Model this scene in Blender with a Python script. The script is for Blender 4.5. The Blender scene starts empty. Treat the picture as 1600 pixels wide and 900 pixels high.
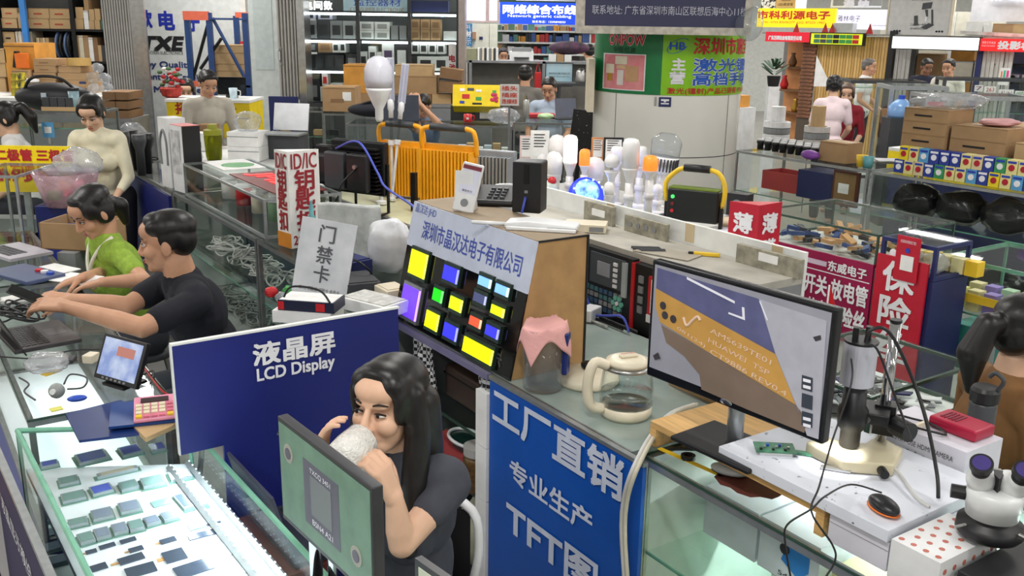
import bpy, bmesh, math, random
import numpy as np
from mathutils import Vector, Matrix, Euler, Quaternion
random.seed(7); np.random.seed(7)
SC = bpy.context.scene
COL = SC.collection
PI = math.pi
R = math.radians
# ------------------------------------------------------------------ camera
F, TH, RO, H = 1480.0, R(15.6), R(0.9), 2.1
cd = bpy.data.cameras.new('camera'); cam = bpy.data.objects.new('camera', cd); COL.objects.link(cam)
cd.sensor_width = 36; cd.lens = 36 * F / 1600; cd.clip_start = .05; cd.clip_end = 100
_fw = Vector((0, math.cos(TH), -math.sin(TH))); _up0 = Vector((0, math.sin(TH), math.cos(TH))); _rt0 = Vector((1, 0, 0))
_rt = _rt0 * math.cos(RO) + _up0 * math.sin(RO); _up = -_rt0 * math.sin(RO) + _up0 * math.cos(RO)
cam.matrix_world = Matrix(((_rt.x, _up.x, -_fw.x, 0), (_rt.y, _up.y, -_fw.y, 0), (_rt.z, _up.z, -_fw.z, H), (0, 0, 0, 1)))
SC.camera = cam
def ray(u, v):
    return _fw + _rt * ((u - 800) / F) + _up * ((450 - v) / F)
def P(u, v, h):                      # point at height h seen at a pixel
    d = ray(u, v); t = (h - H) / d.z
    return Vector((0, 0, H)) + d * t
def PY(u, v, y):                     # point at distance y seen at a pixel
    d = ray(u, v); return Vector((0, 0, H)) + d * (y / d.y)
# ------------------------------------------------------------------ world, exposure
W = bpy.data.worlds.new('world'); SC.world = W; W.use_nodes = True
W.node_tree.nodes['Background'].inputs[0].default_value = (.9, .95, 1, 1)
W.node_tree.nodes['Background'].inputs[1].default_value = 0
SC.view_settings.view_transform = 'Standard'; SC.view_settings.look = 'None'
SC.view_settings.gamma = 1; SC.view_settings.use_curve_mapping = False
SC.view_settings.exposure = 0.0
SC.cycles.transparent_max_bounces = 24; SC.cycles.max_bounces = 6; SC.cycles.diffuse_bounces = 3
SC.cycles.glossy_bounces = 3; SC.cycles.transmission_bounces = 4
SC.cycles.caustics_reflective = False; SC.cycles.caustics_refractive = False
SC.cycles.sample_clamp_indirect = 4
LAMP_POWER = 26
def nth(i, n): return 'lowest' if i == 0 else 'topmost' if i == n - 1 else ('second', 'third', 'fourth')[i - 1] + ' from the bottom'
A = R(-56)                           # the stalls stand in rows along this heading
CA, SA = math.cos(A), math.sin(A)
VA = Vector((CA, SA, 0)); VB = Vector((-SA, CA, 0))
# ------------------------------------------------------------------ materials
def s2l(c): return tuple((x / 12.92 if x <= .04045 else ((x + .055) / 1.055) ** 2.4) for x in c)
_m = {}
def M(key, rgb=(200, 200, 200), rough=.6, metal=0, var=.06, scale=12, bump=0, bscale=60, emit=0, spec=.5, stretch=None, rgb2=None, mixlo=.35, mixhi=.65, trans=0, coat=0, detail=3):
    if key in _m: return _m[key]
    m = bpy.data.materials.new(key); m.use_nodes = True; nt = m.node_tree; b = nt.nodes['Principled BSDF']
    c = s2l([x / 255 for x in rgb])
    tc = nt.nodes.new('ShaderNodeTexCoord'); mp = nt.nodes.new('ShaderNodeMapping'); nt.links.new(tc.outputs['Object'], mp.inputs[0])
    if stretch: mp.inputs['Scale'].default_value = stretch
    n = nt.nodes.new('ShaderNodeTexNoise'); n.inputs['Scale'].default_value = scale; n.inputs['Detail'].default_value = detail
    nt.links.new(mp.outputs[0], n.inputs['Vector'])
    r = nt.nodes.new('ShaderNodeValToRGB'); e = r.color_ramp.elements
    e[0].position = mixlo; e[1].position = mixhi
    if rgb2: c2 = s2l([x / 255 for x in rgb2]); e[0].color = (*c, 1); e[1].color = (*c2, 1)
    else:
        e[0].color = (*[x * (1 - var) for x in c], 1); e[1].color = (*[min(1, x * (1 + var)) for x in c], 1)
    nt.links.new(n.outputs['Fac'], r.inputs[0]); nt.links.new(r.outputs[0], b.inputs['Base Color'])
    b.inputs['Roughness'].default_value = rough; b.inputs['Metallic'].default_value = metal
    b.inputs['Specular IOR Level'].default_value = spec
    if coat: b.inputs['Coat Weight'].default_value = coat; b.inputs['Coat Roughness'].default_value = .08
    if emit:
        nt.links.new(r.outputs[0], b.inputs['Emission Color']); b.inputs['Emission Strength'].default_value = emit
    if trans: b.inputs['Transmission Weight'].default_value = trans
    if bump:
        n2 = nt.nodes.new('ShaderNodeTexNoise'); n2.inputs['Scale'].default_value = bscale; n2.inputs['Detail'].default_value = 2
        nt.links.new(mp.outputs[0], n2.inputs['Vector'])
        bp = nt.nodes.new('ShaderNodeBump'); bp.inputs['Strength'].default_value = bump; bp.inputs['Distance'].default_value = .01
        nt.links.new(n2.outputs['Fac'], bp.inputs['Height']); nt.links.new(bp.outputs[0], b.inputs['Normal'])
    _m[key] = m; return m
def GLASS(key, tint=(225, 240, 234), refl=1.0, rough=.02, ior=1.45, haze=0, hazecol=(235, 240, 240)):
    """thin clear sheet: passes light, mirrors at grazing angles, may carry a little milky film"""
    if key in _m: return _m[key]
    m = bpy.data.materials.new(key); m.use_nodes = True; nt = m.node_tree; nt.nodes.remove(nt.nodes['Principled BSDF'])
    out = nt.nodes['Material Output']
    t = nt.nodes.new('ShaderNodeBsdfTransparent'); t.inputs[0].default_value = (*s2l([x / 255 for x in tint]), 1)
    g = nt.nodes.new('ShaderNodeBsdfGlossy'); g.inputs['Roughness'].default_value = rough
    f = nt.nodes.new('ShaderNodeLayerWeight'); f.inputs[0].default_value = .5
    pw = nt.nodes.new('ShaderNodeMath'); pw.operation = 'POWER'; pw.inputs[1].default_value = 4; nt.links.new(f.outputs['Facing'], pw.inputs[0])
    mu = nt.nodes.new('ShaderNodeMath'); mu.operation = 'MULTIPLY_ADD'; mu.inputs[1].default_value = .6 * refl; mu.inputs[2].default_value = .025 * refl; mu.use_clamp = True
    nt.links.new(pw.outputs[0], mu.inputs[0])
    mx = nt.nodes.new('ShaderNodeMixShader'); nt.links.new(mu.outputs[0], mx.inputs[0]); nt.links.new(t.outputs[0], mx.inputs[1]); nt.links.new(g.outputs[0], mx.inputs[2])
    last = mx
    if haze:
        d = nt.nodes.new('ShaderNodeBsdfDiffuse'); d.inputs[0].default_value = (*s2l([x / 255 for x in hazecol]), 1)
        tc = nt.nodes.new('ShaderNodeTexCoord'); n = nt.nodes.new('ShaderNodeTexNoise'); n.inputs['Scale'].default_value = 14; n.inputs['Detail'].default_value = 4
        nt.links.new(tc.outputs['Object'], n.inputs['Vector'])
        k = nt.nodes.new('ShaderNodeMath'); k.operation = 'MULTIPLY'; k.inputs[1].default_value = haze * 2; k.use_clamp = True; nt.links.new(n.outputs['Fac'], k.inputs[0])
        m2 = nt.nodes.new('ShaderNodeMixShader'); nt.links.new(k.outputs[0], m2.inputs[0]); nt.links.new(mx.outputs[0], m2.inputs[1]); nt.links.new(d.outputs[0], m2.inputs[2]); last = m2
    nt.links.new(last.outputs[0], out.inputs[0])
    _m[key] = m; return m
def CHECK(key, c1, c2, scale, kind='checker', rough=.8):
    if key in _m: return _m[key]
    m = M(key, c1, rough); nt = m.node_tree; b = nt.nodes['Principled BSDF']
    tc = [n for n in nt.nodes if n.type == 'TEX_COORD'][0]
    a1 = (*s2l([x / 255 for x in c1]), 1); a2 = (*s2l([x / 255 for x in c2]), 1)
    ck = nt.nodes.new('ShaderNodeTexChecker'); ck.inputs['Scale'].default_value = scale; ck.inputs[1].default_value = a1; ck.inputs[2].default_value = a2
    nt.links.new(tc.outputs['Object'], ck.inputs[0]); nt.links.new(ck.outputs[0], b.inputs['Base Color'])
    return m
glass = GLASS('clear_glass', (251, 253, 252), .5); glass2 = GLASS('shelf_glass', (248, 253, 251), .6); acryl = GLASS('acrylic', (232, 236, 234), .8)
film = GLASS('plastic_film', (238, 240, 242), 1.6, .12, 1.4, .22, (240, 242, 246)); thinfilm = GLASS('thin_wrap', (240, 243, 245), 1.6, .1, 1.4, .08)
gedge = M('glass_edge', (104, 160, 136), .15, var=.15); gedge_dk = M('dark_glass_edge', (52, 76, 66), .2)
alu = M('aluminium', (176, 180, 182), .35, .75, .08, 30); alu_dk = M('dull_aluminium', (128, 130, 130), .42, .6, .12, 30); steel = M('steel', (186, 186, 184), .28, .9, .1, 20)
chrome = M('chrome', (225, 226, 230), .08, 1); blackp = M('black_plastic', (24, 24, 27), .42); blackm = M('black_metal', (28, 28, 30), .35, .3)
darkgrey = M('dark_grey_plastic', (58, 60, 64), .5); greyp = M('grey_plastic', (132, 134, 136), .5); whitep = M('white_plastic', (232, 233, 234), .35)
cream = M('cream_plastic', (226, 216, 192), .35); white = M('white_paint', (233, 235, 232), .5); paper = M('paper', (238, 238, 236), .8)
card = M('cardboard', (171, 138, 100), .85, var=.1, scale=5); card2 = M('pale_cardboard', (196, 164, 120), .85, var=.09, scale=5); card3 = M('dark_cardboard', (138, 106, 76), .85, var=.12, scale=5)
card_in = M('cardboard_edge', (120, 92, 62), .9); kraft = M('orange_kraft', (214, 150, 62), .6, var=.12, scale=6); tape = M('parcel_tape', (196, 160, 96), .25, var=.05)
tape_c = M('clear_tape', (206, 186, 150), .2); bluepanel = M('blue_panel', (24, 34, 112), .45, var=.08, scale=3); bluesign = M('blue_sign_vinyl', (16, 86, 182), .38, var=.05, scale=3)
navy = M('navy_paint', (28, 38, 92), .5); redsign = M('red_sign', (190, 24, 50), .4); maroon = M('magenta_sign', (150, 16, 72), .42); yellow = M('yellow_sign', (250, 222, 20), .5)
rubber = M('black_rubber', (18, 18, 20), .7); wood = M('tan_wood', (206, 164, 104), .45, var=.14, scale=8, stretch=(1, 12, 12)); woodk = M('brown_wood', (120, 84, 52), .5, var=.2, scale=8, stretch=(1, 10, 10))
pcb = M('green_circuit_board', (62, 122, 92), .45, var=.25, scale=60); gold = M('gold_metal', (204, 160, 70), .3, .7)
screen_black = M('dark_screen', (14, 16, 20), .12); ink = M('black_ink', (24, 24, 28), .7); inkred = M('red_ink', (176, 26, 44), .6); inkblue = M('blue_ink', (40, 62, 170), .6); inkwhite = M('white_ink', (236, 236, 240), .6)
redp = M('red_plastic', (196, 34, 40), .4); orange = M('orange_plastic', (238, 120, 40), .4); greenp = M('green_plastic', (60, 150, 70), .4); bluep = M('blue_plastic', (40, 80, 190), .4); yellowp = M('yellow_plastic', (240, 200, 50), .4)
def EM(key, rgb=(255, 255, 255), e=1, **k): return _m[key] if key in _m else M(key, rgb, .4, emit=e, var=k.pop('var', .02), **k)
# ------------------------------------------------------------------ mesh building
class MB:
    def __init__(s): s.v = []; s.f = []
    def add(s, vs, fs):
        o = len(s.v); s.v += [tuple(x) for x in vs]; s.f += [tuple(i + o for i in f) for f in fs]; return s
    def bx(s, x0, x1, y0, y1, z0, z1):
        return s.add([(x0, y0, z0), (x1, y0, z0), (x1, y1, z0), (x0, y1, z0), (x0, y0, z1), (x1, y0, z1), (x1, y1, z1), (x0, y1, z1)],
                     [(3, 2, 1, 0), (4, 5, 6, 7), (0, 1, 5, 4), (1, 2, 6, 5), (2, 3, 7, 6), (3, 0, 4, 7)])
    def box(s, c, d, rot=None):
        x, y, z = d[0] / 2, d[1] / 2, d[2] / 2
        vs = [Vector(q) for q in ((-x, -y, -z), (x, -y, -z), (x, y, -z), (-x, y, -z), (-x, -y, z), (x, -y, z), (x, y, z), (-x, y, z))]
        if rot is not None:
            m = Euler(rot).to_matrix() if not isinstance(rot, Matrix) else rot
            vs = [m @ q for q in vs]
        return s.add([q + Vector(c) for q in vs], [(3, 2, 1, 0), (4, 5, 6, 7), (0, 1, 5, 4), (1, 2, 6, 5), (2, 3, 7, 6), (3, 0, 4, 7)])
    def prism(s, poly, z0, z1, ax='z'):
        n = len(poly)
        def mk(p, z): return (p[0], p[1], z) if ax == 'z' else ((p[0], z, p[1]) if ax == 'y' else (z, p[0], p[1]))
        vs = [mk(p, z0) for p in poly] + [mk(p, z1) for p in poly]
        fs = [tuple(range(n))[::-1], tuple(range(n, 2 * n))] + [(i, (i + 1) % n, n + (i + 1) % n, n + i) for i in range(n)]
        return s.add(vs, fs)
    def cyl(s, p0, p1, r0, r1=None, n=16, caps=True):
        r1 = r0 if r1 is None else r1; p0 = Vector(p0); p1 = Vector(p1); d = (p1 - p0).normalized()
        t = Vector((0, 0, 1)) if abs(d.z) < .9 else Vector((1, 0, 0)); x = d.cross(t).normalized(); y = d.cross(x)
        cs = [(math.cos(2 * PI * i / n), math.sin(2 * PI * i / n)) for i in range(n)]
        vs = [p0 + (x * c + y * q) * r0 for c, q in cs] + [p1 + (x * c + y * q) * r1 for c, q in cs]
        fs = [(i, n + i, n + (i + 1) % n, (i + 1) % n) for i in range(n)]
        if caps: fs += [tuple(range(n)), tuple(range(n, 2 * n))[::-1]]
        return s.add(vs, fs)
    def lathe(s, prof, n=24, c=(0, 0, 0), rot=None):
        vs = []; fs = []
        for r, z in prof:
            for i in range(n):
                q = Vector((r * math.cos(2 * PI * i / n), r * math.sin(2 * PI * i / n), z))
                if rot is not None: q = Euler(rot).to_matrix() @ q
                vs.append(q + Vector(c))
        m = len(prof)
        for j in range(m - 1):
            for i in range(n): fs.append((j * n + i, j * n + (i + 1) % n, (j + 1) * n + (i + 1) % n, (j + 1) * n + i))
        if prof[0][0] > 1e-6: fs.append(tuple(range(n))[::-1])
        if prof[-1][0] > 1e-6: fs.append(tuple(range((m - 1) * n, m * n)))
        return s.add(vs, fs)
    def tube(s, pts, r, n=8, smooth=0, closed=False):
        pts = [Vector(p) for p in pts]
        if smooth: pts = spline(pts, smooth)
        rs = r if isinstance(r, (list, tuple)) else [r] * len(pts)
        vs = []; fs = []; prev = None; m = len(pts)
        for j, p in enumerate(pts):
            d = (pts[min(j + 1, m - 1)] - pts[max(j - 1, 0)])
            d = d.normalized() if d.length > 1e-9 else Vector((0, 0, 1))
            if prev is None:
                t = Vector((0, 0, 1)) if abs(d.z) < .9 else Vector((1, 0, 0)); x = d.cross(t).normalized()
            else: x = (prev - d * prev.dot(d)).normalized()
            prev = x; y = d.cross(x)
            for i in range(n): vs.append(p + (x * math.cos(2 * PI * i / n) + y * math.sin(2 * PI * i / n)) * rs[j])
        for j in range(m - 1):
            for i in range(n): fs.append((j * n + i, j * n + (i + 1) % n, (j + 1) * n + (i + 1) % n, (j + 1) * n + i))
        fs += [tuple(range(n))[::-1], tuple(range((m - 1) * n, m * n))]
        return s.add(vs, fs)
    def ell(s, c, r, n=16, m=10, rot=None):
        if not isinstance(r, (tuple, list)): r = (r, r, r)
        vs = [Vector((0, 0, -r[2]))]; fs = []
        for j in range(1, m):
            a = -PI / 2 + PI * j / m
            for i in range(n): vs.append(Vector((r[0] * math.cos(a) * math.cos(2 * PI * i / n), r[1] * math.cos(a) * math.sin(2 * PI * i / n), r[2] * math.sin(a))))
        vs.append(Vector((0, 0, r[2]))); k = len(vs) - 1
        for i in range(n): fs.append((0, 1 + (i + 1) % n, 1 + i)); fs.append((k, 1 + (m - 2) * n + i, 1 + (m - 2) * n + (i + 1) % n))
        for j in range(m - 2):
            for i in range(n): fs.append((1 + j * n + i, 1 + j * n + (i + 1) % n, 1 + (j + 1) * n + (i + 1) % n, 1 + (j + 1) * n + i))
        if rot is not None:
            mm = rot if isinstance(rot, Matrix) else Euler(rot).to_matrix(); vs = [mm @ q for q in vs]
        return s.add([q + Vector(c) for q in vs], fs)
    def grid(s, fn, nu, nv):
        vs = [fn(i / nu, j / nv) for j in range(nv + 1) for i in range(nu + 1)]
        return s.add(vs, [(j * (nu + 1) + i, j * (nu + 1) + i + 1, (j + 1) * (nu + 1) + i + 1, (j + 1) * (nu + 1) + i) for j in range(nv) for i in range(nu)])
    def xf(s, m):
        s.v = [tuple(m @ Vector(q)) for q in s.v]; return s
    def mesh(s, name, mat, smooth=False):
        me = bpy.data.meshes.new(name); me.from_pydata(s.v, [], s.f); me.materials.append(mat)
        if smooth: me.polygons.foreach_set('use_smooth', [True] * len(me.polygons))
        me.update(); return me
    def mk(s, name, mat, parent=None, sm=0, bevel=0, loc=None, rotz=None, solid=0, sub=0):
        o = bpy.data.objects.new(name, s.mesh(name, mat, sm)); COL.objects.link(o)
        if parent is not None: o.parent = parent
        if loc is not None: o.location = loc
        if rotz is not None: o.rotation_euler = (0, 0, rotz)
        if solid: md = o.modifiers.new('thickness', 'SOLIDIFY'); md.thickness = solid; md.offset = 0
        if sub: md = o.modifiers.new('subdivision', 'SUBSURF'); md.levels = sub; md.render_levels = sub
        if bevel:
            md = o.modifiers.new('bevel', 'BEVEL'); md.width = bevel; md.segments = 2; md.limit_method = 'ANGLE'; md.angle_limit = R(40)
            o.data.polygons.foreach_set('use_smooth', [True] * len(o.data.polygons))
            wn = o.modifiers.new('normals', 'WEIGHTED_NORMAL'); wn.keep_sharp = True
        
        return o
def spline(pts, k):
    out = []; n = len(pts)
    for i in range(n - 1):
        p0, p1, p2, p3 = pts[max(i - 1, 0)], pts[i], pts[i + 1], pts[min(i + 2, n - 1)]
        for j in range(k):
            t = j / k
            out.append(.5 * ((2 * p1) + (p2 - p0) * t + (2 * p0 - 5 * p1 + 4 * p2 - p3) * t * t + (3 * p1 - p0 - 3 * p2 + p3) * t ** 3))
    return out + [pts[-1]]
def B(x0, x1, y0, y1, z0, z1): return MB().bx(x0, x1, y0, y1, z0, z1)
def tag(o, label, cat, group=None, kind=None):
    o['label'] = label; o['category'] = cat
    if group: o['group'] = group
    if kind: o['kind'] = kind
    return o
def thing(name, label, cat, loc=(0, 0, 0), rz=0, group=None):
    o = bpy.data.objects.new(name, None); COL.objects.link(o); o.empty_display_size = .05
    o.location = loc; o.rotation_euler = (0, 0, rz); return tag(o, label, cat, group)
def struct(name, mb, mat, parent=None, **k):
    o = mb.mk(name, mat, parent, **k)
    if parent is None: o['kind'] = 'structure'
    return o
def copy_tree(o, parent=None, loc=None, rz=None, label=None, group=None):
    c = o.copy(); COL.objects.link(c); c.parent = parent
    if loc is not None: c.location = loc
    if rz is not None: c.rotation_euler = (c.rotation_euler[0], c.rotation_euler[1], rz)
    if label: c['label'] = label
    if group: c['group'] = group
    for ch in list(o.children): copy_tree(ch, c)
    return c
# ------------------------------------------------------------------ lettering
TXT = []
def text(parent, s, cx, cz, w, h, mat, y=-.004, bold=0, name='lettering', fn=None, rotm=None, spacing=1.0):
    """flat print in the parent's x-z plane facing -y, fitted into a w x h field centred on cx, cz"""
    TXT.append(dict(p=parent, s=s, cx=cx, cz=cz, w=w, h=h, m=mat, y=y, b=bold, n=name, fn=fn, rm=rotm, sp=spacing))
def flush_text():
    cache = {}; tmp = []
    for t in TXT:
        k = (t['s'], t['sp'])
        if k in cache: continue
        cu = bpy.data.curves.new('print', 'FONT'); cu.body = t['s']; cu.size = 1; cu.space_character = t['sp']; cu.align_x = 'CENTER'; cu.resolution_u = 3
        o = bpy.data.objects.new('print', cu); COL.objects.link(o); cache[k] = o; tmp.append(o)
    dg = bpy.context.evaluated_depsgraph_get(); dg.update()
    for k, o in cache.items():
        me = bpy.data.meshes.new_from_object(o.evaluated_get(dg))
        v = np.empty(len(me.vertices) * 3); me.vertices.foreach_get('co', v); v = v.reshape(-1, 3)[:, :2]
        fs = [tuple(p.vertices) for p in me.polygons]
        if len(v) == 0: cache[k] = None; continue
        lo, hi = v.min(0), v.max(0); cache[k] = ((v - (lo + hi) / 2) / np.maximum(hi - lo, 1e-6), fs)
        bpy.data.meshes.remove(me)
    for t in TXT:
        q = cache[(t['s'], t['sp'])]
        if q is None: continue
        v, fs = q; mb = MB(); b = t['b']
        for i, (dx, dz) in enumerate([(0, 0)] if not b else [(-b, -b), (b, -b), (-b, b), (b, b), (0, 0)]):
            vs = [Vector((t['cx'] + x * t['w'] + dx, t['y'] - i * .00004, t['cz'] + z * t['h'] + dz)) for x, z in v]
            if t['rm'] is not None: vs = [t['rm'] @ p for p in vs]
            if t['fn']: vs = [t['fn'](p) for p in vs]
            mb.add(vs, fs)
        mb.mk(t['n'], t['m'], t['p'])
    for o in tmp: c = o.data; bpy.data.objects.remove(o); bpy.data.curves.remove(c)
# ------------------------------------------------------------------ one continuous skin grown over many rounded pieces
BLOBS = []
def tc(mb, p0, p1, r0, r1=None):
    r1 = r0 if r1 is None else r1; mb.cyl(p0, p1, r0, r1, 14); mb.ell(p0, r0, 14, 10); mb.ell(p1, r1, 14, 10)
def chain(mb, pts, rs):
    for i in range(len(pts) - 1): tc(mb, pts[i], pts[i + 1], rs[i], rs[i + 1])
def blob(name, mb, mat, parent, vox, it=4):
    o = mb.mk(name, mat, parent, sm=1)
    m = o.modifiers.new('union', 'REMESH'); m.mode = 'VOXEL'; m.voxel_size = vox; m.use_smooth_shade = True
    m = o.modifiers.new('relax', 'SMOOTH'); m.factor = .5; m.iterations = it
    BLOBS.append(o); return o
def flush_blobs():
    dg = bpy.context.evaluated_depsgraph_get(); dg.update(); res = []
    for o in BLOBS:
        me = bpy.data.meshes.new_from_object(o.evaluated_get(dg)); res.append((o, me))
    for o, me in res:
        old = o.data; o.modifiers.clear(); o.data = me; me.name = o.name
        if not len(me.materials): me.materials.append(old.materials[0])
        me.polygons.foreach_set('use_smooth', [True] * len(me.polygons)); me.update()
# ================================================================== THE HALL
floor_m = M('floor_tile', (150, 148, 142), .3, var=.08, scale=2)
struct('floor', B(-16, 18, -6, 26, -.1, 0), floor_m)
struct('ceiling', B(-16, 18, -6, 26, 4.2, 4.3), M('ceiling_board', (226, 228, 228), .8))
wallm = M('hall_wall', (214, 216, 212), .7)
struct('wall_back', B(-16, 18, 25, 25.2, 0, 4.2), wallm)
struct('wall_left', B(-16.2, -16, -6, 26, 0, 4.2), wallm)
struct('wall_right', B(18, 18.2, -6, 26, 0, 4.2), wallm)
struct('wall_front', B(-16, 18, -6.2, -6, 0, 4.2), wallm)
# ceiling lamps: hung linear fittings in rows, each with its own light
def ceiling_lamp():
    t = thing('ceiling_lamp', 'long white linear lamp hung from the hall ceiling', 'lamp', group='ceiling lamps of the hall')
    B(-.75, .75, -.11, .11, .02, .07).mk('housing', white, t)
    B(-.72, .72, -.09, .09, 0, .02).mk('diffuser', M('lamp_diffuser', (248, 246, 240), .4), t)
    for x in (-.6, .6): MB().cyl((x, 0, .07), (x, 0, .7), .004, n=6).mk('wire', steel, t)
    return t
LD = bpy.data.lights.new('tube_light', 'AREA'); LD.shape = 'RECTANGLE'; LD.size = 1.44; LD.size_y = .18; LD.energy = LAMP_POWER; LD.color = (1, .975, .94)
_l0 = None
for iy, y in enumerate((-2.5, .8, 4.6, 9.2, 12.2, 15.2, 18.2, 21.4)):
    for ix, x in enumerate((-11, -7.4, -3.8, -.2, 3.4, 7, 10.6, 14.2)):
        if _l0 is None: o = _l0 = ceiling_lamp()
        else: o = copy_tree(_l0)
        o.location = (x, y, 3.5); o.rotation_euler = (0, 0, A)
        lo = bpy.data.objects.new('ceiling_tube_%d_offscreen' % (iy * 8 + ix + 1), LD); COL.objects.link(lo); lo.parent = o; lo.location = (0, 0, -.01)
# ------------------------------------------------------------------ helpers for upright planes
class Plane:
    def __init__(s, p, ang): s.p = Vector((p[0], p[1], 0)); s.a = ang; s.d = Vector((math.cos(ang), math.sin(ang), 0)); s.n = Vector((-math.sin(ang), math.cos(ang), 0))
    def at(s, u, v, back=0):
        d = ray(u, v); o = Vector((0, 0, H)); q = s.p + s.n * back
        t = (q - o).dot(s.n) / d.dot(s.n); w = o + d * t
        return ((w - q).dot(s.d), w.z)
    def rect(s, u0, v0, u1, v1, back=0):
        um, vm = (u0 + u1) / 2, (v0 + v1) / 2
        return s.at(u0, vm, back)[0], s.at(u1, vm, back)[0], s.at(um, v1, back)[1], s.at(um, v0, back)[1]
    def pt(s, x, z, back=0): q = s.p + s.d * x + s.n * back; return Vector((q.x, q.y, z))
    def thing(s, name, label, cat, x, z, back=0, group=None): return thing(name, label, cat, s.pt(x, z, back), s.a, group)
def FP(y): return Plane((0, y), 0)
def board(pl, name, label, cat, rc, mat, depth=.03, back=0, group=None, frame=None, fw=.02, bevel=0):
    """an upright slab filling a pixel rectangle on a plane; returns (thing, width, height); origin bottom centre of the front face"""
    x0, x1, z0, z1 = pl.rect(*rc, back) if len(rc) == 4 else rc[1:]
    w, h = x1 - x0, z1 - z0
    t = pl.thing(name, label, cat, (x0 + x1) / 2, z0, back, group)
    B(-w / 2, w / 2, 0, depth, 0, h).mk('panel', mat, t, bevel=bevel)
    if frame:
        for a, b, c, d in ((-w / 2 - fw, w / 2 + fw, -fw, 0), (-w / 2 - fw, w / 2 + fw, h, h + fw), (-w / 2 - fw, -w / 2, 0, h), (w / 2, w / 2 + fw, 0, h)):
            B(a, b, -.012, depth, c, d).mk('frame_bar', frame, t)
    return t, w, h
_cm = {}
def carton(pl, u0, v0, u1, v1, depth, label, mat=None, back=0, group=None, name='carton', z0=None, tapem=None, lab=None, rz=0, mark=0, cat='box', fn=None, seam=True):
    """cardboard box: body, tape strip, flap seam, optional sticker"""
    x0, x1, a0, a1 = pl.rect(u0, v0, u1, v1, back); h = a1 - a0; w = x1 - x0
    t = pl.thing(name, label, cat, (x0 + x1) / 2, a0 if z0 is None else z0, back, group)
    if rz: t.rotation_euler.z += rz
    box_parts(t, w, depth, h, mat or card, tapem or tape, lab, mark, seam)
    return t
def box_parts(t, w, d, h, mat, tapem=None, lab=None, mark=0, seam=True):
    B(-w / 2, w / 2, 0, d, 0, h).mk('body', mat, t)
    e = .0015
    if seam:
        tw = min(.05, h * .3, d * .3)
        mb = MB().bx(-w / 2 + .002, w / 2 - .002, d / 2 - tw / 2, d / 2 + tw / 2, h, h + e)
        mb.mk('tape_strip', tapem or tape, t)
        B(-w / 2, w / 2, -e, 0, h * .93, h * .95).mk('flap_edge', card_in, t)
    if lab is not None: B(w * .12, w * .38, -e * 2, 0, h * .45, h * .8).mk('sticker', lab, t)
    if mark:
        B(-w * .25, w * .15, -e * 2, 0, h * .38, h * .52).mk('printed_mark', mark, t)
def row(pl, us, v0, v1, depth, label, group, mats, back=0, z0=None, **k):
    """cartons side by side between successive pixel columns"""
    for i in range(len(us) - 1):
        carton(pl, us[i] + .4, v0, us[i + 1] - .4, v1, depth, label, mats[i % len(mats)], back, group, z0=z0, **k)
wall_white = M('shop_wall_white', (226, 230, 228), .6)
cat_box = 'box'
# ================================================================== LEFT BACK SHOP : shelf wall with cartons
SL = FP(12.4)
def zz(v, pl=SL, u=90, back=0): return pl.at(u, v, back)[1]
def shelf_unit():
    x0, x1, _, _ = SL.rect(-60, 0, 178, 10)
    t = thing('shelving_unit', 'dark steel shelving packed with cartons behind the ribbed shutter', 'shelving', (0, 12.4, 0))
    B(x0, x1, .5, .53, 0, 2.9).mk('back_panel', M('shelf_back', (92, 92, 92), .6), t)
    B(x0, SL.at(56, 60)[0], 0, .5, zz(69) - .03, zz(69)).mk('shelf', blackm, t)
    for v in (45, 95, 150): z = zz(v); B(x0, x1, 0, .5, z - .03, z).mk('shelf', blackm, t)
    for u, m in ((-2, blackm), (114, blackm), (176, blackm)):
        x = SL.at(u, 40)[0]; B(x - .025, x + .025, -.01, .5, 0, 2.9).mk('upright', m, t)
    x = SL.at(41, 40)[0]
    B(x - .035, x + .035, -.06, -.012, zz(70), 2.9).mk('upright', M('bright_blue_steel', (64, 140, 220), .4), t)
    return t
shelf_unit()
redmark = M('red_print', (178, 70, 50), .8)
g = 'cartons with a red print on the top shelf'
for v0, v1, zb in ((29, 44.5, 45), (13.5, 29, 29)):
    for u0, u1 in ((2, 27), (44, 77), (77, 110)):
        carton(SL, u0 + .5, v0, u1 - .5, v1, .4, 'pale carton with red print on the top shelf of the dark shelving', card2, .02, g, mark=redmark, z0=zz(zb))
carton(SL, 28, 19, 36, 43, .3, 'narrow pale box with a white sticker between the red printed cartons', card2, .02, lab=paper, z0=zz(45))
for i, (u0, u1, v0) in enumerate(((118, 130, 14), (131, 138, 2), (139, 147, 17), (148, 156, 16))):
    carton(SL, u0, v0 + 14, u1, 45, .35, 'small tan box standing at the open end of the top shelf', [card2, paper, card2, card2][i], .02, 'small boxes at the end of the top shelf', z0=zz(45))
    carton(SL, u0, v0 - 4, u1, v0 + 13.4, .35, 'small tan box standing at the open end of the top shelf', [card2, card, card2, card2][i], .02, 'small boxes at the end of the top shelf', z0=zz(v0 + 14), seam=False)
carton(SL, 157.5, 29, 169, 44, .3, 'green box on the end of the top shelf', M('green_card', (70, 110, 92), .7), .02, z0=zz(45), seam=False)
carton(SL, 4.5, 51, 23, 69, .4, 'large pale carton on the middle shelf beside the upright folders', card2, .02, z0=zz(95) if False else zz(69), mark=ink)
for i in range(12):
    u = 25 + i * 2.1; carton(SL, u, 50.5 - (i % 2), u + 1.9, 69, .3, 'narrow upright folder on the middle shelf', [paper, card2, cream][i % 3], .02, 'upright folders on the middle shelf', name='folder', cat='folder', z0=zz(69), seam=False)
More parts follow.
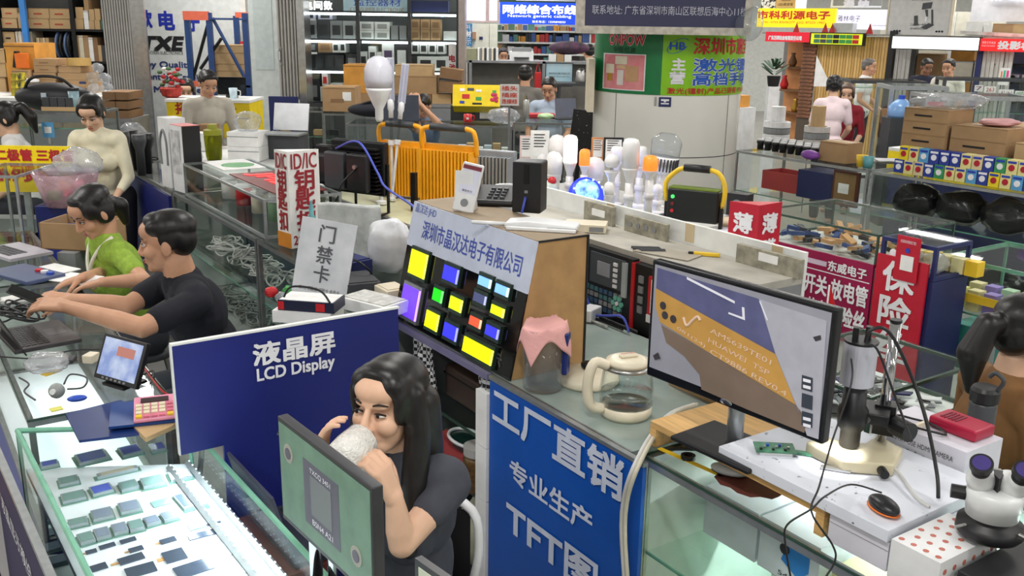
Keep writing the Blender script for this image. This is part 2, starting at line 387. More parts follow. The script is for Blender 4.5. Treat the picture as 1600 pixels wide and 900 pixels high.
for i in range(13):
    u = 57 + i * 2.2; carton(SL, u, 50.5 + (i > 8) * 8, u + 2.0, 86, .3, 'narrow upright box file on the lower shelf, pale base', [card2, cream, card, card2][i % 4], .02, 'upright box files on the lower shelf', name='box_file', cat='box', z0=zz(95), seam=False)
coilm = M('blue_grey_cable', (90, 112, 150), .5)
for i, u in enumerate((89, 96, 103, 108)):
    x, z = SL.at(u, 67)
    t = SL.thing('cable_reel', 'dark blue coil of cable hanging upright on the shelf', 'cable', x, zz(95) + .0, .12, 'cable coils on the shelf')
    zc = .02 + .17
    mb = MB()
    for r in (.165, .15, .135): mb.tube([(0, r * math.cos(k * PI / 12), zc + r * 1.02 * math.sin(k * PI / 12)) for k in range(25)], .012, 6)
    mb.mk('coil', coilm if i % 2 == 0 else blackp, t, sm=1)
for i, (u0, u1, v0) in enumerate(((120, 124.5, 52), (124, 131, 52), (131, 139, 52), (139, 146, 55), (146, 153.5, 55))):
    carton(SL, u0, v0, u1 - .5, 92, .35, 'tall tan carton stacked on the lower shelf beside the cable coils', [card2, cream, card, paper, card3][i], .02, 'tall cartons beside the cable coils', z0=zz(95))
for i, (u0, u1) in enumerate(((154, 159), (159, 165), (165, 172))):
    carton(SL, u0, 72, u1, 97, .2, 'thin dark packet at the end of the lower shelf', [card2, darkgrey, blackp][i], .02, 'packets at the end of the lower shelf', z0=zz(95), seam=False)
# stall counter in front of the shelving
SB = FP(9.6)
struct_c = None
def counter_block(name, label, x0, x1, y0, y1, h, mat, topm=None, group=None):
    t = thing(name, label, 'counter', ((x0 + x1) / 2, y0, 0), 0, group); w = (x1 - x0) / 2
    B(-w, w, 0, y1 - y0, 0, h - .03).mk('body', mat, t); B(-w - .01, w + .01, -.01, y1 - y0 + .01, h - .03, h).mk('worktop', topm or mat, t)
    return t
x0 = SB.at(-70, 150)[0]; x1 = SB.at(176, 150)[0]; zt = SB.at(90, 146)[1]
counter_block('stall_counter', 'grey stall counter stacked with brown cartons', x0, x1, 9.0, 10.15, zt, greyp, white)
carton(SB, 10, 70, 57, 146, .45, 'big orange taped carton on the stall counter', kraft, .1, z0=zt)
for i in range(3): carton(SB, -8, 76 + i * 22, 9, 97.4 + i * 22, .4, nth(2 - i, 3) + ' tan carton in the stack beside the big orange carton', card2, .1, 'stack beside the orange carton', z0=SB.at(0, 98 + i * 22, .1)[1] if i < 2 else zt)
for i in range(5): carton(SB, 52 + (i % 2), 91 + i * 10.8, 87, 101.4 + i * 10.8, .32, nth(4 - i, 5) + ' flat brown carton in the dark striped stack of five', card, 0, 'stack of five flat brown cartons', z0=zt + (4 - i) * (SB.at(70, 91)[1] - SB.at(70, 101.9)[1]), mark=card3, seam=False)
hh = SB.at(100, 91)[1] - SB.at(100, 102)[1]
for i, (u0, u1) in enumerate(((94, 137), (95, 136), (88, 131), (90, 124))):
    carton(SB, u0, 91, u1, 101.6, .32, ['brown carton with a blue label, lowest of its stack', 'brown carton with a blue label on another like it', 'shallow brown carton under the open topmost one', 'brown carton on top of the blue labelled stack'][i], card, 0, z0=zt + i * hh, lab=navy if i < 2 else None, seam=i == 3)
carton(SB, 20, 108, 46, 144, .13, 'brown carton with a folded top beside the stack of five', card, -.05, z0=zt, lab=None)
for k in range(3): carton(SB, 16.5, 108 + k * 11.5, 24, 119 + k * 11.5, .2, 'yellow and black packet in front of the brown carton', M('yellow_black_pack', (214, 196, 40), .6, rgb2=(40, 40, 30), scale=16), -.4, 'yellow black packets', z0=zt + (2 - k) * .073, seam=False)
t = SB.thing('tape_roll', 'wide roll of brown parcel tape on top of the cartons', 'tape', SB.at(117, 104)[0], zt + 4 * hh, .1)
MB().lathe([(.05, 0), (.115, 0), (.115, .07), (.05, .07), (.05, 0)], 24).mk('roll', tape, t, sm=0)
t = SB.thing('plastic_tub', 'clear plastic tub with a lid beside the brown cartons', 'tub', SB.at(57, 138)[0], zt, -.13)
MB().lathe([(.07, 0), (.085, .02), (.09, .11), (.08, .12)], 20).mk('tub', thinfilm, t, sm=1); MB().lathe([(.092, .12), (.092, .14), (.05, .15)], 20).mk('lid', whitep, t)
t = SB.thing('power_tool', 'orange and black gadget on the big cartons', 'gadget', SB.at(33, 92)[0], SB.at(33, 106)[1], .02)
MB().box((0, 0, .07), (.12, .05, .14), (.1, 0, .2)).mk('body', orange, t); MB().box((-.06, 0, .08), (.03, .06, .16), (0, .2, 0)).mk('grip', blackp, t)
# wrapped bags of parts at the right end of the counter
for i, (u, k, m) in enumerate(((146, 0, film), (167, 0, film), (148, 1, thinfilm), (166, 1, film), (157, 2, film))):
    s = .066; t = SB.thing('plastic_bag', ['crumpled clear bag of parts at the heap bottom beside the cartons', 'crumpled clear bag of parts at the heap bottom by the shutter pillar', 'thin clear bag of parts in the middle of the heap', 'crumpled clear bag in the middle of the heap by the shutter', 'crumpled clear bag on top of the heap by the shutter pillar'][i], 'bag', SB.at(u, 130)[0], zt + k * .104, -.02, 'clear bags heaped by the shutter pillar')
    mb = MB().ell((0, 0, s * .8), (s, s * .6, s * .8), 14, 9); mb.v = [tuple(c * (1 + .12 * math.sin(17 * c2 + i)) for c, c2 in zip(q, (q[1], q[2], q[0]))) for q in mb.v]
    mb.mk('bag', m, t, sm=1)
counter_block('stall_counter', 'plain low counter under the punched brown cartons', FP(8.9).at(157, 185)[0], FP(8.9).at(206, 185)[0], 8.88, 9.3, FP(8.9).at(180, 185)[1] - .001, greyp)
# cartons on a low counter with round punched holes
for i in range(2):
    for j in range(3):
        carton(FP(8.9), 160 + i * 21, 147 + j * 12.5, 180 + i * 21, 159 + j * 12.5, .35, 'brown carton with punched holes stacked under the shutter', card3, 0, 'cartons stacked under the shutter', z0=FP(8.9).at(180, 185)[1] + (2 - j) * .085, seam=False)
# ------------------------------------------------------------------ shutter pillars
def shutter(name, label, pl, u0, u1, vb, n, steel_u):
    x0, x1, z0, _ = pl.rect(u0, 60, u1, vb); z0 = max(0, pl.at(u0, vb)[1])
    t = thing(name, label, 'shutter', (x0, pl.p.y, z0)); w = (x1 - x0) / n; hgt = 3.2 - z0
    me = MB().prism([(0, 0), (w * .3, -.03), (w * .7, -.03), (w, 0), (w, .04), (0, .04)], 0, hgt).mesh('slat', M('shutter_grey', (178, 176, 172), .45, .2, .08, 4))
    for i in range(n):
        o = bpy.data.objects.new('slat', me); COL.objects.link(o); o.parent = t; o.location = (i * w, 0, 0)
    return t
PLp = FP(11.8)
shutter('folding_shutter', 'tall grey folded shutter strip beside the carton shelving', PLp, 168, 212, 158, 11, None)
x0 = PLp.at(211, 70)[0]; x1 = PLp.at(232, 70)[0]
struct('trim_1', B(x0, x1, 11.75, 11.8, 0, 4.2), steel)
shutter('folding_shutter', 'grey folded shutter strip hanging over the navy panel', PLp, 436, 467, 155, 6, None)
MB().tube([(-.0, -.05, 0), (-.02, -.09, .05), (-.02, -.09, .15), (0, -.05, .2)], .012, 6).mk('latch_handle', chrome, bpy.data.objects['folding_shutter.001']).location = (.05, 0, .42)
x0 = PLp.at(466, 70)[0]; x1 = PLp.at(478, 70)[0]
struct('trim_2', B(x0, x1, 11.75, 12.1, 0, 4.2), steel)
x0 = PLp.at(717, 70)[0]; x1 = PLp.at(727, 70)[0]
struct('trim_3', B(x0, x1, 11.7, 12.1, 0, 4.2), M('brushed_post', (168, 158, 154), .35, .5))
# white shop wall with lettering
WW = FP(13.6); x0 = WW.at(150, 60)[0]; x1 = WW.at(480, 60)[0]
wl = struct('wall_shop', B(x0, x1, 13.6, 13.7, 0, 3.4), wall_white)
def wtext(s, u0, v0, u1, v1, mat, pl=WW, parent=wl, bold=0, lift=.006, **k):
    a, b, c, d = pl.rect(u0, v0, u1, v1); text(parent, s, (a + b) / 2, (c + d) / 2, b - a, d - c, mat, y=pl.p.y - lift, bold=bold, **k)
ibl = M('brush_blue', (30, 50, 168), .6); inv = M('letter_navy', (52, 66, 120), .6)
wtext('欣', 218, 16, 237, 43, ibl, bold=.008); wtext('电', 249, 18, 272, 46, ibl, bold=.01); wtext('子', 293, 20, 311, 48, ibl, bold=.01)
sh = Matrix.Identity(4); 
wtext('TXE', 226, 58, 289, 78, ink, bold=.014, fn=lambda p: Vector((p.x + (p.z - 1.9) * .25, p.y, p.z)))
wtext('TUOXIN ELECTRONICS', 228, 80, 286, 85, ink)
wtext('Life by Quality', 200, 96, 300, 108, inv, bold=.004); wtext('Development by Credit', 168, 115, 315, 127, inv, bold=.004); wtext('Benefit by Management', 165, 135, 330, 147, inv, bold=.004)
# light panels right of the rack
struct('trim_4', B(WW.at(384, 80)[0], WW.at(392, 80)[0], 13.45, 13.6, 0, 3.4), M('pale_jamb', (232, 234, 228), .5))
t, w, h = board(FP(12.3), 'glass_door', 'pale frosted glass door beside the folding shutter', 'door', (392, -20, 436, 210), M('frosted_door', (222, 230, 228), .25), .04)
B(-w / 2 + .06, w / 2 - .06, -.006, 0, h * .45, h * .93).mk('pane', M('door_pane', (208, 220, 220), .12), t)
board(FP(11.4), 'partition_panel', 'navy blue partition panel under the hanging shutter', 'panel', (421, 151, 466, 216), navy, .05)
# ------------------------------------------------------------------ blue and orange pallet rack
RK = FP(12.6)
blus = M('rack_blue', (40, 70, 124), .4); oran = M('rack_orange', (228, 112, 84), .45)
t = thing('pallet_rack', 'blue pallet rack with orange beams in front of the white lettered wall', 'rack', (0, 12.6, 0))
def rkz(v, u=340): return RK.at(u, v)[1]
for u, y, vt in ((295, .0, 20), (329, .0, 20), (347, .7, 24), (385, .0, 20)):
    x = RK.at(u, 80)[0]; B(x - .035, x + .035, y, y + .06, 0, rkz(vt)).mk('upright', blus, t)
xa, xb, xc, xd = [RK.at(u, 80)[0] for u in (290, 329, 347, 388)]
B(xa, xb, -.01, .05, rkz(32), rkz(18)).mk('beam', oran, t); B(xc, xd, .69, .75, rkz(27), rkz(18)).mk('beam', oran, t)
B(xa, xb, -.01, .05, rkz(136), rkz(127)).mk('beam', oran, t); B(xb, xd, -.01, .05, rkz(31), rkz(28)).mk('beam', blus, t)
B(xa, xb - .04, .05, .7, rkz(130), rkz(127)).mk('deck', blus, t); B(xb, xd, 0, .7, rkz(136), rkz(133)).mk('deck', blus, t)
for (u0, v0, u1, v1, m) in ((331, 28, 387, 132, blus), (327, 26, 300, 125, blackm), (345, 60, 312, 108, blackm), (388, 130, 380, 155, blus)):
    p, q = RK.at(u0, v0), RK.at(u1, v1); MB().cyl((p[0], .03, p[1]), (q[0], .03, q[1]), .022, n=6).mk('brace', m, t)
B(RK.at(352, 60)[0], RK.at(366, 60)[0], .66, .69, rkz(70), rkz(66)).mk('stop_plate', redp, t)
for i, (v0, v1) in enumerate(((71, 83), (83, 101), (101, 112), (112, 122), (122, 133.5))):
    carton(RK, 335, v0 + .3, 384, v1 - .2, .5, ['topmost carton on the blue pallet rack', 'tall carton second from the top on the blue pallet rack', 'middle carton on the blue pallet rack', 'shallow carton second from the bottom on the pallet rack', 'lowest carton on the blue pallet rack with an orange seal'][i], card2, .15, z0=rkz(133) + .001 + (rkz(v1) - rkz(133.5)) , lab=orange if i == 4 else None)
carton(RK, 318, 98, 327, 112, .3, 'small open carton on the orange beam of the rack', card2, .2, z0=rkz(127))
# counter of that shop: yellow front with red letters
CY = FP(9.3)
t, w, h = board(CY, 'sign_counter', 'yellow fronted shop counter with red letters below the rack', 'counter', (262, 160, 391, 215), M('yellow_front', (244, 214, 24), .45), .5)
B(-w / 2 - .01, w / 2 + .01, -.02, .52, h, h + .025).mk('worktop', white, t)
B(-w / 2, w / 2, .02, .5, -t.location.z, 0).mk('body', white, t); B(w * .21, w / 2, -.003, 0, h * .55, h * .57).mk('seam', ink, t)
text(t, '拓', -w * .32, h * .82, .12, .11, inkred, bold=.003); text(t, '子', w * .26, h * .82, .12, .11, inkred, bold=.003)
zt2 = CY.at(320, 160)[1] + .025
t = CY.thing('flower_basket', 'basket of red and white flowers on the yellow counter', 'flowers', CY.at(257, 150)[0], zt2 - .0, .2)
MB().lathe([(.05, 0), (.09, .02), (.11, .09), (.1, .1)], 18).mk('basket', M('red_basket', (170, 50, 40), .7, var=.3, scale=40), t)
fm = [M('red_petal', (176, 36, 40), .7), M('white_petal', (236, 232, 226), .7), M('leaf_green', (70, 100, 60), .7)]
for i in range(26):
    a, r, z = random.random() * 6.28, random.random() * .13, .1 + random.random() * .18
    MB().ell((r * math.cos(a) + (.05 if i % 5 == 0 else 0), r * math.sin(a) * .6, z), (.028, .028, .02), 8, 5).mk('blossom' if i % 4 else 'leaf', fm[0 if i % 3 else 1] if i % 4 else fm[2], t, sm=1)
t = CY.thing('paper_cup', 'pale blue paper cup on the yellow counter', 'cup', CY.at(360, 150)[0], zt2, .1); MB().lathe([(.03, 0), (.042, .11), (.038, .11), (.028, .01)], 18).mk('cup', M('pale_blue_cup', (206, 226, 236), .5), t, sm=1)
MB().tube([(.04, 0, .03), (.07, 0, .04), (.07, 0, .08), (.04, 0, .09)], .006, 6).mk('handle', whitep, t)
t = CY.thing('computer_screen', 'dark monitor standing on the yellow counter behind the man in beige', 'monitor', CY.at(348, 150)[0], zt2, .3); B(-.14, .14, 0, .03, .03, .2).mk('screen', screen_black, t); B(-.05, .05, -.03, .06, 0, .03).mk('foot', blackp, t)
# ================================================================== GLASS DISPLAY WALL
DW = FP(12.2); x0, x1, _, _ = DW.rect(477, 0, 716, 10); zc = lambda v: DW.at(600, v)[1]
t = thing('display_cabinet', 'tall glass display cabinet full of boxed gadgets with lit shelves', 'cabinet', (0, 12.2, 0))
B(x0, x1, .6, .64, 0, 3.2).mk('back_panel', M('cabinet_back', (70, 74, 76), .5), t)
B(x0, x1, 0, .6, 0, zc(163)).mk('plinth', M('grey_plinth', (92, 96, 98), .5), t)
us = (477, 560, 640, 716); SHV = (161, 110, 62, 18)
for v in SHV:
    B(x0, x1, .04, .6, zc(v) - .012, zc(v)).mk('shelf', glass2, t); B(x0, x1, .03, .045, zc(v) - .02, zc(v) + .003).mk('shelf_edge', darkgrey, t)
led = EM('led_tube', (244, 250, 255), 5)
for v in SHV[1:]:
    for i in range(3):
        a, b = DW.at(us[i] + 4, v)[0], DW.at(us[i + 1] - 4, v)[0]
        MB().cyl((a, .08, zc(v) - .035), (b, .08, zc(v) - .035), .014, n=8).mk('led_tube', led, t)
for u in us: x = DW.at(u, 80)[0]; B(x - .02, x + .02, -.01, .04, 0, 3.2).mk('post', darkgrey, t)
for i in range(3):
    a, b = DW.at(us[i], 80)[0], DW.at(us[i + 1], 80)[0]; B(a + .02, b - .02, .0, .008, zc(161), 3.2).mk('pane', glass, t)
bw = M('white_product_box', (222, 224, 222), .5); bk = M('black_product_box', (40, 42, 46), .4); br = card
def pbox(u0, v0, u1, v1, mat, label, grp, pic=None, back=.12, d=.3, zs=None):
    x0, x1, a, b = DW.rect(u0, v0, u1, v1, back); w, h = x1 - x0, b - a
    t = DW.thing('product_box', label, 'box', (x0 + x1) / 2, zs if zs is not None else a, back, grp)
    B(-w / 2, w / 2, 0, d, 0, h).mk('body', mat, t)
    if pic: B(-w * .32, w * .32, -.003, 0, h * .2, h * .75).mk('picture', pic, t)
    return t
Z1, Z2, Z3, Z4 = [zc(v) + .001 for v in SHV]
# top shelf (just above the second led)
for i, (u0, u1) in enumerate(((473.5, 493), (497, 519))): pbox(u0, 20, u1, 31, M('pale_blister', (170, 172, 190), .3), 'grey domed camera in a clear blister on the top display shelf', 'domed cameras on the display shelf', zs=Z3 + .232, pic=bk)
for i in range(4): pbox(476 + i * 20, 33, 495 + i * 20, 61, [greyp, darkgrey, greyp, M('silver_card', (160, 164, 164), .4)][i], 'grey boxed camera on the cabinet shelf under the first led tube', 'grey boxes on the upper cabinet shelf', pic=bk, zs=Z3)
for i in range(2):
    for j in range(2): pbox(561 + i * 24.5, 32 + j * 14, 584 + i * 24.5, 46 + j * 14 - .5, bw, 'white printed box in a block of four in the cabinet', 'four white boxes in the cabinet', pic=M('grey_print', (150, 152, 150), .6), zs=Z3 + (1 - j) * (zc(46) - zc(60)))
for i in range(2): pbox(611 + i * 13, 38, 622 + i * 13, 60, greyp, 'grey plastic case beside the four white boxes', 'grey cases beside the white boxes', zs=Z3)
for i in range(3):
    for j in range(2): pbox(641 + i * 16, 28 + j * 16.5, 656 + i * 16, 44 + j * 16.5, br, 'brown carton in a block of six on the upper cabinet shelf', 'six brown cartons in the cabinet', pic=card3, zs=Z3 + (1 - j) * (zc(44) - zc(60.5)))
pbox(693, 47, 714, 61, bw, 'plain white box beside the six brown cartons', None, zs=Z3)
pbox(688, 37, 692.5, 46, M('blue_pack', (120, 170, 230), .5), 'light blue pack above the brown cartons', None, zs=Z3 + .28, back=.13, d=.1)
# second shelf
pbox(497, 68, 519, 85, br, 'brown carton beside the two white boxes on the black packs', None, pic=card3, zs=Z2 + .205); pbox(519.5, 69, 530, 85, bw, 'white box with a picture on top of the black packs', 'white boxes on the black packs', pic=bk, zs=Z2 + .205); pbox(530.5, 68, 540, 85, bw, 'white box with a picture on top of the black packs', 'white boxes on the black packs', pic=bk, zs=Z2 + .205)
pbox(476, 69, 496, 85, darkgrey, 'dark grey gadget box on top of the black packs', None, pic=greyp, zs=Z2 + .205)
for i in range(4): pbox(476 + i * 15.5, 87, 491 + i * 15.5, 109, bk, 'black pack with a grey picture in a row of four', 'four black packs in a row', pic=darkgrey, zs=Z2)
pbox(540, 76, 559, 100, bk, 'black box with a silver gadget at the end of the row', None, pic=greyp, zs=Z2)
for i, (u0, v0, u1, v1, m) in enumerate(((562, 82, 574, 109.5, bw), (576, 73, 588, 109.5, bw), (589, 82, 596.5, 109.5, bw), (597, 69, 616, 109.5, bw), (617, 68, 638, 109.5, bk), (581, 67, 596, 109.5, br))):
    pbox(u0, v0, u1, v1, m, ['small white box', 'tall white box with a phone picture', 'small white cube box', 'white box showing a purple headset', 'black box with a white headset', 'brown box behind the white boxes'][i] + ' in the middle cabinet bay', None, pic=[bk, darkgrey, bk, M('purple_print', (80, 60, 100), .5), bw, card3][i], zs=Z2, back=.12 if i != 5 else .43, d=.3 if i != 5 else .15)
for i in range(4): pbox(642 + i * 13.5, 69, 654.5 + i * 13.5, 86, bw, 'white box with a black gadget picture above the cube speaker boxes', 'white gadget boxes above the cube speaker boxes', pic=bk, zs=Z2 + .205)
for i, (u0, u1) in enumerate(((652, 678), (678, 700))): pbox(u0, 87, u1, 109, bw, ['white box with a black cube picture below the gadget boxes', 'white box with a round speaker picture below the gadget boxes'][i], None, pic=bk, zs=Z2)
pbox(642, 87, 652, 109, bk, 'narrow black box beside the cube picture box', None, zs=Z2)
t2 = DW.thing('vertical_sign', 'narrow white sign with red characters at the cabinet edge', 'sign', DW.at(707, 95)[0], Z2, -.06); a, b, c, d = DW.rect(702, 66, 713, 109); B(-(b - a) / 2, (b - a) / 2, 0, .02, 0, d - c).mk('panel', paper, t2)
text(t2, '电', 0, (d - c) * .48, .075, .08, inkred, bold=.003); text(t2, '池', 0, (d - c) * .16, .075, .08, inkred, bold=.003)
# third shelf
pbox(478, 126, 499.5, 159, bk, 'black box showing two silver gadgets behind the corner carton', None, pic=greyp, zs=Z1); pbox(480, 112, 500, 125, M('photo_box', (120, 100, 84), .5, rgb2=(60, 80, 60), scale=20), 'photo printed box on the lower cabinet shelf', None, zs=Z1 + .274, back=.2, d=.2); pbox(503, 113, 512, 132, M('white_red_box', (220, 210, 206), .5), 'white and red box on the lower cabinet shelf', None, zs=Z1 + .191, back=.15, d=.2, pic=redp); pbox(516, 130, 536, 158, bw, 'white box behind the brown corner carton', None, zs=Z1)
pbox(500.5, 135, 515, 158, bw, 'upright white box behind the corner carton', None, zs=Z1)
# banner behind the glass at the top
t2 = DW.thing('shop_banner', 'pale blue banner with text hanging in the cabinet top', 'banner', DW.at(584, 5)[0], Z4, .3); a, b, c, d = DW.rect(531, -16, 637, 13, .3); B(-(b - a) / 2, (b - a) / 2, 0, .02, 0, d - c).mk('panel', M('banner_pale', (176, 200, 212), .6), t2)
text(t2, 'CONSUMER ELECTRONIC', 0, (d - c) * .1, (b - a) * .8, .05, M('tan_ink', (170, 130, 90), .6)); text(t2, '监控器材', 0, (d - c) * .5, (b - a) * .7, .09, inkblue)
for i, s in enumerate('电间数'):
    t2 = DW.thing('channel_letter', 'white lit character at the cabinet top', 'letter', DW.at(481 + i * 15.5, 8)[0], Z4 + .0, .02, 'lit characters at the cabinet top'); text(t2, s, 0, .06, .1, .1, EM('white_neon', (250, 250, 255), 2), y=0, bold=.004)
pbox(640, -8, 700, 10, navy, 'navy box at the top above the six brown cartons', None, zs=Z4)
# ================================================================== FAR MIDDLE
FM = FP(16.0)
t, w, h = board(FM, 'hanging_sign', 'blue sign for network cabling with white characters', 'sign', (781, 4, 905, 38), EM('lit_blue', (20, 70, 225), .55), .12)
wi = EM('lit_white', (250, 252, 255), 1.1)
text(t, '网络综合布线', 0, h * .68, w * .92, h * .4, wi, bold=.006); text(t, 'Network generic cabling', 0, h * .36, w * .8, h * .17, wi); text(t, '联系电话：13590890050', w * .12, h * .12, w * .42, h * .12, wi)
t, w, h = board(FP(16.6), 'fascia_board', 'dark green fascia with a white line above the blue sign', 'sign', (760, -40, 915, 4), M('dark_green', (30, 66, 40), .5), .05)
B(-w * .2, w * .4, -.01, 0, h * .06, h * .1).mk('stripe', inkwhite, t)
for i, (u0, u1) in enumerate(((727, 759), (765, 777))):
    t, w, h = board(FM, 'light_box', ['wide glowing white light box with vertical tubes', 'narrow glowing white light box beside the blue sign'][i], 'light box', (u0, -30, u1, 32), EM('lightbox_white', (236, 240, 255), 1.3), .1, frame=M('rose_frame', (170, 150, 150), .4), fw=.03)
    for k in range(5 if i == 0 else 3): x = -w / 2 + w * (k + .5) / (5 if i == 0 else 3); B(x - .012, x + .012, -.006, 0, .05, h).mk('tube_strip', EM('tube_lilac', (196, 190, 236), 1.0), t)
t, w, h = board(FP(15.8), 'steel_cabinet', 'tall cream cabinet with two doors under the light boxes', 'cabinet', (735, 37, 777, 82), M('cabinet_cream', (222, 222, 208), .45), .4, back=0)
B(w * .2, w * .21, -.004, 0, 0, h).mk('door_gap', darkgrey, t); B(-w * .17, -w * .04, -.01, 0, h * .45, h * .55).mk('sticker', navy, t)
t, w, h = board(FP(15.6), 'vertical_sign', 'narrow blue sign with white characters beside the cream cabinet', 'sign', (727, 37, 737, 72), M('sky_blue_sign', (30, 130, 190), .5), .2)
text(t, '耗', 0, h * .85, .08, .08, inkwhite); text(t, '材', 0, h * .55, .08, .1, inkwhite, bold=.004); text(t, '示', 0, h * .2, .08, .1, inkwhite)
t, w, h = board(FP(15.7), 'side_box', 'small orange brown box fixed beside the cream cabinet', 'box', (738, 50, 743.5, 61), M('tan_box', (190, 140, 104), .6), .1)
# goods shelves far behind
GS = FP(18.0); x0, x1, _, _ = GS.rect(772, 40, 935, 60); gz = lambda v: GS.at(850, v)[1]
t = thing('shelving_unit', 'white shelves crowded with small goods under the blue sign', 'shelving', (0, 18, 0))
B(x0, x1, .45, .5, 0, 2.6).mk('back_panel', M('shelf_pale', (200, 204, 200), .6), t)
for v in (48, 66, 84, 108): B(x0, x1, 0, .45, gz(v) - .03, gz(v)).mk('shelf', white, t)
for u in (790, 830, 870, 910): x = GS.at(u, 60)[0]; B(x - .02, x + .02, 0.36, .45, 0, 2.4).mk('upright', white, t)
gm = [card2, M('goods_white', (226, 226, 226), .5), M('goods_teal', (90, 140, 130), .5), M('goods_red', (190, 60, 60), .5), darkgrey, M('goods_blue', (70, 100, 160), .5), card, M('goods_green', (90, 120, 96), .5), kraft]
for r_, (v, vt) in enumerate(((48, 38), (66, 51), (84, 69), (108, 88))):
    u = 774
    while u < 930:
        wd = random.choice((4, 6, 8, 11)); hh_ = random.uniform(.5, 1)
        a, b = GS.at(u, v)[0], GS.at(u + wd - .8, v)[0]; hz = (gz(vt) - gz(v)) * hh_
        o = B(-(b - a) / 2, (b - a) / 2, 0, .25, 0, hz).mk('goods_box', random.choice(gm), loc=((a + b) / 2, 18.08, gz(v)))
        tag(o, ['small packed goods box on the highest far shelf', 'small packed goods box on the second far shelf', 'small packed goods box on the third far shelf', 'small packed goods box on the lowest far shelf'][r_], 'box', 'goods boxes on far shelf %s' % ('top', 'second', 'third', 'lowest')[r_]); u += wd
# desk, shelf line, poster and machines behind the two men
DK = FP(13.0); dz = DK.at(850, 96)[1]
t = thing('wall_shelf', 'long grey shelf with folders and a printer behind the blue shirted man', 'shelf', (0, 13, 0)); x0, x1, _, _ = DK.rect(728, 80, 935, 90)
B(x0, x1, 0, .4, dz - .03, dz).mk('shelf', greyp, t); B(x0, x1, .4, .44, 0, dz).mk('back_panel', M('desk_back', (120, 118, 112), .6), t)
for u in (735, 850, 930): x = DK.at(u, 100)[0]; B(x - .02, x + .02, 0, .04, 0, dz).mk('leg', greyp, t)
for i in range(9):
    u = 746 + i * 3.6; carton(DK, u, 84, u + 3.2, 103, .25, 'pale folder standing in a row beside the far cabinet', [paper, greyp, cream, darkgrey][i % 4], .05, 'folders beside the far cabinet', name='folder', cat='folder', z0=dz, seam=False)
carton(DK, 728, 82, 745, 100, .3, 'olive metal box at the end of the folder row', M('olive_box', (150, 150, 120), .5), .05, z0=dz, seam=False)
t = DK.thing('printer', 'white desk printer on the grey shelf', 'printer', DK.at(815, 85)[0], dz, .05); B(-.16, .16, 0, .3, 0, .12).mk('body', whitep, t); B(-.13, .13, .02, .25, .12, .17).mk('lid', greyp, t); B(-.1, .1, -.06, 0, .03, .05).mk('tray', darkgrey, t)
t = DK.thing('wrapped_bundle', 'dark patterned bundle of cloth on the grey shelf', 'bundle', DK.at(890, 72)[0], dz + .097, .05); mb = MB().ell((0, .1, .08), (.28, .14, .09), 16, 8); mb.mk('bundle', M('dark_bundle', (40, 38, 46), .7, rgb2=(90, 50, 80), scale=9), t, sm=1)
for i, u in enumerate((858, 870, 882)): carton(DK, u, 86, u + 11, 97, .25, 'white and brown parts box under the bundle', [bw, card, bw][i], -.0, 'parts boxes by the bundle', z0=dz, seam=False)
t, w, h = board(FP(12.6), 'sky_blue_poster', 'pale blue poster with a title behind the blue shirted man', 'poster', (853, 99, 894, 134), M('poster_sky', (150, 196, 214), .5, rgb2=(206, 226, 234), scale=2), .03, frame=blackp, fw=.008)
text(t, '深圳市仪芯电子有限公司', 0, h * .55, w * .8, h * .1, ink); text(t, 'Shenzhen Electronics Co.', 0, h * .42, w * .8, h * .06, ink)
B(-.02, .02, .03, .1, -t.location.z, h * .3).mk('stand', blackp, t)
t = FP(12.2).thing('water_kettle', 'black and steel kettle standing beside the pale blue poster', 'kettle', FP(12.2).at(907, 120)[0], FP(12.2).at(907, 130)[1], 0)
MB().lathe([(.06, 0), (.062, .04), (.055, .13), (.045, .16)], 20).mk('body', steel, t, sm=1); MB().lathe([(.047, .16), (.03, .18), (.01, .185)], 16).mk('lid', blackp, t); MB().tube([(.05, 0, .15), (.1, 0, .14), (.1, 0, .05), (.06, 0, .03)], .012, 8, 4).mk('handle', blackp, t, sm=1)
t = FP(12.2).thing('detergent_bottle', 'clear bottle with pink and blue label by the kettle', 'bottle', FP(12.2).at(926, 118)[0], FP(12.2).at(922, 130)[1], .05); MB().lathe([(.045, 0), (.048, .02), (.048, .1), (.02, .14), (.02, .17)], 16).mk('body', thinfilm, t, sm=1); MB().lathe([(.049, .03), (.049, .09)], 16).mk('label', M('pink_label', (220, 120, 160), .5, rgb2=(80, 120, 200), scale=30), t); MB().lathe([(.022, .17), (.022, .2)], 12).mk('cap', bluep, t)
struct_t = thing('side_table', 'low dark table under the kettle by the column', 'table', (FP(12.2).at(912, 130)[0], 12.1, 0)); zk = FP(12.2).at(907, 130)[1]; B(-.35, .3, 0, .4, zk - .03, zk).mk('table_top', darkgrey, struct_t)
for x in (-.32, .26):
    for y in (.02, .35): B(x, x + .03, y, y + .03, 0, zk - .03).mk('leg', darkgrey, struct_t)
t = thing('red_bag', 'red hanging bag behind the grey shirted man', 'bag', FP(12.9).pt(FP(12.9).at(840, 138)[0], FP(12.9).at(840, 139)[1])); MB().box((0, 0, .11), (.085, .04, .22)).mk('bag', redp, t, bevel=.01); MB().tube([(-.03, 0, .22), (0, .05, dz - t.location.z), (.03, 0, .22)], .005, 6).mk('strap', redp, t)
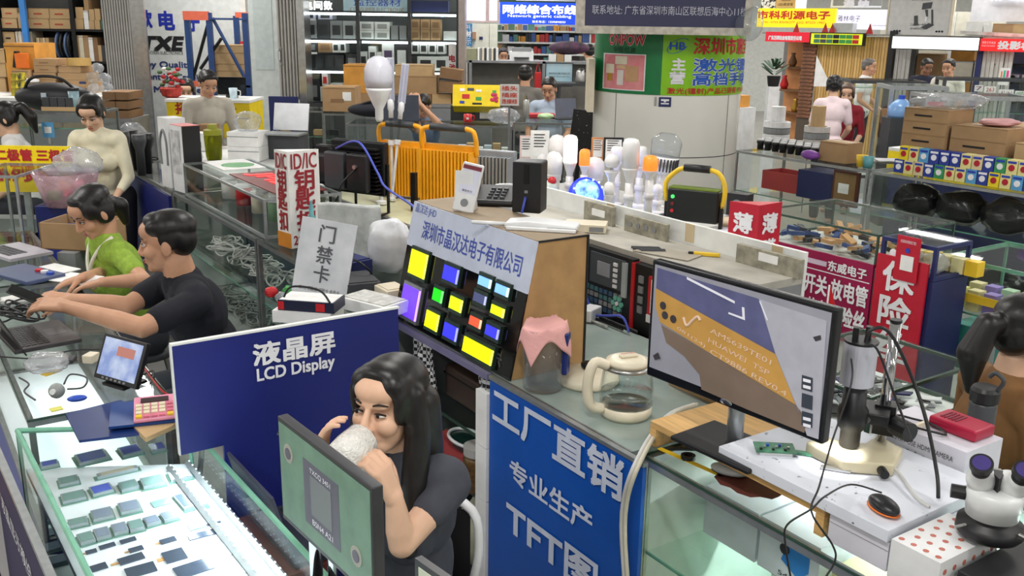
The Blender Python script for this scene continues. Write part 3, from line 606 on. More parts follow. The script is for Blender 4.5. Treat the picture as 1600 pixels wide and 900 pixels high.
# ================================================================== COLUMN
CX, CYy, CR = 1041, 8.1, 0.0
cc = PY(1041, 150, 8.1); CR = 111 * 8.1 / F * 1.0
colm = M('column_panel', (236, 234, 227), .22, var=.03, scale=2)
col = struct('trim_5', MB().lathe([(CR, 0), (CR, 3.3)], 96, (cc.x, 8.1, 0)), colm, sm=1)
def cyl_pt(ang, z, r): return Vector((cc.x + r * math.sin(ang), 8.1 - r * math.cos(ang), z))
def colz(v): return PY(1041, v, 8.1 - CR)[2]
for a in (-.86, .78):
    mb = MB(); mb.add([cyl_pt(a - .004, 0, CR + .002), cyl_pt(a + .004, 0, CR + .002), cyl_pt(a + .004, 3.3, CR + .002), cyl_pt(a - .004, 3.3, CR + .002)], [(0, 1, 2, 3)]); mb.mk('panel_joint', ink, col)
mb = MB().grid(lambda s, q: cyl_pt(-.2 + 1.6 * s, colz(247) + (.006 if q else 0), CR + .002), 24, 1); mb.mk('panel_joint', ink, col)
def wrap(name, a0, a1, z0, z1, r, mat, parent=col, n=40):
    mb = MB().grid(lambda s, q: cyl_pt(a0 + (a1 - a0) * s, z0 + (z1 - z0) * q, r), n, 1); return mb.mk(name, mat, parent, sm=1)
z0w, z1w = colz(149), colz(50)
cs = thing('column_wrap_sign', 'green and lime advertising wrap around the round white column', 'sign', (0, 0, 0))
wrap('green_panel', -1.62, -.23, z0w, z1w, CR + .006, M('deep_green', (16, 116, 64), .3), cs); wrap('lime_panel', -.23, 1.62, z0w, z1w, CR + .006, M('lime_green', (134, 196, 24), .3), cs)
def ca(u): return math.asin(max(-1, min(1, (u - 1041) / 111)))
def ctext(s, u0, v0, u1, v1, mat, bold=.003, r=CR + .010):
    a0, a1 = ca(u0), ca(u1); za, zb = colz(v1), colz(v0)
    text(cs, s, 0, 0, 1, 1, mat, y=0, bold=0, fn=lambda p: cyl_pt((a0 + a1) / 2 + p.x * (a1 - a0), (za + zb) / 2 + p.z * (zb - za), r - p.y))
    if bold:
        for dx, dz in ((bold, 0), (-bold, 0), (0, bold), (0, -bold)):
            text(cs, s, 0, 0, 1, 1, mat, y=0, fn=lambda p, dx=dx, dz=dz: cyl_pt((a0 + a1) / 2 + p.x * (a1 - a0) + dx / CR, (za + zb) / 2 + p.z * (zb - za) + dz, r))
rw = M('red_letter', (200, 30, 36), .5); bl = M('blue_letter', (24, 92, 196), .5)
ctext('ONPOW', 946, 55, 992, 72, inkwhite, .006, CR + .008); ctext('ONPOW', 946, 55, 992, 72, rw, .002, CR + .011)
ctext('中国·红波', 952, 75, 980, 84, M('dark_green_ink', (14, 60, 40), .5), .001)
ctext('深圳市惠宝电', 1058, 58, 1157, 84, rw, .004)
ctext('主', 1029, 91, 1048, 109, inkwhite, .004); ctext('营', 1027, 112, 1048, 131, inkwhite, .004)
ctext('激光镭射', 1059, 91, 1153, 111, inkwhite, .008, CR + .009); ctext('激光镭射', 1059, 91, 1153, 111, bl, .003, CR + .012)
ctext('高档手电筒', 1059, 113, 1160, 133, inkwhite, .008, CR + .009); ctext('高档手电筒', 1059, 113, 1160, 133, bl, .003, CR + .012)
ctext('激光(镭射)产品已获得 FDA CE SGS', 1024, 137, 1156, 148, rw, .001)
ctext('HB', 1025, 66, 1046, 77, bl, .003); 
mb = MB()
for k in range(28):
    a = .35 + k * 5.2 / 27; a2 = .35 + (k + 1) * 5.2 / 27
    q = [cyl_pt((1036 - 1041) / 111 + .135 * math.cos(x) * s, (colz(82) + colz(61)) / 2 + .05 * math.sin(x) * s + .03 * math.cos(x), CR + .0095) for x, s in ((a, 1), (a2, 1), (a2, .93), (a, .93))]
    mb.add(q, [(0, 1, 2, 3)])
mb.mk('logo_swoosh', bl, cs)
# product photo in the green panel
a0, a1 = ca(944), ca(994)
def cquad(name, u0, v0, u1, v1, mat, r): return wrap(name, ca(u0), ca(u1), colz(v1), colz(v0), r, mat, cs, 12)
cquad('photo_border', 940, 86, 994, 144, inkwhite, CR + .009); cquad('photo', 941.5, 87.5, 992.5, 142.5, M('photo_pink', (206, 110, 120), .4, rgb2=(224, 150, 150), scale=6), CR + .011)
for u0, v0, u1, v1, m in ((955, 90, 970, 103, cream), (944, 103, 954, 118, cream), (958, 112, 966, 136, M('photo_clear', (214, 206, 200), .3)), (968, 105, 985, 130, M('photo_amber', (190, 150, 110), .3)), (946, 118, 952, 130, gold), (957, 104, 968, 110, M('photo_tan', (214, 180, 140), .4))): cquad('pictured_switch', u0, v0, u1, v1, m, CR + .013)
cquad('blue_notice', 1014, 152, 1031, 167, navy, CR + .006); cquad('notice_print', 1017, 155, 1028, 158, inkwhite, CR + .008); cquad('notice_print', 1017, 161, 1028, 163, inkwhite, CR + .008); cquad('metal_hook', 1008, 152, 1011, 166, steel, CR + .006)
ctext('1', 1021, 155, 1024, 160, inkwhite, 0, CR + .0085)
# big overhead sign box on the column front
OS = FP(7.25)
t, w, h = board(OS, 'overhead_sign', 'dark indigo overhead sign board with a white address line on the column', 'sign', (916, -120, 1168, 42), M('indigo_board', (58, 60, 92), .35, var=.06, scale=2), .243, frame=M('worn_wood_edge', (196, 190, 178), .7, var=.2, scale=20), fw=.055)
text(t, '联系地址: 广东省深圳市南山区联想后海中心11楼', .035, .115, w * .97, .065, M('pale_ink', (198, 200, 214), .5))
for x in (-.5, .5): B(x - .02, x + .02, .12, .18, h + .05, 4.2 - t.location.z).mk('hanger', steel, t)
mb = MB().ell((0, 0, .1), (.1, .09, .12), 18, 12); mb.v = [tuple(c * (1 + .1 * math.sin(31 * c2)) for c, c2 in zip(q, (q[1], q[2], q[0]))) for q in mb.v]
o = mb.mk('plastic_wrap', thinfilm, sm=1, loc=(OS.at(1167, 60)[0], 7.2, OS.at(1167, 60)[1])); tag(o, 'bunched clear plastic wrap taped to the sign corner', 'wrap')
o = B(0, .05, 0, .3, 0, .42).mk('cream_board', cream, loc=(FP(7.7).at(923, 175)[0] - .02, 7.8, FP(7.7).at(923, 177)[1])); tag(o, 'narrow cream board fixed to the side of the column', 'board')
# ================================================================== RIGHT BACK SHOPS
RW = Plane((4.6, 17.0), R(-41.5))
def rboard(name, label, cat, rc, mat, depth=.03, back=0, **k): return board(RW, name, label, cat, rc, mat, depth, back, **k)
t, w, h = rboard('shop_sign', 'yellow hanging sign with red characters above the red fascia', 'sign', (1183, 13, 1305, 43), EM('lit_yellow', (252, 226, 24), .5), .06, .3)
text(t, '市科利源电子', -w * .03, h * .65, w * .93, h * .42, M('vermilion', (214, 60, 30), .5), bold=.006); text(t, 'TEL: 0755-83696377  QQ: 87223 1987', -w * .02, h * .26, w * .8, h * .13, M('vermilion'))
t, w, h = rboard('shop_sign', 'white lit sign with black brush characters beside the yellow sign', 'sign', (1307, 15, 1390, 46), EM('lit_lilac', (232, 228, 252), .8), .06, .35)
text(t, '雅林电子', -w * .26, h * .55, w * .44, h * .32, ink); text(t, 'Electronic components', w * .3, h * .2, w * .32, h * .1, ink)
t, w, h = rboard('outline_sign', 'white outlined characters above the brush lettered sign', 'sign', (1300, -14, 1378, 12), M('dull_backing', (150, 152, 148), .6), .04, .6)
text(t, '海 纳', 0, h * .25, w * .5, h * .45, inkwhite, bold=.01); 
for x0, x1, z0, z1 in ((-w / 2, w / 2, .0, .03), (-w / 2, -w / 2 + .03, .03, h)): B(x0, x1, -.03, 0, z0, z1).mk('frame_bar', white, t)
t, w, h = rboard('poster', 'large grey poster showing a microscope camera on a stand', 'poster', (1391, -50, 1489, 55), M('poster_grey', (206, 206, 204), .5), .04, .1)
pt = lambda u, v: (RW.at(u, v, .1)[0] - RW.at(1440, 0, .1)[0], RW.at(u, v, .1)[1] - t.location.z)
def pq(name, pts, mat): q = [pt(*p) for p in pts]; MB().add([(x, -.006, z) for x, z in q], [tuple(range(len(q)))]).mk(name, mat, t)
pq('pictured_screen', [(1443, 5), (1458, 3), (1456, 13), (1441, 15)], M('print_grey', (70, 72, 76), .5)); pq('pictured_post', [(1456, 15), (1459, 15), (1459, 40), (1456, 40)], M('print_grey')); pq('pictured_arm', [(1446, 15), (1451, 15), (1451, 26), (1448, 26)], M('print_grey')); pq('pictured_base', [(1439, 43), (1452, 36), (1461, 39), (1448, 46)], M('print_grey')); pq('pictured_remote', [(1429, 25), (1435, 24), (1435, 39), (1429, 40)], M('print_grey')); pq('pictured_slide', [(1447, 26), (1450, 26), (1448, 34), (1445, 33)], inkwhite)
text(t, '工业数码一体机', 0, .16, w * .26, .04, ink); text(t, 'HD MICROSCOPE', 0, .1, w * .24, .03, ink); text(t, '●●●', w * .35, .06, .12, .03, ink); text(t, '●●●', -w * .33, .06, .12, .03, ink); text(t, 'USB HDMI MICROSCOPE', 0, h * .54, w * .3, .04, ink)
B(-w / 2 - .02, -w / 2, -.02, .04, 0, h).mk('edge_strip', cream, t); B(w / 2, w / 2 + .04, -.02, .04, 0, h).mk('edge_strip', cream, t)
t, w, h = rboard('lit_letters', 'huge white lit characters above the projector fascia', 'letters', (1520, -40, 1660, 34), M('letter_backing', (190, 190, 196), .6), .04, .6); text(t, '便携', w * .02, h * .74, w * .62, h * .5, EM('white_neon', (250, 250, 255), 2), bold=.03, y=-.05)
t, w, h = rboard('small_sign', 'tan sign with dark characters above the yellow sign', 'sign', (1213, -14, 1243, 12), M('tan_sign', (206, 170, 110), .5), .04, .5); text(t, 'LED贵宾室', 0, h * .2, w * .8, h * .18, ink); text(t, '德高', 0, h * .5, w * .5, h * .2, ink)
t, w, h = rboard('small_sign', 'pale sign with a black pattern beside the tan sign', 'sign', (1190, -14, 1212, 13), M('pattern_sign', (220, 220, 216), .5, rgb2=(40, 40, 40), scale=20, mixlo=.5, mixhi=.55), .04, .5)
t, w, h = rboard('light_box', 'tiny white lit box between the tan sign and the frame', 'light box', (1244, -14, 1259, 14), EM('lightbox_white', (236, 240, 255), 1.3), .04, .5)
# fascia line
fx0, fx1 = RW.at(1190, 60)[0], RW.at(1640, 62)[0]; fz = lambda u, v: RW.at(u, v)[1]
t = RW.thing('fascia_ledge', 'dusty ledge running above the shop fascias', 'ledge', 0, 0); B(fx0, fx1, .0, 1.0, fz(1400, 56) - .01, fz(1400, 56) + .02).mk('ledge', M('dusty_ledge', (150, 148, 140), .8, var=.2, scale=6), t)
for x in (fx0, (fx0 + fx1) / 2, fx1 - .1): B(x, x + .1, .9, 1, 0, fz(1400, 56) - .01).mk('support', greyp, t)
t, w, h = rboard('fascia_sign', 'red shop fascia with white characters beside the yellow green one', 'sign', (1196, 50, 1265, 65.5), EM('lit_red', (214, 30, 50), .4), .1, -.12); text(t, '广东万邦达金有限责任公司', -w * .05, h * .4, w * .75, h * .42, inkwhite, bold=.004)
t, w, h = rboard('fascia_sign', 'yellow green shop fascia patterned with circuit boards', 'sign', (1267, 52.5, 1348, 69.5), EM('lit_lime', (214, 226, 30), .5), .1, -.12, frame=blackp, fw=.015)
for i in range(14):
    x = -w * .38 + (i % 7) * w * .125; z = h * (.72 if i < 7 else .28)
    B(x - .05, x + .05, -.008, 0, z - .03, z + .03).mk('printed_chip', [pcb, greenp, ink, M('print_grey'), redp, greenp, pcb][(i * 3) % 7], t)
t, w, h = rboard('fascia_sign', 'blank glowing white light box fascia over the open shop', 'sign', (1394, 58, 1530, 77), EM('lit_fascia', (255, 252, 246), 1.2), .1, -.12, frame=blackp, fw=.015)
t, w, h = rboard('fascia_sign', 'red projector shop fascia with white characters', 'sign', (1531, 61, 1640, 81), EM('lit_red2', (232, 34, 36), .5), .1, -.12); text(t, '投影机', w * .02, h * .5, w * .5, h * .62, inkwhite, bold=.006); text(t, '投影仪专卖店', -w * .37, h * .68, w * .2, h * .2, inkwhite); text(t, 'PROJECTOR MARKET', -w * .37, h * .4, w * .2, h * .14, inkwhite)
for i, (u0, v0, u1, v1, m) in enumerate(((1302, 36, 1332, 51, M('grey_crate', (186, 190, 190), .5)), (1510, 28, 1536, 50, bw), (1537, 36, 1551, 52, bw), (1551, 34, 1583, 54, card), (1583, 34, 1612, 54, card2))):
    carton(RW, u0, v0, u1, v1, .4 if i else .18, ['plain grey box on the fascia ledge under the signs', 'white box on the ledge beside the microscope poster', 'small pale box on the ledge beside the white box', 'brown carton with a diamond mark on the fascia ledge', 'tan carton beside the diamond marked one on the ledge'][i], m, .15, z0=fz(1400, 56) + .021 if i else None, seam=i > 2)
t = RW.thing('paper_bundle', 'untidy pile of papers and plastic on the fascia ledge', 'papers', RW.at(1560, 55)[0], fz(1400, 56) + .021, .05); MB().box((0, 0, .03), (1.1, .1, .05), (0, .04, 0)).mk('papers', M('paper_pile', (206, 202, 196), .8, var=.25, scale=9), t)
for i, u in enumerate((1241, 1286, 1297, 1356)):
    t = RW.thing('pennant_flag', 'little red pennant flag on the fascia ledge', 'flag', RW.at(u, 46)[0], fz(1400, 56) + .021, .08, 'red pennants on the fascia ledge'); MB().cyl((0, 0, 0), (0, 0, .14), .006, n=6).mk('stick', woodk, t); MB().prism([(-.06, 0.0), (.06, 0), (0, .17)], 0, .008, 'y').mk('cloth', redp, t)
# wooden slat wall
t = RW.thing('slat_wall', 'wall of vertical light wood slats behind the man in white', 'wall', 0, 0); a, b, _, _ = RW.rect(1270, 80, 1386, 120); n = 26; wv = (b - a) / n; zt = fz(1330, 57)
B(a, b, .16, .2, 0, zt).mk('backing', woodk, t)
sm = [M('slat_wood_%d' % i, c, .5, var=.1, scale=5, stretch=(6, 6, .6)) for i, c in enumerate(((208, 168, 100), (196, 154, 88), (216, 178, 114)))]
me = [B(0, wv * .86, .1, .16, 0, zt).mesh('slat', q) for q in sm]
for i in range(n): o = bpy.data.objects.new('slat', me[(i * 7) % 3]); COL.objects.link(o); o.parent = t; o.location = (a + i * wv, 0, 0)
x = RW.at(1390, 90)[0]; struct('trim_6', B(x - .04, x + .05, .0, .2, 0, zt + .1), blackp, loc=RW.p, rotz=RW.a)
# warm shop at the left
a, b, z0, z1 = RW.rect(1196, 66, 1262, 150)
t = RW.thing('warm_shop_shelf', 'shop interior shelf, warm glow painted on its back, with ornaments behind the glass case', 'shelf', (a + b) / 2, 0, .5); w = b - a
B(-w / 2, w / 2, .3, .34, 0, z1).mk('back_panel', M('painted_glow_back', (214, 150, 96), .6), t)  # warm light of the interior is put into the panel colour
for i, z in enumerate((.6, 1.0, 1.4)): B(-w / 2, w / 2, 0, .3, z, z + .03).mk('shelf', woodk, t)
for i in range(6): MB().lathe([(.05, 0), (.08, .08), (.03, .2), (.05, .24)], 12, (-w * .4 + i * w * .16, .12, (1.03, 1.43, .63)[i % 3])).mk('ornament', [redp, woodk, gold, paper][i % 4], t, sm=1)
xx = RW.at(1261, 90)[0]; t = RW.thing('brick_pillar', 'narrow pillar of brown stacked tiles at the shop edge', 'pillar', xx, 0, .05)
B(-.12, .12, .02, .2, 0, zt).mk('core', M('grout', (90, 80, 70), .9), t); me = B(-.12, .12, 0, .03, 0, .05).mesh('tile', M('brown_tile', (126, 84, 60), .6, var=.3, scale=20))
for i in range(22): o = bpy.data.objects.new('tile', me); COL.objects.link(o); o.parent = t; o.location = (.02 * (i % 2), -.005, .6 + i * .06)
# open shop with the two men
a, b, _, _ = RW.rect(1396, 90, 1531, 120, 1.4); t = RW.thing('shop_interior', 'pale back wall of the open shop behind the two men', 'wall', (a + b) / 2, 0, 1.4); B(-(b - a) / 2 - .3, (b - a) / 2 + .3, 0, .05, 0, 2.4).mk('panel', M('interior_cream', (222, 220, 204), .6), t); B(.18, .24, -.05, 0, 0, 2.4).mk('pipe', white, t)
shutter_p = RW.thing('folding_shutter', 'folded pale shutter between the wood slats and open shop', 'shutter', RW.at(1394, 90)[0], 0, .05)
me = B(0, .05, 0, .03, 0, fz(1400, 56) - .012).mesh('slat', M('shutter_grey'))
for i in range(4): o = bpy.data.objects.new('slat', me); COL.objects.link(o); o.parent = shutter_p; o.location = (.03 + i * .06, .02 * (i % 2), 0)
shutter_p = RW.thing('folding_shutter', 'folded pale shutter between the open shop and projector shelf', 'shutter', RW.at(1534, 90)[0], 0, .05)
me = B(0, .05, 0, .03, 0, fz(1400, 56) - .012).mesh('slat', M('shutter_pale', (200, 200, 194), .45, .2, .1, 6))
for i in range(7): o = bpy.data.objects.new('slat', me); COL.objects.link(o); o.parent = shutter_p; o.location = (i * .062, .025 * (i % 2), 0)
x = RW.at(1529, 90)[0]; struct('trim_7', B(x - .03, x + .04, .0, .2, 0, zt), navy, loc=RW.p, rotz=RW.a)
carton(RW, 1432, 84, 1466, 118, .4, 'big brown carton behind the bearded man', card, .9, z0=None)
t = RW.thing('metal_rack', 'grey metal rack with orange cartons beside the man in cream', 'rack', RW.at(1500, 100, .8)[0], 0, .8)
for z in (1.08, 1.36, 1.62): B(-.2, .22, 0, .35, z - .02, z).mk('shelf', alu, t)
for x in (-.2, .2): B(x, x + .02, 0, .02, 0, 1.64).mk('upright', darkgrey, t)
for i, (x, z) in enumerate(((0, 1.62), (-.08, 1.08), (.12, 1.08))):
    o = B(-.1 if i else -.17, .09 if i else .19, .03, .3, 0, .2).mk('carton', kraft, loc=RW.pt(RW.at(1500, 100, .8)[0] + x, z, .8), rotz=RW.a); tag(o, ['orange carton on top of the grey metal rack', 'orange carton on the lower rack shelf', 'orange carton on the lower rack shelf'][i], 'box', 'orange cartons on the metal rack')
# projector shelf
PJ = RW; xq = RW.at(1582, 100)[0]
t = RW.thing('projector_shelf', 'dark shelf with white projectors below the red projector fascia', 'shelf', xq, 0, .3)
B(-.35, .5, .4, .44, 0, 1.9).mk('back_panel', M('cool_back', (120, 130, 160), .5), t)
for z in (1.06, 1.36, 1.62): B(-.35, .5, 0, .4, z - .03, z).mk('shelf', blackp, t)
for i in range(8):
    tt = RW.thing('projector', 'small white projector with a dark lens on the shelf', 'projector', xq - .26 + (i % 4) * .2, (1.362, 1.062)[i // 4], .36, 'projectors on the dark shelf'); B(-.085, .085, 0, .2, 0, .11).mk('body', [whitep, M('lavender_white', (206, 208, 230), .4)][i % 2], tt, bevel=.02); MB().cyl((0, 0, .055), (0, -.03, .055), .04, n=16).mk('lens', blackp, tt)
t, w, h = rboard('price_board', 'white board with green and pink stripes beside the projectors', 'sign', (1561, 106, 1577, 133), paper, .02, -.3); B(-w * .35, -w * .22, -.004, 0, h * .2, h * .8).mk('stripe', orange, t); B(-w * .1, w * .1, -.004, 0, h * .3, h * .85).mk('stripe', M('mint', (60, 190, 150), .5), t); B(w * .2, w * .42, -.004, 0, h * .3, h * .85).mk('stripe', M('pink_stripe', (230, 60, 150), .5), t)
B(-.01, .01, .02, .03, -t.location.z, 0).mk('leg', greyp, t)
# ================================================================== STALL ROWS (s along the row, q across it)
GO = P(400, 374, 1.0)
def G(s, q, z): p = GO + VA * s + VB * q; return Vector((p.x, p.y, z))
def SQ(u, v, h): d = P(u, v, h) - GO; return d.dot(VA), d.dot(VB)
def showcase(label, s0, s1, q0, q1, top, base=.3, shelves=(), frame=alu, basem=None, group=None, name='glass_showcase', rail=.02, deck=None, back=None, topglass=True, z0=0, org=None, ang=A, frontm=None, gl=None, edge=None):
    t = thing(name, label, 'showcase', org if org is not None else G(s0, q0, z0), ang, group); L, Wd = s1 - s0, q1 - q0; hh = top - z0; r = rail; g_ = gl or glass
    if base: B(0, L, 0, Wd, 0, base).mk('base', basem or M('case_base', (168, 172, 170), .5), t)
    for x in (0, L - r):
        for y in (0, Wd - r): B(x, x + r, y, y + r, base, hh).mk('post', frame, t)
    for z in ((hh - r, hh), (base, base + r)):
        for y in (0, Wd - r): B(r, L - r, y, y + r, z[0], z[1]).mk('rail', frame, t)
        for x in (0, L - r): B(x, x + r, r, Wd - r, z[0], z[1]).mk('rail', frame, t)
    B(r, L - r, .004, .009, base + r, hh - r).mk('front_pane', frontm or g_, t); B(r, L - r, Wd - .009, Wd - .004, base + r, hh - r).mk('back_pane', back or g_, t)
    B(.004, .009, r, Wd - r, base + r, hh - r).mk('side_pane', g_, t); B(L - .009, L - .004, r, Wd - r, base + r, hh - r).mk('side_pane', g_, t)
    if topglass:
        B(.002, L - .002, .002, Wd - .002, hh, hh + .006).mk('top_pane', g_, t)
        if edge: 
            for a in ((0, L, -.002, .002), (0, L, Wd - .002, Wd + .002)): B(a[0], a[1], a[2], a[3], hh, hh + .007).mk('glass_edge', edge, t)
            for a in ((-.002, .002, 0, Wd), (L - .002, L + .002, 0, Wd)): B(a[0], a[1], a[2], a[3], hh, hh + .007).mk('glass_edge', edge, t)
    for z in shelves:
        B(r, L - r, .02, Wd - .02, z - .006, z).mk('shelf', glass2, t); B(r, L - r, .015, .02, z - .007, z + .001).mk('shelf_edge', gedge, t)
    if deck: B(r, L - r, .012, Wd - .012, base, base + .012).mk('deck', deck, t)
    return t
def put(u, v, h, name, label, cat, rz=0, group=None): return thing(name, label, cat, P(u, v, h), rz, group)
def bag(loc, r, label, mat=film, group=None, seed=0, name='plastic_bag', cat='bag', amp=.16, rz=0):
    random.seed(seed); ph = [random.random() * 6 for _ in range(6)]
    mb = MB().ell((0, 0, 0), r, 28, 18); vs = []
    for q in mb.v:
        n = Vector((q[0] / r[0], q[1] / r[1], q[2] / r[2])); k = 1 + amp * (math.sin(5 * n.x + ph[0] + 3 * n.z) * .4 + math.sin(9 * n.y + ph[1] + 4 * n.x) * .35 + math.sin(13 * n.z + ph[2] + 5 * n.y) * .25)
        vs.append((q[0] * k, q[1] * k, max(0, q[2] * k + r[2] * .92)))
    mb.v = vs; t = thing(name, label, cat, loc, rz, group); mb.mk('bag', mat, t, sm=1); return t
def cable(name, label, pts, r, mat, cat='cable', group=None, k=6, kind=None):
    o = MB().tube([Vector(p) for p in pts], r, 8, k).mk(name, mat, sm=1); return tag(o, label, cat, group, kind)
def coils(t, n, c, r, mat, tube=.006, name='cable_coil', seed=1):
    random.seed(seed)
    for i in range(n):
        cx, cy, cz = c[0] + random.uniform(-1, 1) * r[0], c[1] + random.uniform(-1, 1) * r[1], c[2]; mb = MB()
        for k in range(3):
            rr = random.uniform(.07, .12); e = random.uniform(.5, .8); a = random.random() * 6
            mb.tube([(cx + rr * math.cos(x + a), cy + rr * e * math.sin(x), cz + .012 * k + .01 * math.sin(2 * x)) for x in [j * 2 * PI / 18 for j in range(19)]], tube, 5)
        mb.mk(name, mat, t, sm=1)
# ------------------------------------------------------------------ main row, left part
white_cable = M('white_cable', (206, 206, 202), .5); grey_cable = M('grey_cable', (150, 154, 150), .5)
s_blue0, s_blue1 = SQ(192, 262, 1.0)[0], SQ(265, 300, 1.0)[0]
c1 = showcase('glass showcase with the navy front panel behind the woman in green', s_blue0 - .3, s_blue1, 0, .5, 1.0, .3, (.62,), alu_dk, group=None)
o = B(.32, s_blue1 - s_blue0 + .29, -.02, -.002, .35, .97).mk('front_panel', bluepanel, c1)
c2 = showcase('long glass showcase full of white cable coils behind the man in black', s_blue1 + .02, -.01, 0, .5, 1.0, .3, (.66,), alu_dk)
for z, n, sd, m in ((.661, 6, 3, white_cable), (.31, 8, 5, grey_cable)):
    for i in range(n):
        t = thing('cable_coil', 'coil of pale cable lying in the glass showcase', 'cable', G(s_blue1 + .25 + i * (abs(s_blue1) - .3) / n, .24, z), A, 'pale cable coils in the showcase'); coils(t, 3, (0, 0, .01), (.05, .08), m, .005, 'winding', sd + i)
c3 = showcase('corner glass showcase carrying the red lettered key sign', 0.01, 1.42, 0, .62, 1.0, .3, (.66,), alu_dk)
for i in range(8):
    z = .661 if i < 4 else .31
    t = thing('cable_coil', 'coil of grey cable in the corner showcase under the key sign', 'cable', G(.25 + (i % 4) * .28, .2 + .1 * (i % 2), z), A, 'grey coils under the key sign'); coils(t, 3, (0, 0, .01), (.05, .06), [white_cable, grey_cable][i % 2], .005, 'winding', 20 + i)
t = thing('parts_box', 'red and black boxed relay inside the corner showcase', 'box', G(.3, .06, .662), A); B(0, .16, 0, .09, 0, .1).mk('body', redp, t); B(.02, .14, -.003, 0, .02, .07).mk('label', blackp, t)
t = thing('parts_box', 'black boxed unit with yellow wires inside the corner showcase', 'box', G(.52, .06, .662), A); B(0, .18, 0, .09, 0, .13).mk('body', blackp, t); MB().tube([(.03, -.01, .12), (.06, -.03, .08), (.05, -.02, .02)], .008, 6, 4).mk('wire', yellowp, t)
# upper tier on the main row with the neon sign
c4 = showcase('upper glass box with a red neon sign on its lid', -1.42, .06, .03, .46, 1.215, .0, (), alu, z0=1.008, rail=.014)
neon = EM('red_neon', (255, 40, 40), 2.2)
t = thing('neon_sign', 'red glowing neon letters lying on the glass box', 'sign', G(-.75, .14, 1.223), A)
B(-.02, .75, -.02, .26, 0, .006).mk('backing', M('neon_back', (110, 40, 40), .4), t)
rm = Matrix.Rotation(-PI / 2, 4, 'X')
text(t, 'JPiDS', .36, .12, .62, .15, neon, y=-.009, rotm=rm, bold=.004)
o = B(0, .42, 0, .26, 0, .004).mk('poster_sheet', paper, loc=G(-1.35, .14, 1.2235), rotz=A); tag(o, 'printed sheet with headphones lying on the glass box', 'sheet')
MB().lathe([(.06, 0), (.1, 0), (.1, .003), (.06, .003)], 24, (.25, .14, .003)).mk('printed_ring', greenp, o)
for i in range(4):
    t = thing('jar', 'white lidded jar inside the upper glass box', 'jar', G(-1.2 + i * .28, .25, 1.01), A, 'jars in the upper glass box'); MB().lathe([(.05, 0), (.05, .1), (.045, .11)], 16).mk('body', [whitep, redp, cream, M('jar_green', (120, 150, 120), .5)][i], t, sm=1); MB().lathe([(.052, .11), (.052, .125)], 16).mk('lid', whitep, t)
bc = thing('rear_counter', 'pale counter behind the main row carrying the white boxes', 'counter', G(-3.75, .53, 0), A); B(0, 2.45, 0, .9, 0, .97).mk('body', greyp, bc); B(0, 2.45, 0, .9, .97, 1.006).mk('worktop', white, bc)
# things on the far end of the main row
def on(u, v, z=1.007): return P(u, v, z)
t = put(282, 300, 1.008, 'headphone_box', 'tall white headphone box with a black side on the main row', 'box', A + .15); B(-.09, .09, 0, .12, 0, .43).mk('body', whitep, t); B(-.075, .05, -.003, 0, .12, .4).mk('picture', M('headphone_pic', (150, 150, 152), .5, rgb2=(226, 226, 226), scale=14), t); B(.09, .093, .0, .12, 0, .43).mk('black_side', blackp, t); B(-.09, .09, 0, .12, .43, .433).mk('red_lid', M('pinkred', (214, 110, 110), .5), t)
t = put(262, 292, 1.008, 'headphone_box', 'tall white headphone box with a dark headband picture behind its twin', 'box', A + .15); B(-.08, .08, 0, .12, 0, .46).mk('body', whitep, t); MB().tube([(-.05, -.004, .15), (-.055, -.004, .3), (0, -.004, .38), (.045, -.004, .3), (.045, -.004, .15)], .008, 6, 5).mk('pictured_headband', greyp, t)
for i in range(4):
    t = put(204 + i * 9, 268 - (i % 2) * 6 + i * 3, 1.008, 'flashlight', 'black handheld torch standing among others behind the navy panel', 'torch', 0, 'black torches behind the navy panel'); MB().lathe([(.03, 0), (.03, .18), (.05, .24), (.05, .29), (.02, .29)], 16, rot=(0, -.12 + .06 * i, .3)).mk('body', blackp if i % 2 else darkgrey, t, sm=1)
t = put(222, 258, 1.008, 'wire_bundle', 'tangle of thin black wires hanging by the torches', 'cable', A); coils(t, 4, (0, 0, .03), (.05, .05), blackp, .005, 'winding', 9)
bag(on(210, 243, 1.01), (.12, .1, .14), 'bundle of glossy foil bags behind the torches', film, seed=4)
bag(P(294, 254, 1.01), (.12, .09, .06), 'white crumpled cloth bag with black print beside the shaker', M('white_cloth', (226, 228, 226), .8, bump=.4, bscale=20), seed=6, amp=.1)
t = put(335, 250, 1.01, 'shaker_bottle', 'green transparent shaker bottle with a lid', 'bottle', 2.2); gm_ = GLASS('green_tint', (176, 180, 50), .8, .1, 1.4, .25, (150, 156, 40)); MB().lathe([(.055, 0), (.062, .03), (.07, .19), (.066, .2)], 20).mk('body', gm_, t, sm=1); MB().lathe([(.071, .2), (.071, .24), (.04, .25), (.035, .28), (.03, .285)], 20).mk('lid', M('olive_lid', (150, 152, 40), .4), t); MB().lathe([(.04, .0), (.055, .13)], 16).mk('contents', M('olive_fill', (150, 150, 60), .5), t, sm=1); MB().tube([(.07, 0, .18), (.1, 0, .16), (.1, 0, .08), (.065, 0, .06)], .01, 8, 4).mk('handle', gm_, t, sm=1)
for i in range(2): 
    t = thing('archive_box', nth(i, 2) + ' plain white box in the stack of two behind the shaker', 'box', on(381, 252, 1.01) + Vector((0, 0, i * .115)), R(-8), 'two white boxes behind the shaker'); B(-.13, .13, 0, .22, 0, .113).mk('body', paper, t); B(-.13, .13, -.002, 0, .075, .08).mk('lid_edge', greyp, t)
t = put(310, 236, 1.01, 'white_carton', 'white printed carton beside the shaker bottle', 'box', R(-8)); B(-.13, .07, 0, .15, 0, .15).mk('body', paper, t); B(-.1, .03, -.003, 0, .03, .08).mk('print', greyp, t)
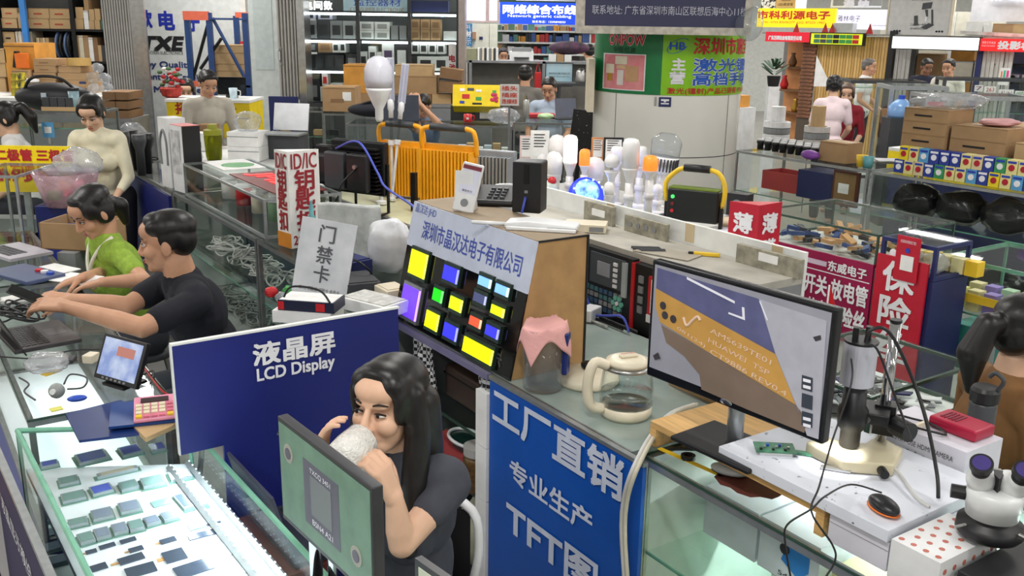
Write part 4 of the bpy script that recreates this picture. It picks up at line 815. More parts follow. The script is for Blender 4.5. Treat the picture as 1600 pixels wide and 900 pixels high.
t = put(326, 234, 1.01, 'brown_carton', 'small brown carton behind the white printed carton', 'box', R(-8)); B(-.14, -.0, .1, .25, 0, .2).mk('body', card3, t); B(-.14, 0, .16, .19, .2, .202).mk('tape_strip', tape, t)
bag(on(381, 252, 1.01) + Vector((.02, .11, .229)), (.11, .09, .08), 'clear bag with red and white pieces on the white boxes', film, seed=8)
t = put(456, 246, 1.006, 'laptop', 'open silver laptop standing behind the red neon box', 'laptop', R(-10)); B(-.15, .15, -.2, 0, .2, .215).mk('keyboard_base', alu, t); MB().box((0, .03, .33), (.3, .012, .22), (-.25, 0, 0)).mk('lid', M('laptop_silver', (206, 208, 212), .3, .4), t); B(-.13, .13, -.15, .05, 0, .2).mk('stand', darkgrey, t)
# ------------------------------------------------------------------ key sign, door card sign and neighbours on the corner showcase
zc3 = 1.008
t = put(456, 389, zc3, 'key_sign', 'white triangular sign with red key lettering and an orange base', 'sign', 0)
h = .48; tri = [(0, 0), (-.085, .085), (.125, .125)]
MB().prism(tri, .0, h).mk('body', M('sign_white', (236, 234, 230), .4), t)
def facetext(t, p0, p1, items):
    d = Vector((p1[0] - p0[0], p1[1] - p0[1], 0)); L = d.length; ang = math.atan2(d.y, d.x); m = Matrix.Translation((p0[0], p0[1], 0)) @ Matrix.Rotation(ang, 4, 'Z')
    for s, cx, cz, w, hh, mat, b in items: text(t, s, cx * L, cz, w * L, hh, mat, y=-.003, rotm=m, bold=b)
    return m, L
kr = M('key_red', (150, 30, 40), .5)
for p0, p1 in ((tri[1], tri[0]), (tri[0], tri[2])):
    m, L = facetext(t, p0, p1, [('ID/IC', .5, .43, .82, .075, kr, .001), ('钥', .5, .335, .62, .1, kr, .003), ('匙', .5, .24, .62, .1, kr, .003), ('扣', .5, .135, .58, .095, kr, .003)] + ([('296', .3, .04, .45, .045, kr, .001)] if p0 == (0, 0) else []))
    if p0 != (0, 0): MB().bx(0, L, -.002, 0, 0, .075).xf(m).mk('orange_band', M('ochre', (206, 128, 40), .5), t)
t = put(489, 388, zc3, 'spray_bottle', 'pale teal spray bottle with a white label beside the key sign', 'bottle', .3); MB().lathe([(.026, 0), (.028, .02), (.028, .14), (.012, .17), (.012, .2)], 18).mk('body', M('teal_plastic', (96, 160, 166), .35), t, sm=1); MB().lathe([(.013, .2), (.008, .22), (.005, .24)], 12).mk('nozzle', M('teal_plastic'), t); B(-.018, .018, -.03, -.027, .03, .13).mk('label', paper, t)
t = put(497, 466, zc3, 'card_sign', 'white leaning sign board for door access cards', 'sign', R(-6)); mm = Matrix.Rotation(R(-12), 4, 'X') @ Matrix.Rotation(R(-8), 4, 'Y') if False else Matrix.Rotation(R(-10), 4, 'X') @ Matrix.Rotation(R(8), 4, 'Y')
MB().bx(-.115, .115, 0, .008, 0, .32).xf(mm).mk('panel', M('marbled_white', (226, 228, 232), .35, rgb2=(200, 204, 210), scale=8), t)
for s, z in (('门', .265), ('禁', .18), ('卡', .1)): text(t, s, 0, z, .065, .07, M('grey_ink', (84, 86, 92), .6), rotm=mm, bold=.0008)
text(t, 'ID/IC 钥匙扣 印刷卡 会员卡', 0, .035, .17, .018, ink, rotm=mm)
B(-.05, .05, .01, .1, 0, .012).mk('foot', acryl, t)
t = put(482, 503, zc3 - .0, 'router_box', 'small navy router box with red logo patches under the card sign', 'box', R(-10)); B(-.11, .11, -.02, .1, .045, .085).mk('body', M('navy_box', (30, 34, 60), .4), t); B(-.105, .105, -.015, .095, .085, .087).mk('white_lid', paper, t); B(.04, .075, -.0225, -.02, .05, .08).mk('logo', redp, t); B(-.11, -.085, -.0225, -.02, .05, .08).mk('logo', redp, t); B(-.13, .1, -.03, .11, 0, .045).mk('paper_stack', paper, t)
MB().tube([(-.08, -.03, .1), (-.05, -.02, .14), (.05, -.01, .13), (.1, -.03, .09)], .004, 6, 6).mk('wire', blackp, t, sm=1)
# bubble wrap pack, plastic bags, boxes
o = MB().grid(lambda a, b: Vector((a * .3, .02 * math.sin(a * 6) , b * .27)), 30, 24).mk('bubble_wrap', GLASS('bubble_film', (232, 236, 236), 1.5, .15, 1.4, .5, (232, 234, 232)), sm=1, solid=.04, loc=P(500, 405, zc3), rotz=R(-6)); tag(o, 'upright block of translucent bubble wrap behind the card sign', 'bubble wrap')
bag(P(608, 425, zc3), (.1, .07, .13), 'full white plastic bag with faint print beside the display box', M('white_bag', (214, 216, 220), .35, bump=.5, bscale=14, spec=.6), seed=11, amp=.12)
for i, (u, v, w, d, hh, m, lb) in enumerate(((560, 455, .2, .14, .06, darkgrey, 'dark metal box beside the white plastic bag'), (612, 466, .12, .1, .05, cream, 'cream carton lying beside the plastic bag'), (545, 432, .2, .12, .09, navy, 'navy pouch behind the card sign'), (585, 485, .24, .14, .05, paper, 'stack of white papers at the blue panel'))):
    t = thing('flat_box', lb, 'box', P(u, v, zc3), A + R(10) * (i - 1)); B(-w / 2, w / 2, -d / 2, d / 2, 0, hh).mk('body', m, t, bevel=.004); B(-w / 2 + .01, w / 2 - .01, -d / 2 + .01, d / 2 - .01, hh, hh + .004).mk('lid', m if i != 3 else M('news', (200, 200, 196), .8, var=.2, scale=30), t)
cable('cable', 'thin black cable looping behind the card sign', [P(531, 452, 1.012), P(530, 425, 1.06), P(548, 405, 1.13), P(575, 420, 1.1), P(585, 440, 1.015)], .004, blackp)
for i, (u, v, c) in enumerate(((424, 464, redp), (441, 472, film), (452, 462, greenp))): bag(P(u, v, zc3), (.026, .022, .022), ['small red bag of fobs', 'small clear bag of fobs', 'small green bag of fobs'][i] + ' beside the card sign', c if c is not film else film, seed=30 + i)
# ------------------------------------------------------------------ flood light counter behind
slab = M('pale_slab', (206, 208, 172), .4, var=.06)
sl = thing('flood_light_counter', 'counter with a pale top carrying the flood lights', 'counter', G(-1.25, .72, 0), A)
B(0, 2.17, 0, .75, 0, .9).mk('body', M('counter_grey', (120, 124, 122), .5), sl); B(0, 2.17, 0, .75, .9, 1.05).mk('pale_top', slab, sl); B(0, 2.17, -.006, .02, 1.035, 1.056).mk('edge_strip', alu_dk, sl)
ZF = 1.057
def flood(t, w, h, d, body, finm, n, lean=0, horiz=False):
    m = Matrix.Rotation(lean, 4, 'X')
    MB().bx(-w / 2, w / 2, 0, d * .35, 0, h).xf(m).mk('housing', body, t, bevel=.008)
    for i in range(n):
        if horiz: z = h * (i + .5) / n; MB().bx(-w / 2 + .01, w / 2 - .01, -d * .6, 0, z - .004, z + .004).xf(m).mk('fin', finm, t)
        else: x = -w / 2 + w * (i + .5) / n; MB().bx(x - w / n * .27, x + w / n * .27, -d * .65, 0, .012, h - .03).xf(m).mk('fin', finm, t)
yl = M('flood_yellow', (242, 166, 24), .4); yl2 = M('flood_yellow_dark', (206, 134, 16), .45)
def handle(t, w, h, m_, grip): 
    MB().tube([(-w / 2, 0, h - .06), (-w / 2, -.02, h + .05), (-w / 2 + .05, -.02, h + .09), (w / 2 - .05, -.02, h + .09), (w / 2, -.02, h + .05), (w / 2, 0, h - .06)], .014, 8, 4).mk('handle', m_, t, sm=1); MB().cyl((-w / 2 + .06, -.02, h + .092), (w / 2 - .06, -.02, h + .092), .02, n=12).mk('grip', grip, t, sm=1)
t = put(630, 306, ZF, 'flood_light', 'yellow finned flood light with a black grip, behind its larger twin', 'flood light', R(-24)); flood(t, .3, .34, .1, yl, yl, 14); handle(t, .31, .35, yl, darkgrey)
t = put(703, 330, ZF, 'flood_light', 'larger yellow finned flood light nearest the grey one', 'flood light', R(-24)); flood(t, .33, .38, .1, yl, yl, 15); handle(t, .34, .385, yl, darkgrey)
for x in (-.1, .02): MB().cyl((x, -.16, .015), (x + .02, .12, .015), .014, n=10).mk('stand_bar', yl, t)
MB().bx(-.2, -.17, -.1, -.07, 0, .22).mk('bracket', blackm, t)
t = put(762, 318, ZF, 'flood_light', 'grey finned flood light beside the yellow ones', 'flood light', R(-22)); gf = M('flood_grey', (150, 154, 158), .4, .3); flood(t, .34, .32, .13, gf, gf, 15)
t = put(560, 330, ZF, 'flood_light', 'black flood light seen from behind with two driver boxes', 'flood light', A + R(26)); B(-.19, .19, 0, .05, .1, .4).mk('housing', blackm, t, bevel=.01)
for i in range(12): z = .12 + i * .022; B(-.17, .17, -.05, 0, z, z + .006).mk('fin', blackm, t)
for x in (-.16, .0): B(x, x + .14, -.1, -.05, .13, .34).mk('driver_box', darkgrey if x < 0 else blackp, t, bevel=.012)
for x in (-.22, .2): MB().tube([(x, -.1, .005), (x, .02, .01), (x, .02, .28)], .01, 6).mk('bracket_arm', blackm, t)
MB().tube([(.07, -.1, .26), (.02, -.16, .18), (-.02, -.15, .1), (-.1, -.1, .05)], .006, 6, 5).mk('lead', blackp, t, sm=1); MB().cyl((.07, -.1, .27), (.07, -.115, .27), .012, n=10).mk('gland', steel, t)
t = put(522, 318, ZF, 'flood_light', 'smaller black flood light at the end beside the disco lamp', 'flood light', A + R(26)); B(-.13, .13, 0, .05, .1, .34).mk('housing', blackm, t, bevel=.01); B(-.09, .06, -.07, 0, .12, .3).mk('driver_box', blackp, t, bevel=.02); MB().tube([(-.16, -.1, .005), (-.16, .02, .01), (-.16, .02, .38)], .009, 6).mk('bracket_arm', blackm, t); MB().tube([(.15, -.1, .005), (.15, .02, .01), (.15, .02, .28)], .009, 6).mk('bracket_arm', blackm, t)
for i in range(8): z = .12 + i * .025; B(.06, .12, -.03, 0, z, z + .006).mk('fin', blackm, t)
cable('cable', 'blue cable arching across the flood lights', [PY(525, 232, 5.2), PY(560, 222, 4.95), PY(590, 270, 4.85), PY(602, 292, 4.75), PY(640, 318, 4.4), PY(655, 332, 4.1)], .006, M('blue_cable', (70, 84, 190), .45))
t = put(508, 300, ZF, 'disco_lamp', 'mirrored disco lamp dome beside the black flood lights', 'lamp', 0); MB().lathe([(.1, 0), (.11, .02), (.11, .08), (.1, .1)], 24).mk('base', blackp, t, sm=1); MB().ell((0, 0, .12), (.095, .095, .09), 20, 12).mk('dome', M('disco_dome', (190, 180, 190), .15, .3, rgb2=(120, 60, 80), scale=40, mixlo=.55, mixhi=.6), t)
t = put(504, 330, ZF, 'wire_spool', 'small white coil of cable leaning by the disco lamp', 'cable', A); MB().tube([(.07 * math.cos(k * PI / 10), 0, .075 + .07 * math.sin(k * PI / 10)) for k in range(21)], .012, 8).mk('coil', whitep, t, sm=1)
# long white led lamps standing in clear sockets among the flood lights
def led_bulb(t, kind):
    if kind == 'big':
        MB().lathe([(.02, 0), (.03, .02), (.03, .09), (.055, .14), (.09, .22), (.095, .24)], 24).mk('neck', whitep, t, sm=1); MB().lathe([(.095, .24), (.105, .3), (.1, .38), (.07, .44), (.03, .462), (0, .465)], 24).mk('globe', M('frosted_globe', (206, 206, 216), .25), t, sm=1)
    else:
        MB().lathe([(.022, 0), (.022, .06), (.03, .08), (.03, .16), (.012, .17)], 18).mk('neck', whitep, t, sm=1); B(-.034, .034, -.02, .02, .15, .52).mk('strip_body', M('strip_grey', (206, 208, 210), .35), t); B(-.028, -.004, -.024, -.02, .16, .51).mk('led_strip', M('strip_lilac', (170, 172, 196), .3), t); B(.006, .03, -.024, -.02, .16, .51).mk('led_strip', M('strip_lilac'), t)
    MB().cyl((0, 0, -.24), (0, 0, 0), .014, n=10).mk('socket_rod', acryl, t); MB().lathe([(.03, -.24), (.03, -.2), (.015, -.2)], 12).mk('socket_base', whitep, t)
zr = ZF + .24
for u, v, k, lb, tilt in ((593, 190, 'big', 'large white bulb lamp standing in a clear socket', 0), (611, 184, 'strip', 'upright white strip lamp between the bulb and tilted strip', 0), (625, 186, 'strip', 'tilted white strip lamp standing in a clear socket', .12)):
    p = PY(u, v, {593: 5.55, 611: 5.78, 625: 5.66}[u]); p.z += .18; t = thing('led_lamp', lb, 'lamp', (p.x, p.y, p.z - .18), 0); t.rotation_euler = (0, tilt, 0); led_bulb(t, k); t.scale = (.8 if k == 'big' else .68,) * 3 if not tilt else (.62,) * 3
    zf = (ZF - t.location.z) / t.scale[0]; MB().lathe([(.04, zf), (.04, zf + .02), (.014, zf + .03), (.012, -.22)], 12).mk('foot', whitep, t)
# ------------------------------------------------------------------ far middle glass counters
gl_far = alu_dk
def fcase(label, u0, v0, u1, y, d, h=None, shelves=(.5,), grp=None, vb=None):
    pl = FP(y); a, b = pl.at(u0, v0)[0], pl.at(u1, v0)[0]; top = pl.at((u0 + u1) / 2, v0)[1]
    return showcase(label, 0, b - a, 0, d, top, .15, [top * q for q in (.45, .75)], gl_far, None, grp, org=Vector((a, y, 0)), ang=0, rail=.018), top
cA, zA = fcase('small glass showcase at the end of the far counters', 430, 173, 505, 10.6, .5)
cB, zB = fcase('glass showcase in front of the boxed carton', 505, 178, 560, 10.4, .5)
cC, zC = fcase('long glass counter in front of the man resting his head', 540, 196, 800, 9.3, .5)
cD, zD = fcase('glass counter in front of the man in the blue shirt', 802, 192, 905, 9.3, .6)
carton(FP(10.5), 504, 138, 555, 176, .4, 'brown carton with a white sticker on the small glass showcase', card, 0, z0=zB + .007 if zB > zA else zA + .007, lab=paper, mark=card3, tapem=tape)
ce = counter_block('stall_counter', 'low counter behind the man carrying taped cartons', FP(11.3).at(540, 150)[0], FP(11.3).at(768, 150)[0], 11.2, 11.68, FP(11.3).at(650, 162)[1], greyp)
zE = FP(11.3).at(650, 162)[1]
for i, (u0, v0, u1, v1, m, lb) in enumerate(((537, 103, 580, 147, kraft, 'orange taped carton leaning against the large bulb lamp'), (617, 102, 675, 119, card2, 'flat tan carton on top of the pile behind the man'), (617, 119, 682, 147, card, 'wide brown carton under the flat tan one'), (554, 147, 600, 162, card, 'flat brown carton below the orange taped one'), (675, 147, 705, 162, card2, 'tan carton at the end of the pile behind the man'), (600, 147, 674, 162, card3, 'long dark carton at the bottom of the pile'))):
    carton(FP(11.3), u0, v0, u1, v1, .4, lb, m, .05, z0=FP(11.3).at(650, v1)[1] if v1 < 160 else zE, tapem=tape_c)
for i, (u0, v0, u1, v1, rz) in enumerate(((686, 112, 721, 128, .12), (686, 130, 722, 146, .05))): 
    t = carton(FP(11.22), u0, v0, u1, v1, .3, ['open brown carton tilted on the pile by the yellow box', 'open brown carton lying on its side by the yellow box'][i], card3, .05); t.rotation_euler.y = rz; t.location.z += .016 * (2 - i)
# yellow printed kit box
t, w, h = board(FP(10.2), 'kit_box', 'yellow printed kit box with a raspberry picture', 'box', (707, 131, 781, 166), M('kit_yellow', (236, 206, 20), .4), .25)
t.rotation_euler = (R(-20), 0, 0)
for i, (x, z, ww, hh_, m) in enumerate(((-.3, .75, .1, .14, paper), (-.12, .78, .14, .12, M('print_grey')), (-.22, .45, .16, .2, redp), (.05, .35, .12, .16, greenp), (-.3, .18, .1, .12, inkblue), (.02, .12, .2, .08, ink), (0.05, .72, .12, .1, paper))): B((x - ww / 2) * w, (x + ww / 2) * w, -.004, 0, (z - hh_ / 2) * h, (z + hh_ / 2) * h).mk('print_patch', m, t)
for k in range(7): MB().ell((w * .38 + .025 * math.cos(k), -.004, h * .4 + .035 * math.sin(k * 1.9)), (.02, .004, .02), 8, 5).mk('printed_berry', M('raspberry', (190, 30, 80), .5), t)
B(w * .34, w * .42, -.004, 0, h * .62, h * .75).mk('printed_leaf', greenp, t)
t, w, h = board(FP(10.45), 'metal_drawer_unit', 'dark grey drawer unit with a white label under the yellow kit box', 'drawers', (704, 165, 780, 196), darkgrey, .4, frame=None)
B(w * .1, w * .38, -.005, 0, h * .35, h * .75).mk('label', paper, t); B(-w * .02, 0, -.004, 0, 0, h).mk('drawer_gap', blackp, t)
carton(FP(11.24), 707, 146, 735, 162, .35, 'tan carton beside the dark drawer unit', card2, .02)
t, w, h = board(FP(8.9), 'socket_sign', 'white sign with red characters for plugs and cables', 'sign', (781, 132, 811, 165), paper, .02)
for i, (a, b) in enumerate((('插头', .82), ('插座', .5), ('连接线', .2))): text(t, a, 0, h * b, w * .8, h * .22, M('vermilion'), bold=.001)
B(-.01, .01, .02, .04, -t.location.z, h * .3).mk('post', greyp, t)
o = None
t = FP(10.0).thing('folded_bag', 'folded dark bag lying on the far glass counter', 'bag', FP(10.0).at(585, 180)[0], max(zC, zB) + .01, 0); mb = MB().ell((0, 0, .07), (.28, .14, .075), 20, 10); mb.mk('bag', M('dark_cloth', (34, 36, 46), .9), t, sm=1); MB().tube([(-.2, -.05, .1), (0, -.06, .16), (.2, -.05, .12)], .015, 6, 4).mk('strap', blackp, t, sm=1)
t = FP(9.6).thing('laptop', 'dark open laptop in front of the man resting his head', 'laptop', FP(9.6).at(625, 190)[0], zC + .008, 0); MB().box((0, 0, .13), (.38, .015, .26), (.15, 0, .05)).mk('lid', M('laptop_slate', (92, 96, 112), .35), t); B(-.19, .19, .02, .26, 0, .015).mk('keyboard_base', darkgrey, t)
t = FP(9.5).thing('mug', 'small red mug standing on the far glass counter', 'mug', FP(9.5).at(730, 193)[0], zC + .008, .1); MB().lathe([(.035, 0), (.042, .01), (.04, .08), (.034, .08), (.034, .012)], 18).mk('body', redp, t, sm=1); MB().tube([(.04, 0, .065), (.065, 0, .06), (.06, 0, .02), (.04, 0, .015)], .006, 6, 3).mk('handle', redp, t); B(-.012, .012, -.0425, -.038, .03, .05).mk('label', paper, t)
for i in range(7):
    o = B(-.038, .038, 0, .09, 0, .05 + .02 * (i % 3)).mk('parts_box', [bw, M('pale_blue_box', (190, 204, 216), .5), card2][i % 3], loc=Vector((FP(9.2).at(705 + i * 14, 215)[0], 9.5, zC * .75 + .001))); tag(o, 'small white parts box on the glass shelf of the long counter', 'box', 'parts boxes in the long glass counter')
for i in range(10):
    o = MB().lathe([(.02, 0), (.03, .01), (.03, .03), (.01, .035)], 10).mk('camera_module', [darkgrey, steel, blackp][i % 3], loc=Vector((FP(9.2).at(560 + i * 14, 205)[0], 9.55 + .1 * (i % 2), zC * .75 + .001))); tag(o, 'small round module on the shelf of the long glass counter', 'module', 'round modules in the long glass counter')
for i in range(8):
    o = B(-.05, .05, 0, .07, 0, .06 + .03 * (i % 2)).mk('parts_box', [card2, paper, bk, M('teal_pack', (90, 130, 140), .5)][i % 4], loc=Vector((FP(10.6).at(440 + i * 13, 200)[0], 10.75, (zA * .45 if i % 2 else zA * .75) + .001))); tag(o, 'small packet on the shelves of the small far showcases', 'packet', 'packets in the small far showcases')
t = FP(9.6).thing('vacuum_flask', 'steel vacuum flask beside the man in the blue shirt', 'flask', FP(9.6).at(822, 188)[0], zD + .008, .05); MB().lathe([(.03, 0), (.032, .01), (.032, .17), (.024, .19)], 18).mk('body', steel, t, sm=1); MB().lathe([(.026, .19), (.026, .23), (.022, .235)], 16).mk('cap', chrome, t)
o = B(-.14, .14, 0, .2, 0, .03).mk('red_mat', M('red_cloth', (190, 50, 60), .8), loc=Vector((FP(9.6).at(846, 188)[0], 9.75, zD + .008))); tag(o, 'red cloth on the counter under the hands of the man', 'cloth')
bag(Vector((FP(9.6).at(852, 190)[0], 9.6, zD + .008)), (.08, .05, .03), 'small pale green bag on the counter before the blue shirted man', M('pale_green_bag', (190, 220, 170), .6), seed=40)
t = FP(9.6).thing('laptop', 'open dark laptop beside the man in the blue shirt', 'laptop', FP(9.6).at(884, 186)[0], zD + .008, 0); MB().box((0, .1, .11), (.22, .012, .18), (-.25, 0, .3)).mk('lid', M('laptop_slate'), t); MB().box((0, 0, .01), (.24, .2, .015), (0, 0, .3)).mk('keyboard_base', darkgrey, t)
t, w, h = board(FP(8.6), 'speckled_board', 'black perforated panel with tiny specks beside the column', 'panel', (889, 172, 928, 232), M('speck_black', (18, 18, 20), .4, rgb2=(180, 180, 180), scale=60, mixlo=.66, mixhi=.7), .03); t.rotation_euler.y = R(6); B(-.02, .02, .03, .05, -t.location.z, h).mk('post', blackm, t)
# ================================================================== BACK SHELF, LAMP COUNTER
lam = M('worn_laminate', (176, 172, 162), .55, var=.14, scale=7); grit = M('gritty_plate', (150, 146, 130), .8, var=.25, scale=30)
ks = thing('back_shelf', 'raised grey laminate shelf behind the display box', 'shelf', G(.95, .82, 0), A)
B(0, 1.65, 0, .28, 1.222, 1.25).mk('shelf_top', lam, ks); B(0, 1.65, .26, .28, .0, 1.222).mk('back_board', greyp, ks)
for x in (0, .75, 1.63): B(x, x + .02, 0, .26, 0, 1.222).mk('side_board', greyp, ks)
B(0, 1.65, .283, .3, .0, 1.335).mk('white_board', white, ks)
for x in (.55, 1.05, 1.5): B(x, x + .05, .281, .283, 1.26, 1.335).mk('tape_patch', tape_c, ks)
for i, (u, v, L, hh_, lb) in enumerate(((905, 352, .2, .085, 'gritty grey plate propped at the far end of the back shelf'), (985, 372, .26, .07, 'gritty grey plate with round holes propped on the back shelf'), (1190, 424, .3, .07, 'gritty grey plate with a white label near the back shelf end'))):
    t = thing('metal_plate', lb, 'plate', G(SQ(u, v, 1.25)[0], 1.06, 1.2505), A); B(-L / 2, L / 2, -.01, .01, 0, hh_).mk('plate', grit, t)
    if i == 1:
        for k in range(4): MB().cyl((-.09 + k * .05, -.0105, .035), (-.09 + k * .05, -.014, .035), .012, n=12).mk('hole_rim', greyp, t)
    else: B(-.04, .05, -.0125, -.01, .03, .06).mk('label', paper, t)
o = B(-.12, .12, -.06, .06, 0, .003).mk('worn_sheet', M('worn_paper', (160, 152, 138), .8), loc=P(1043, 396, 1.252), rotz=A + .3); tag(o, 'worn grey sheet lying on the back shelf', 'sheet')
t = put(1010, 389, 1.2505, 'clip_bracket', 'pair of dark clip brackets lying on the back shelf', 'clip', R(-4)); MB().tube([(-.06, 0, .006), (.05, 0, .006), (.055, -.02, .006), (-.055, -.025, .006)], .005, 6).mk('clip', darkgrey, t); MB().tube([(-.03, -.04, .006), (.07, -.035, .006), (.07, -.05, .006), (-.025, -.055, .006)], .005, 6).mk('clip', darkgrey, t)
t = put(1104, 400, 1.2505, 'utility_knife', 'yellow utility knife lying on the back shelf', 'knife', R(-16)); B(-.05, .05, -.008, .008, 0, .014).mk('body', yellowp, t, bevel=.003); B(-.07, -.05, -.007, .007, 0, .012).mk('tip', blackp, t)
# machine control panels mounted under the back shelf
KP = Plane(G(0, .82, 0), A)
def kp(u, v): return KP.at(u, v)
a0, _ = kp(922, 400); a1, _ = kp(998, 430); t = KP.thing('control_panel', 'black machine control panel with a grey screen and green arrow keys', 'panel', a0, .96, -.03); w = a1 - a0; hp = .27
B(0, w, 0, .03, 0, hp).mk('panel', M('panel_black', (22, 24, 28), .4), t)
B(.05, w * .86, -.008, 0, .13, .255).mk('screen_unit', M('panel_grey', (72, 78, 84), .4), t); B(.1, w * .58, -.012, -.008, .17, .225).mk('screen', M('lcd_grey', (150, 152, 162), .3), t); B(w * .82, w * .9, -.01, 0, .11, .25).mk('strip', M('panel_pale', (176, 184, 186), .4), t)
for k in range(5): B(w * .66, w * .73, -.014, -.008, .225 - k * .022, .238 - k * .022).mk('key', inkwhite, t)
for r_ in range(4):
    for k in range(8): B(.02 + k * .03, .04 + k * .03, -.005, 0, .02 + r_ * .025, .038 + r_ * .025).mk('key', [M('key_teal', (70, 110, 116), .5), M('key_blue', (60, 90, 120), .5), greyp][(r_ + k // 3) % 3], t)
for k in range(6): a = k * PI / 3; MB().cyl((w * .74 + .024 * math.cos(a), -.001, .075 + .024 * math.sin(a)), (w * .74 + .024 * math.cos(a), -.009, .075 + .024 * math.sin(a)), .011, n=6).mk('arrow_key', M('mint_key', (110, 190, 166), .4), t)
MB().cyl((w * .74, -.001, .075), (w * .74, -.01, .075), .009, n=10).mk('arrow_key', inkwhite, t)
a2, _ = kp(1000, 440); a3 = a2 + .32; t = KP.thing('control_panel', 'black control panel with a red frame half hidden by the monitor', 'panel', a2, .95, -.03); B(0, .32, 0, .03, 0, .27).mk('panel', M('panel_black'), t); B(-.012, .005, -.006, .03, 0, .27).mk('red_edge', redp, t)
for k in range(4): B(.03, .055, -.006, 0, .2 - k * .04, .228 - k * .04).mk('button', greyp, t)
B(.09, .3, -.008, 0, .06, .24).mk('red_frame', redp, t); B(.11, .28, -.012, -.008, .1, .23).mk('sheet', paper, t); B(.13, .26, -.014, -.012, .13, .2).mk('screen', M('screen_teal', (40, 90, 130), .3), t); B(.09, .16, -.012, -.008, .06, .09).mk('plate', whitep, t)
for i, (pts, m, lb) in enumerate((([(918, 390), (925, 430), (940, 480), (930, 520), (905, 545)], M('blue_cable'), 'blue network cable hanging beside the control panel'), ([(945, 505), (975, 488), (1000, 490), (1010, 520)], M('blue_cable'), 'blue network cable arching under the control panel'), ([(925, 480), (950, 500), (985, 515), (960, 540), (915, 560)], white_cable, 'pale power cable tangled under the control panel'), ([(900, 545), (940, 520), (980, 508), (1015, 520)], blackp, 'thick black cable under the control panel'), ([(905, 560), (930, 540), (960, 525), (1000, 512)], blackp, 'second black cable lying under the control panel'), ([(918, 400), (930, 450), (935, 500), (928, 535)], white_cable, 'white cable running down by the display box'))):
    cable('cable', lb, [G(kp(u, v)[0], .76 - .03 * (i % 3), max(.965, kp(u, v)[1])) for u, v in pts], .005 + .001 * (i == 3), m)
t = thing('power_strip', 'white power adapter among the tangled cables', 'adapter', G(kp(950, 520)[0], .72, .957), A + .4); B(-.03, .03, -.05, .05, 0, .05).mk('body', whitep, t, bevel=.006); B(-.01, .01, -.051, -.05, .01, .03).mk('label', greyp, t)
# lamp counter
lc = thing('lamp_counter', 'glass topped counter carrying the lit bulbs', 'counter', G(-.2, 1.5, 0), A); B(0, 1.5, 0, .78, 0, 1.06).mk('body', M('counter_pale', (200, 202, 196), .5), lc); B(1.5, 2.13, 0, .42, 0, 1.06).mk('body', M('counter_pale'), lc); B(1.5, 2.13, 0, .42, 1.06, 1.1).mk('worktop', M('cluttered_white', (214, 214, 210), .4), lc); B(0, 1.5, 0, .78, 1.06, 1.1).mk('worktop', M('cluttered_white', (214, 214, 210), .4), lc)
ZL = 1.101; BP = FP(5.05)
def zl(y): return ZL
frost = M('frosted_bulb', (236, 234, 234), .2, var=.02); lil = frost; warm = EM('glow_white', (255, 250, 238), 1.1); org = EM('glow_orange', (255, 120, 40), 1.3); pinkw = frost
pvc = M('pvc_white', (226, 224, 222), .3)
def bulb(u, vt, vb, wpx, kind, gm, y, label, basem=None, vstand=None):
    pl = FP(y); r = wpx / 2 * y / F; x, zt = pl.at(u, vt); zb = pl.at(u, vb)[1]; hgt = zt - zb
    t = thing('bulb_lamp', label, 'lamp', (x, y, ZL)); z = zb - ZL
    nb = .28 * hgt
    MB().lathe([(.3 * r, z - .03), (.42 * r, z - .02), (.5 * r, z), (.9 * r, z + nb * .8), (r, z + nb)], 20).mk('neck', basem or pvc, t, sm=1)
    if kind == 'tube': pr = [(r, z + nb), (r, z + hgt - r * .6), (r * .8, z + hgt - r * .15), (r * .4, z + hgt), (0, z + hgt)]
    elif kind == 'ball': c = z + hgt - r; pr = [(r * math.cos(a), c + r * math.sin(a)) for a in [-.9 + k * (PI / 2 + .9) / 10 for k in range(11)]]; pr[-1] = (0, pr[-1][1])
    else: pr = [(r, z + nb), (r * 1.06, z + nb + hgt * .3), (r * .96, z + hgt * .82), (r * .6, z + hgt * .96), (0, z + hgt)]
    MB().lathe(pr, 24).mk('globe', gm, t, sm=1)
    MB().cyl((0, 0, 0), (0, 0, max(.01, z - .02)), .022, n=14).mk('pipe_stand', pvc, t, sm=1); MB().cyl((0, 0, max(.0, z * .5)), (0, 0, max(.02, z * .5 + .03)), .029, n=14).mk('pipe_collar', pvc, t, sm=1)
    MB().lathe([(.045, 0), (.045, .012), (.025, .02)], 16).mk('foot', pvc, t)
    return t
for b in ((871, 210, 258, 27, 'big', frost, 5.7, 'wide frosted bulb rising behind the black router'), (892, 211, 270, 22, 'tube', warm, 5.45, 'tall tubular bulb glowing white'), (866, 236, 285, 26, 'big', frost, 5.5, 'frosted bulb beside the black router'), (914, 233, 268, 17, 'tube', org, 5.4, 'small orange flame bulb behind the tubular white one'), (930, 245, 290, 30, 'big', lil, 5.5, 'wide frosted bulb close behind the blue disco lamp'), (957, 240, 278, 24, 'ball', lil, 5.0, 'small round ball bulb beside the tall frosted tube'), (965, 228, 262, 21, 'tube', lil, 5.4, 'short frosted tube bulb behind the round one'), (987, 216, 280, 27, 'tube', frost, 4.95, 'tall frosted tube bulb beside the round one'), (1002, 228, 272, 20, 'tube', pinkw, 5.35, 'slim frosted tube bulb behind the tall frosted one'), (1017, 243, 275, 24, 'tube', org, 4.95, 'orange flame bulb in front of the caged lamp'), (952, 284, 312, 16, 'big', lil, 4.85, 'small clear bulb low on a pipe stand'), (848, 240, 272, 18, 'big', frost, 5.78, 'small frosted bulb beside the glowing white one'), (1028, 287, 308, 18, 'ball', frost, 5.15, 'low frosted ball bulb by the orange one')): bulb(*b)
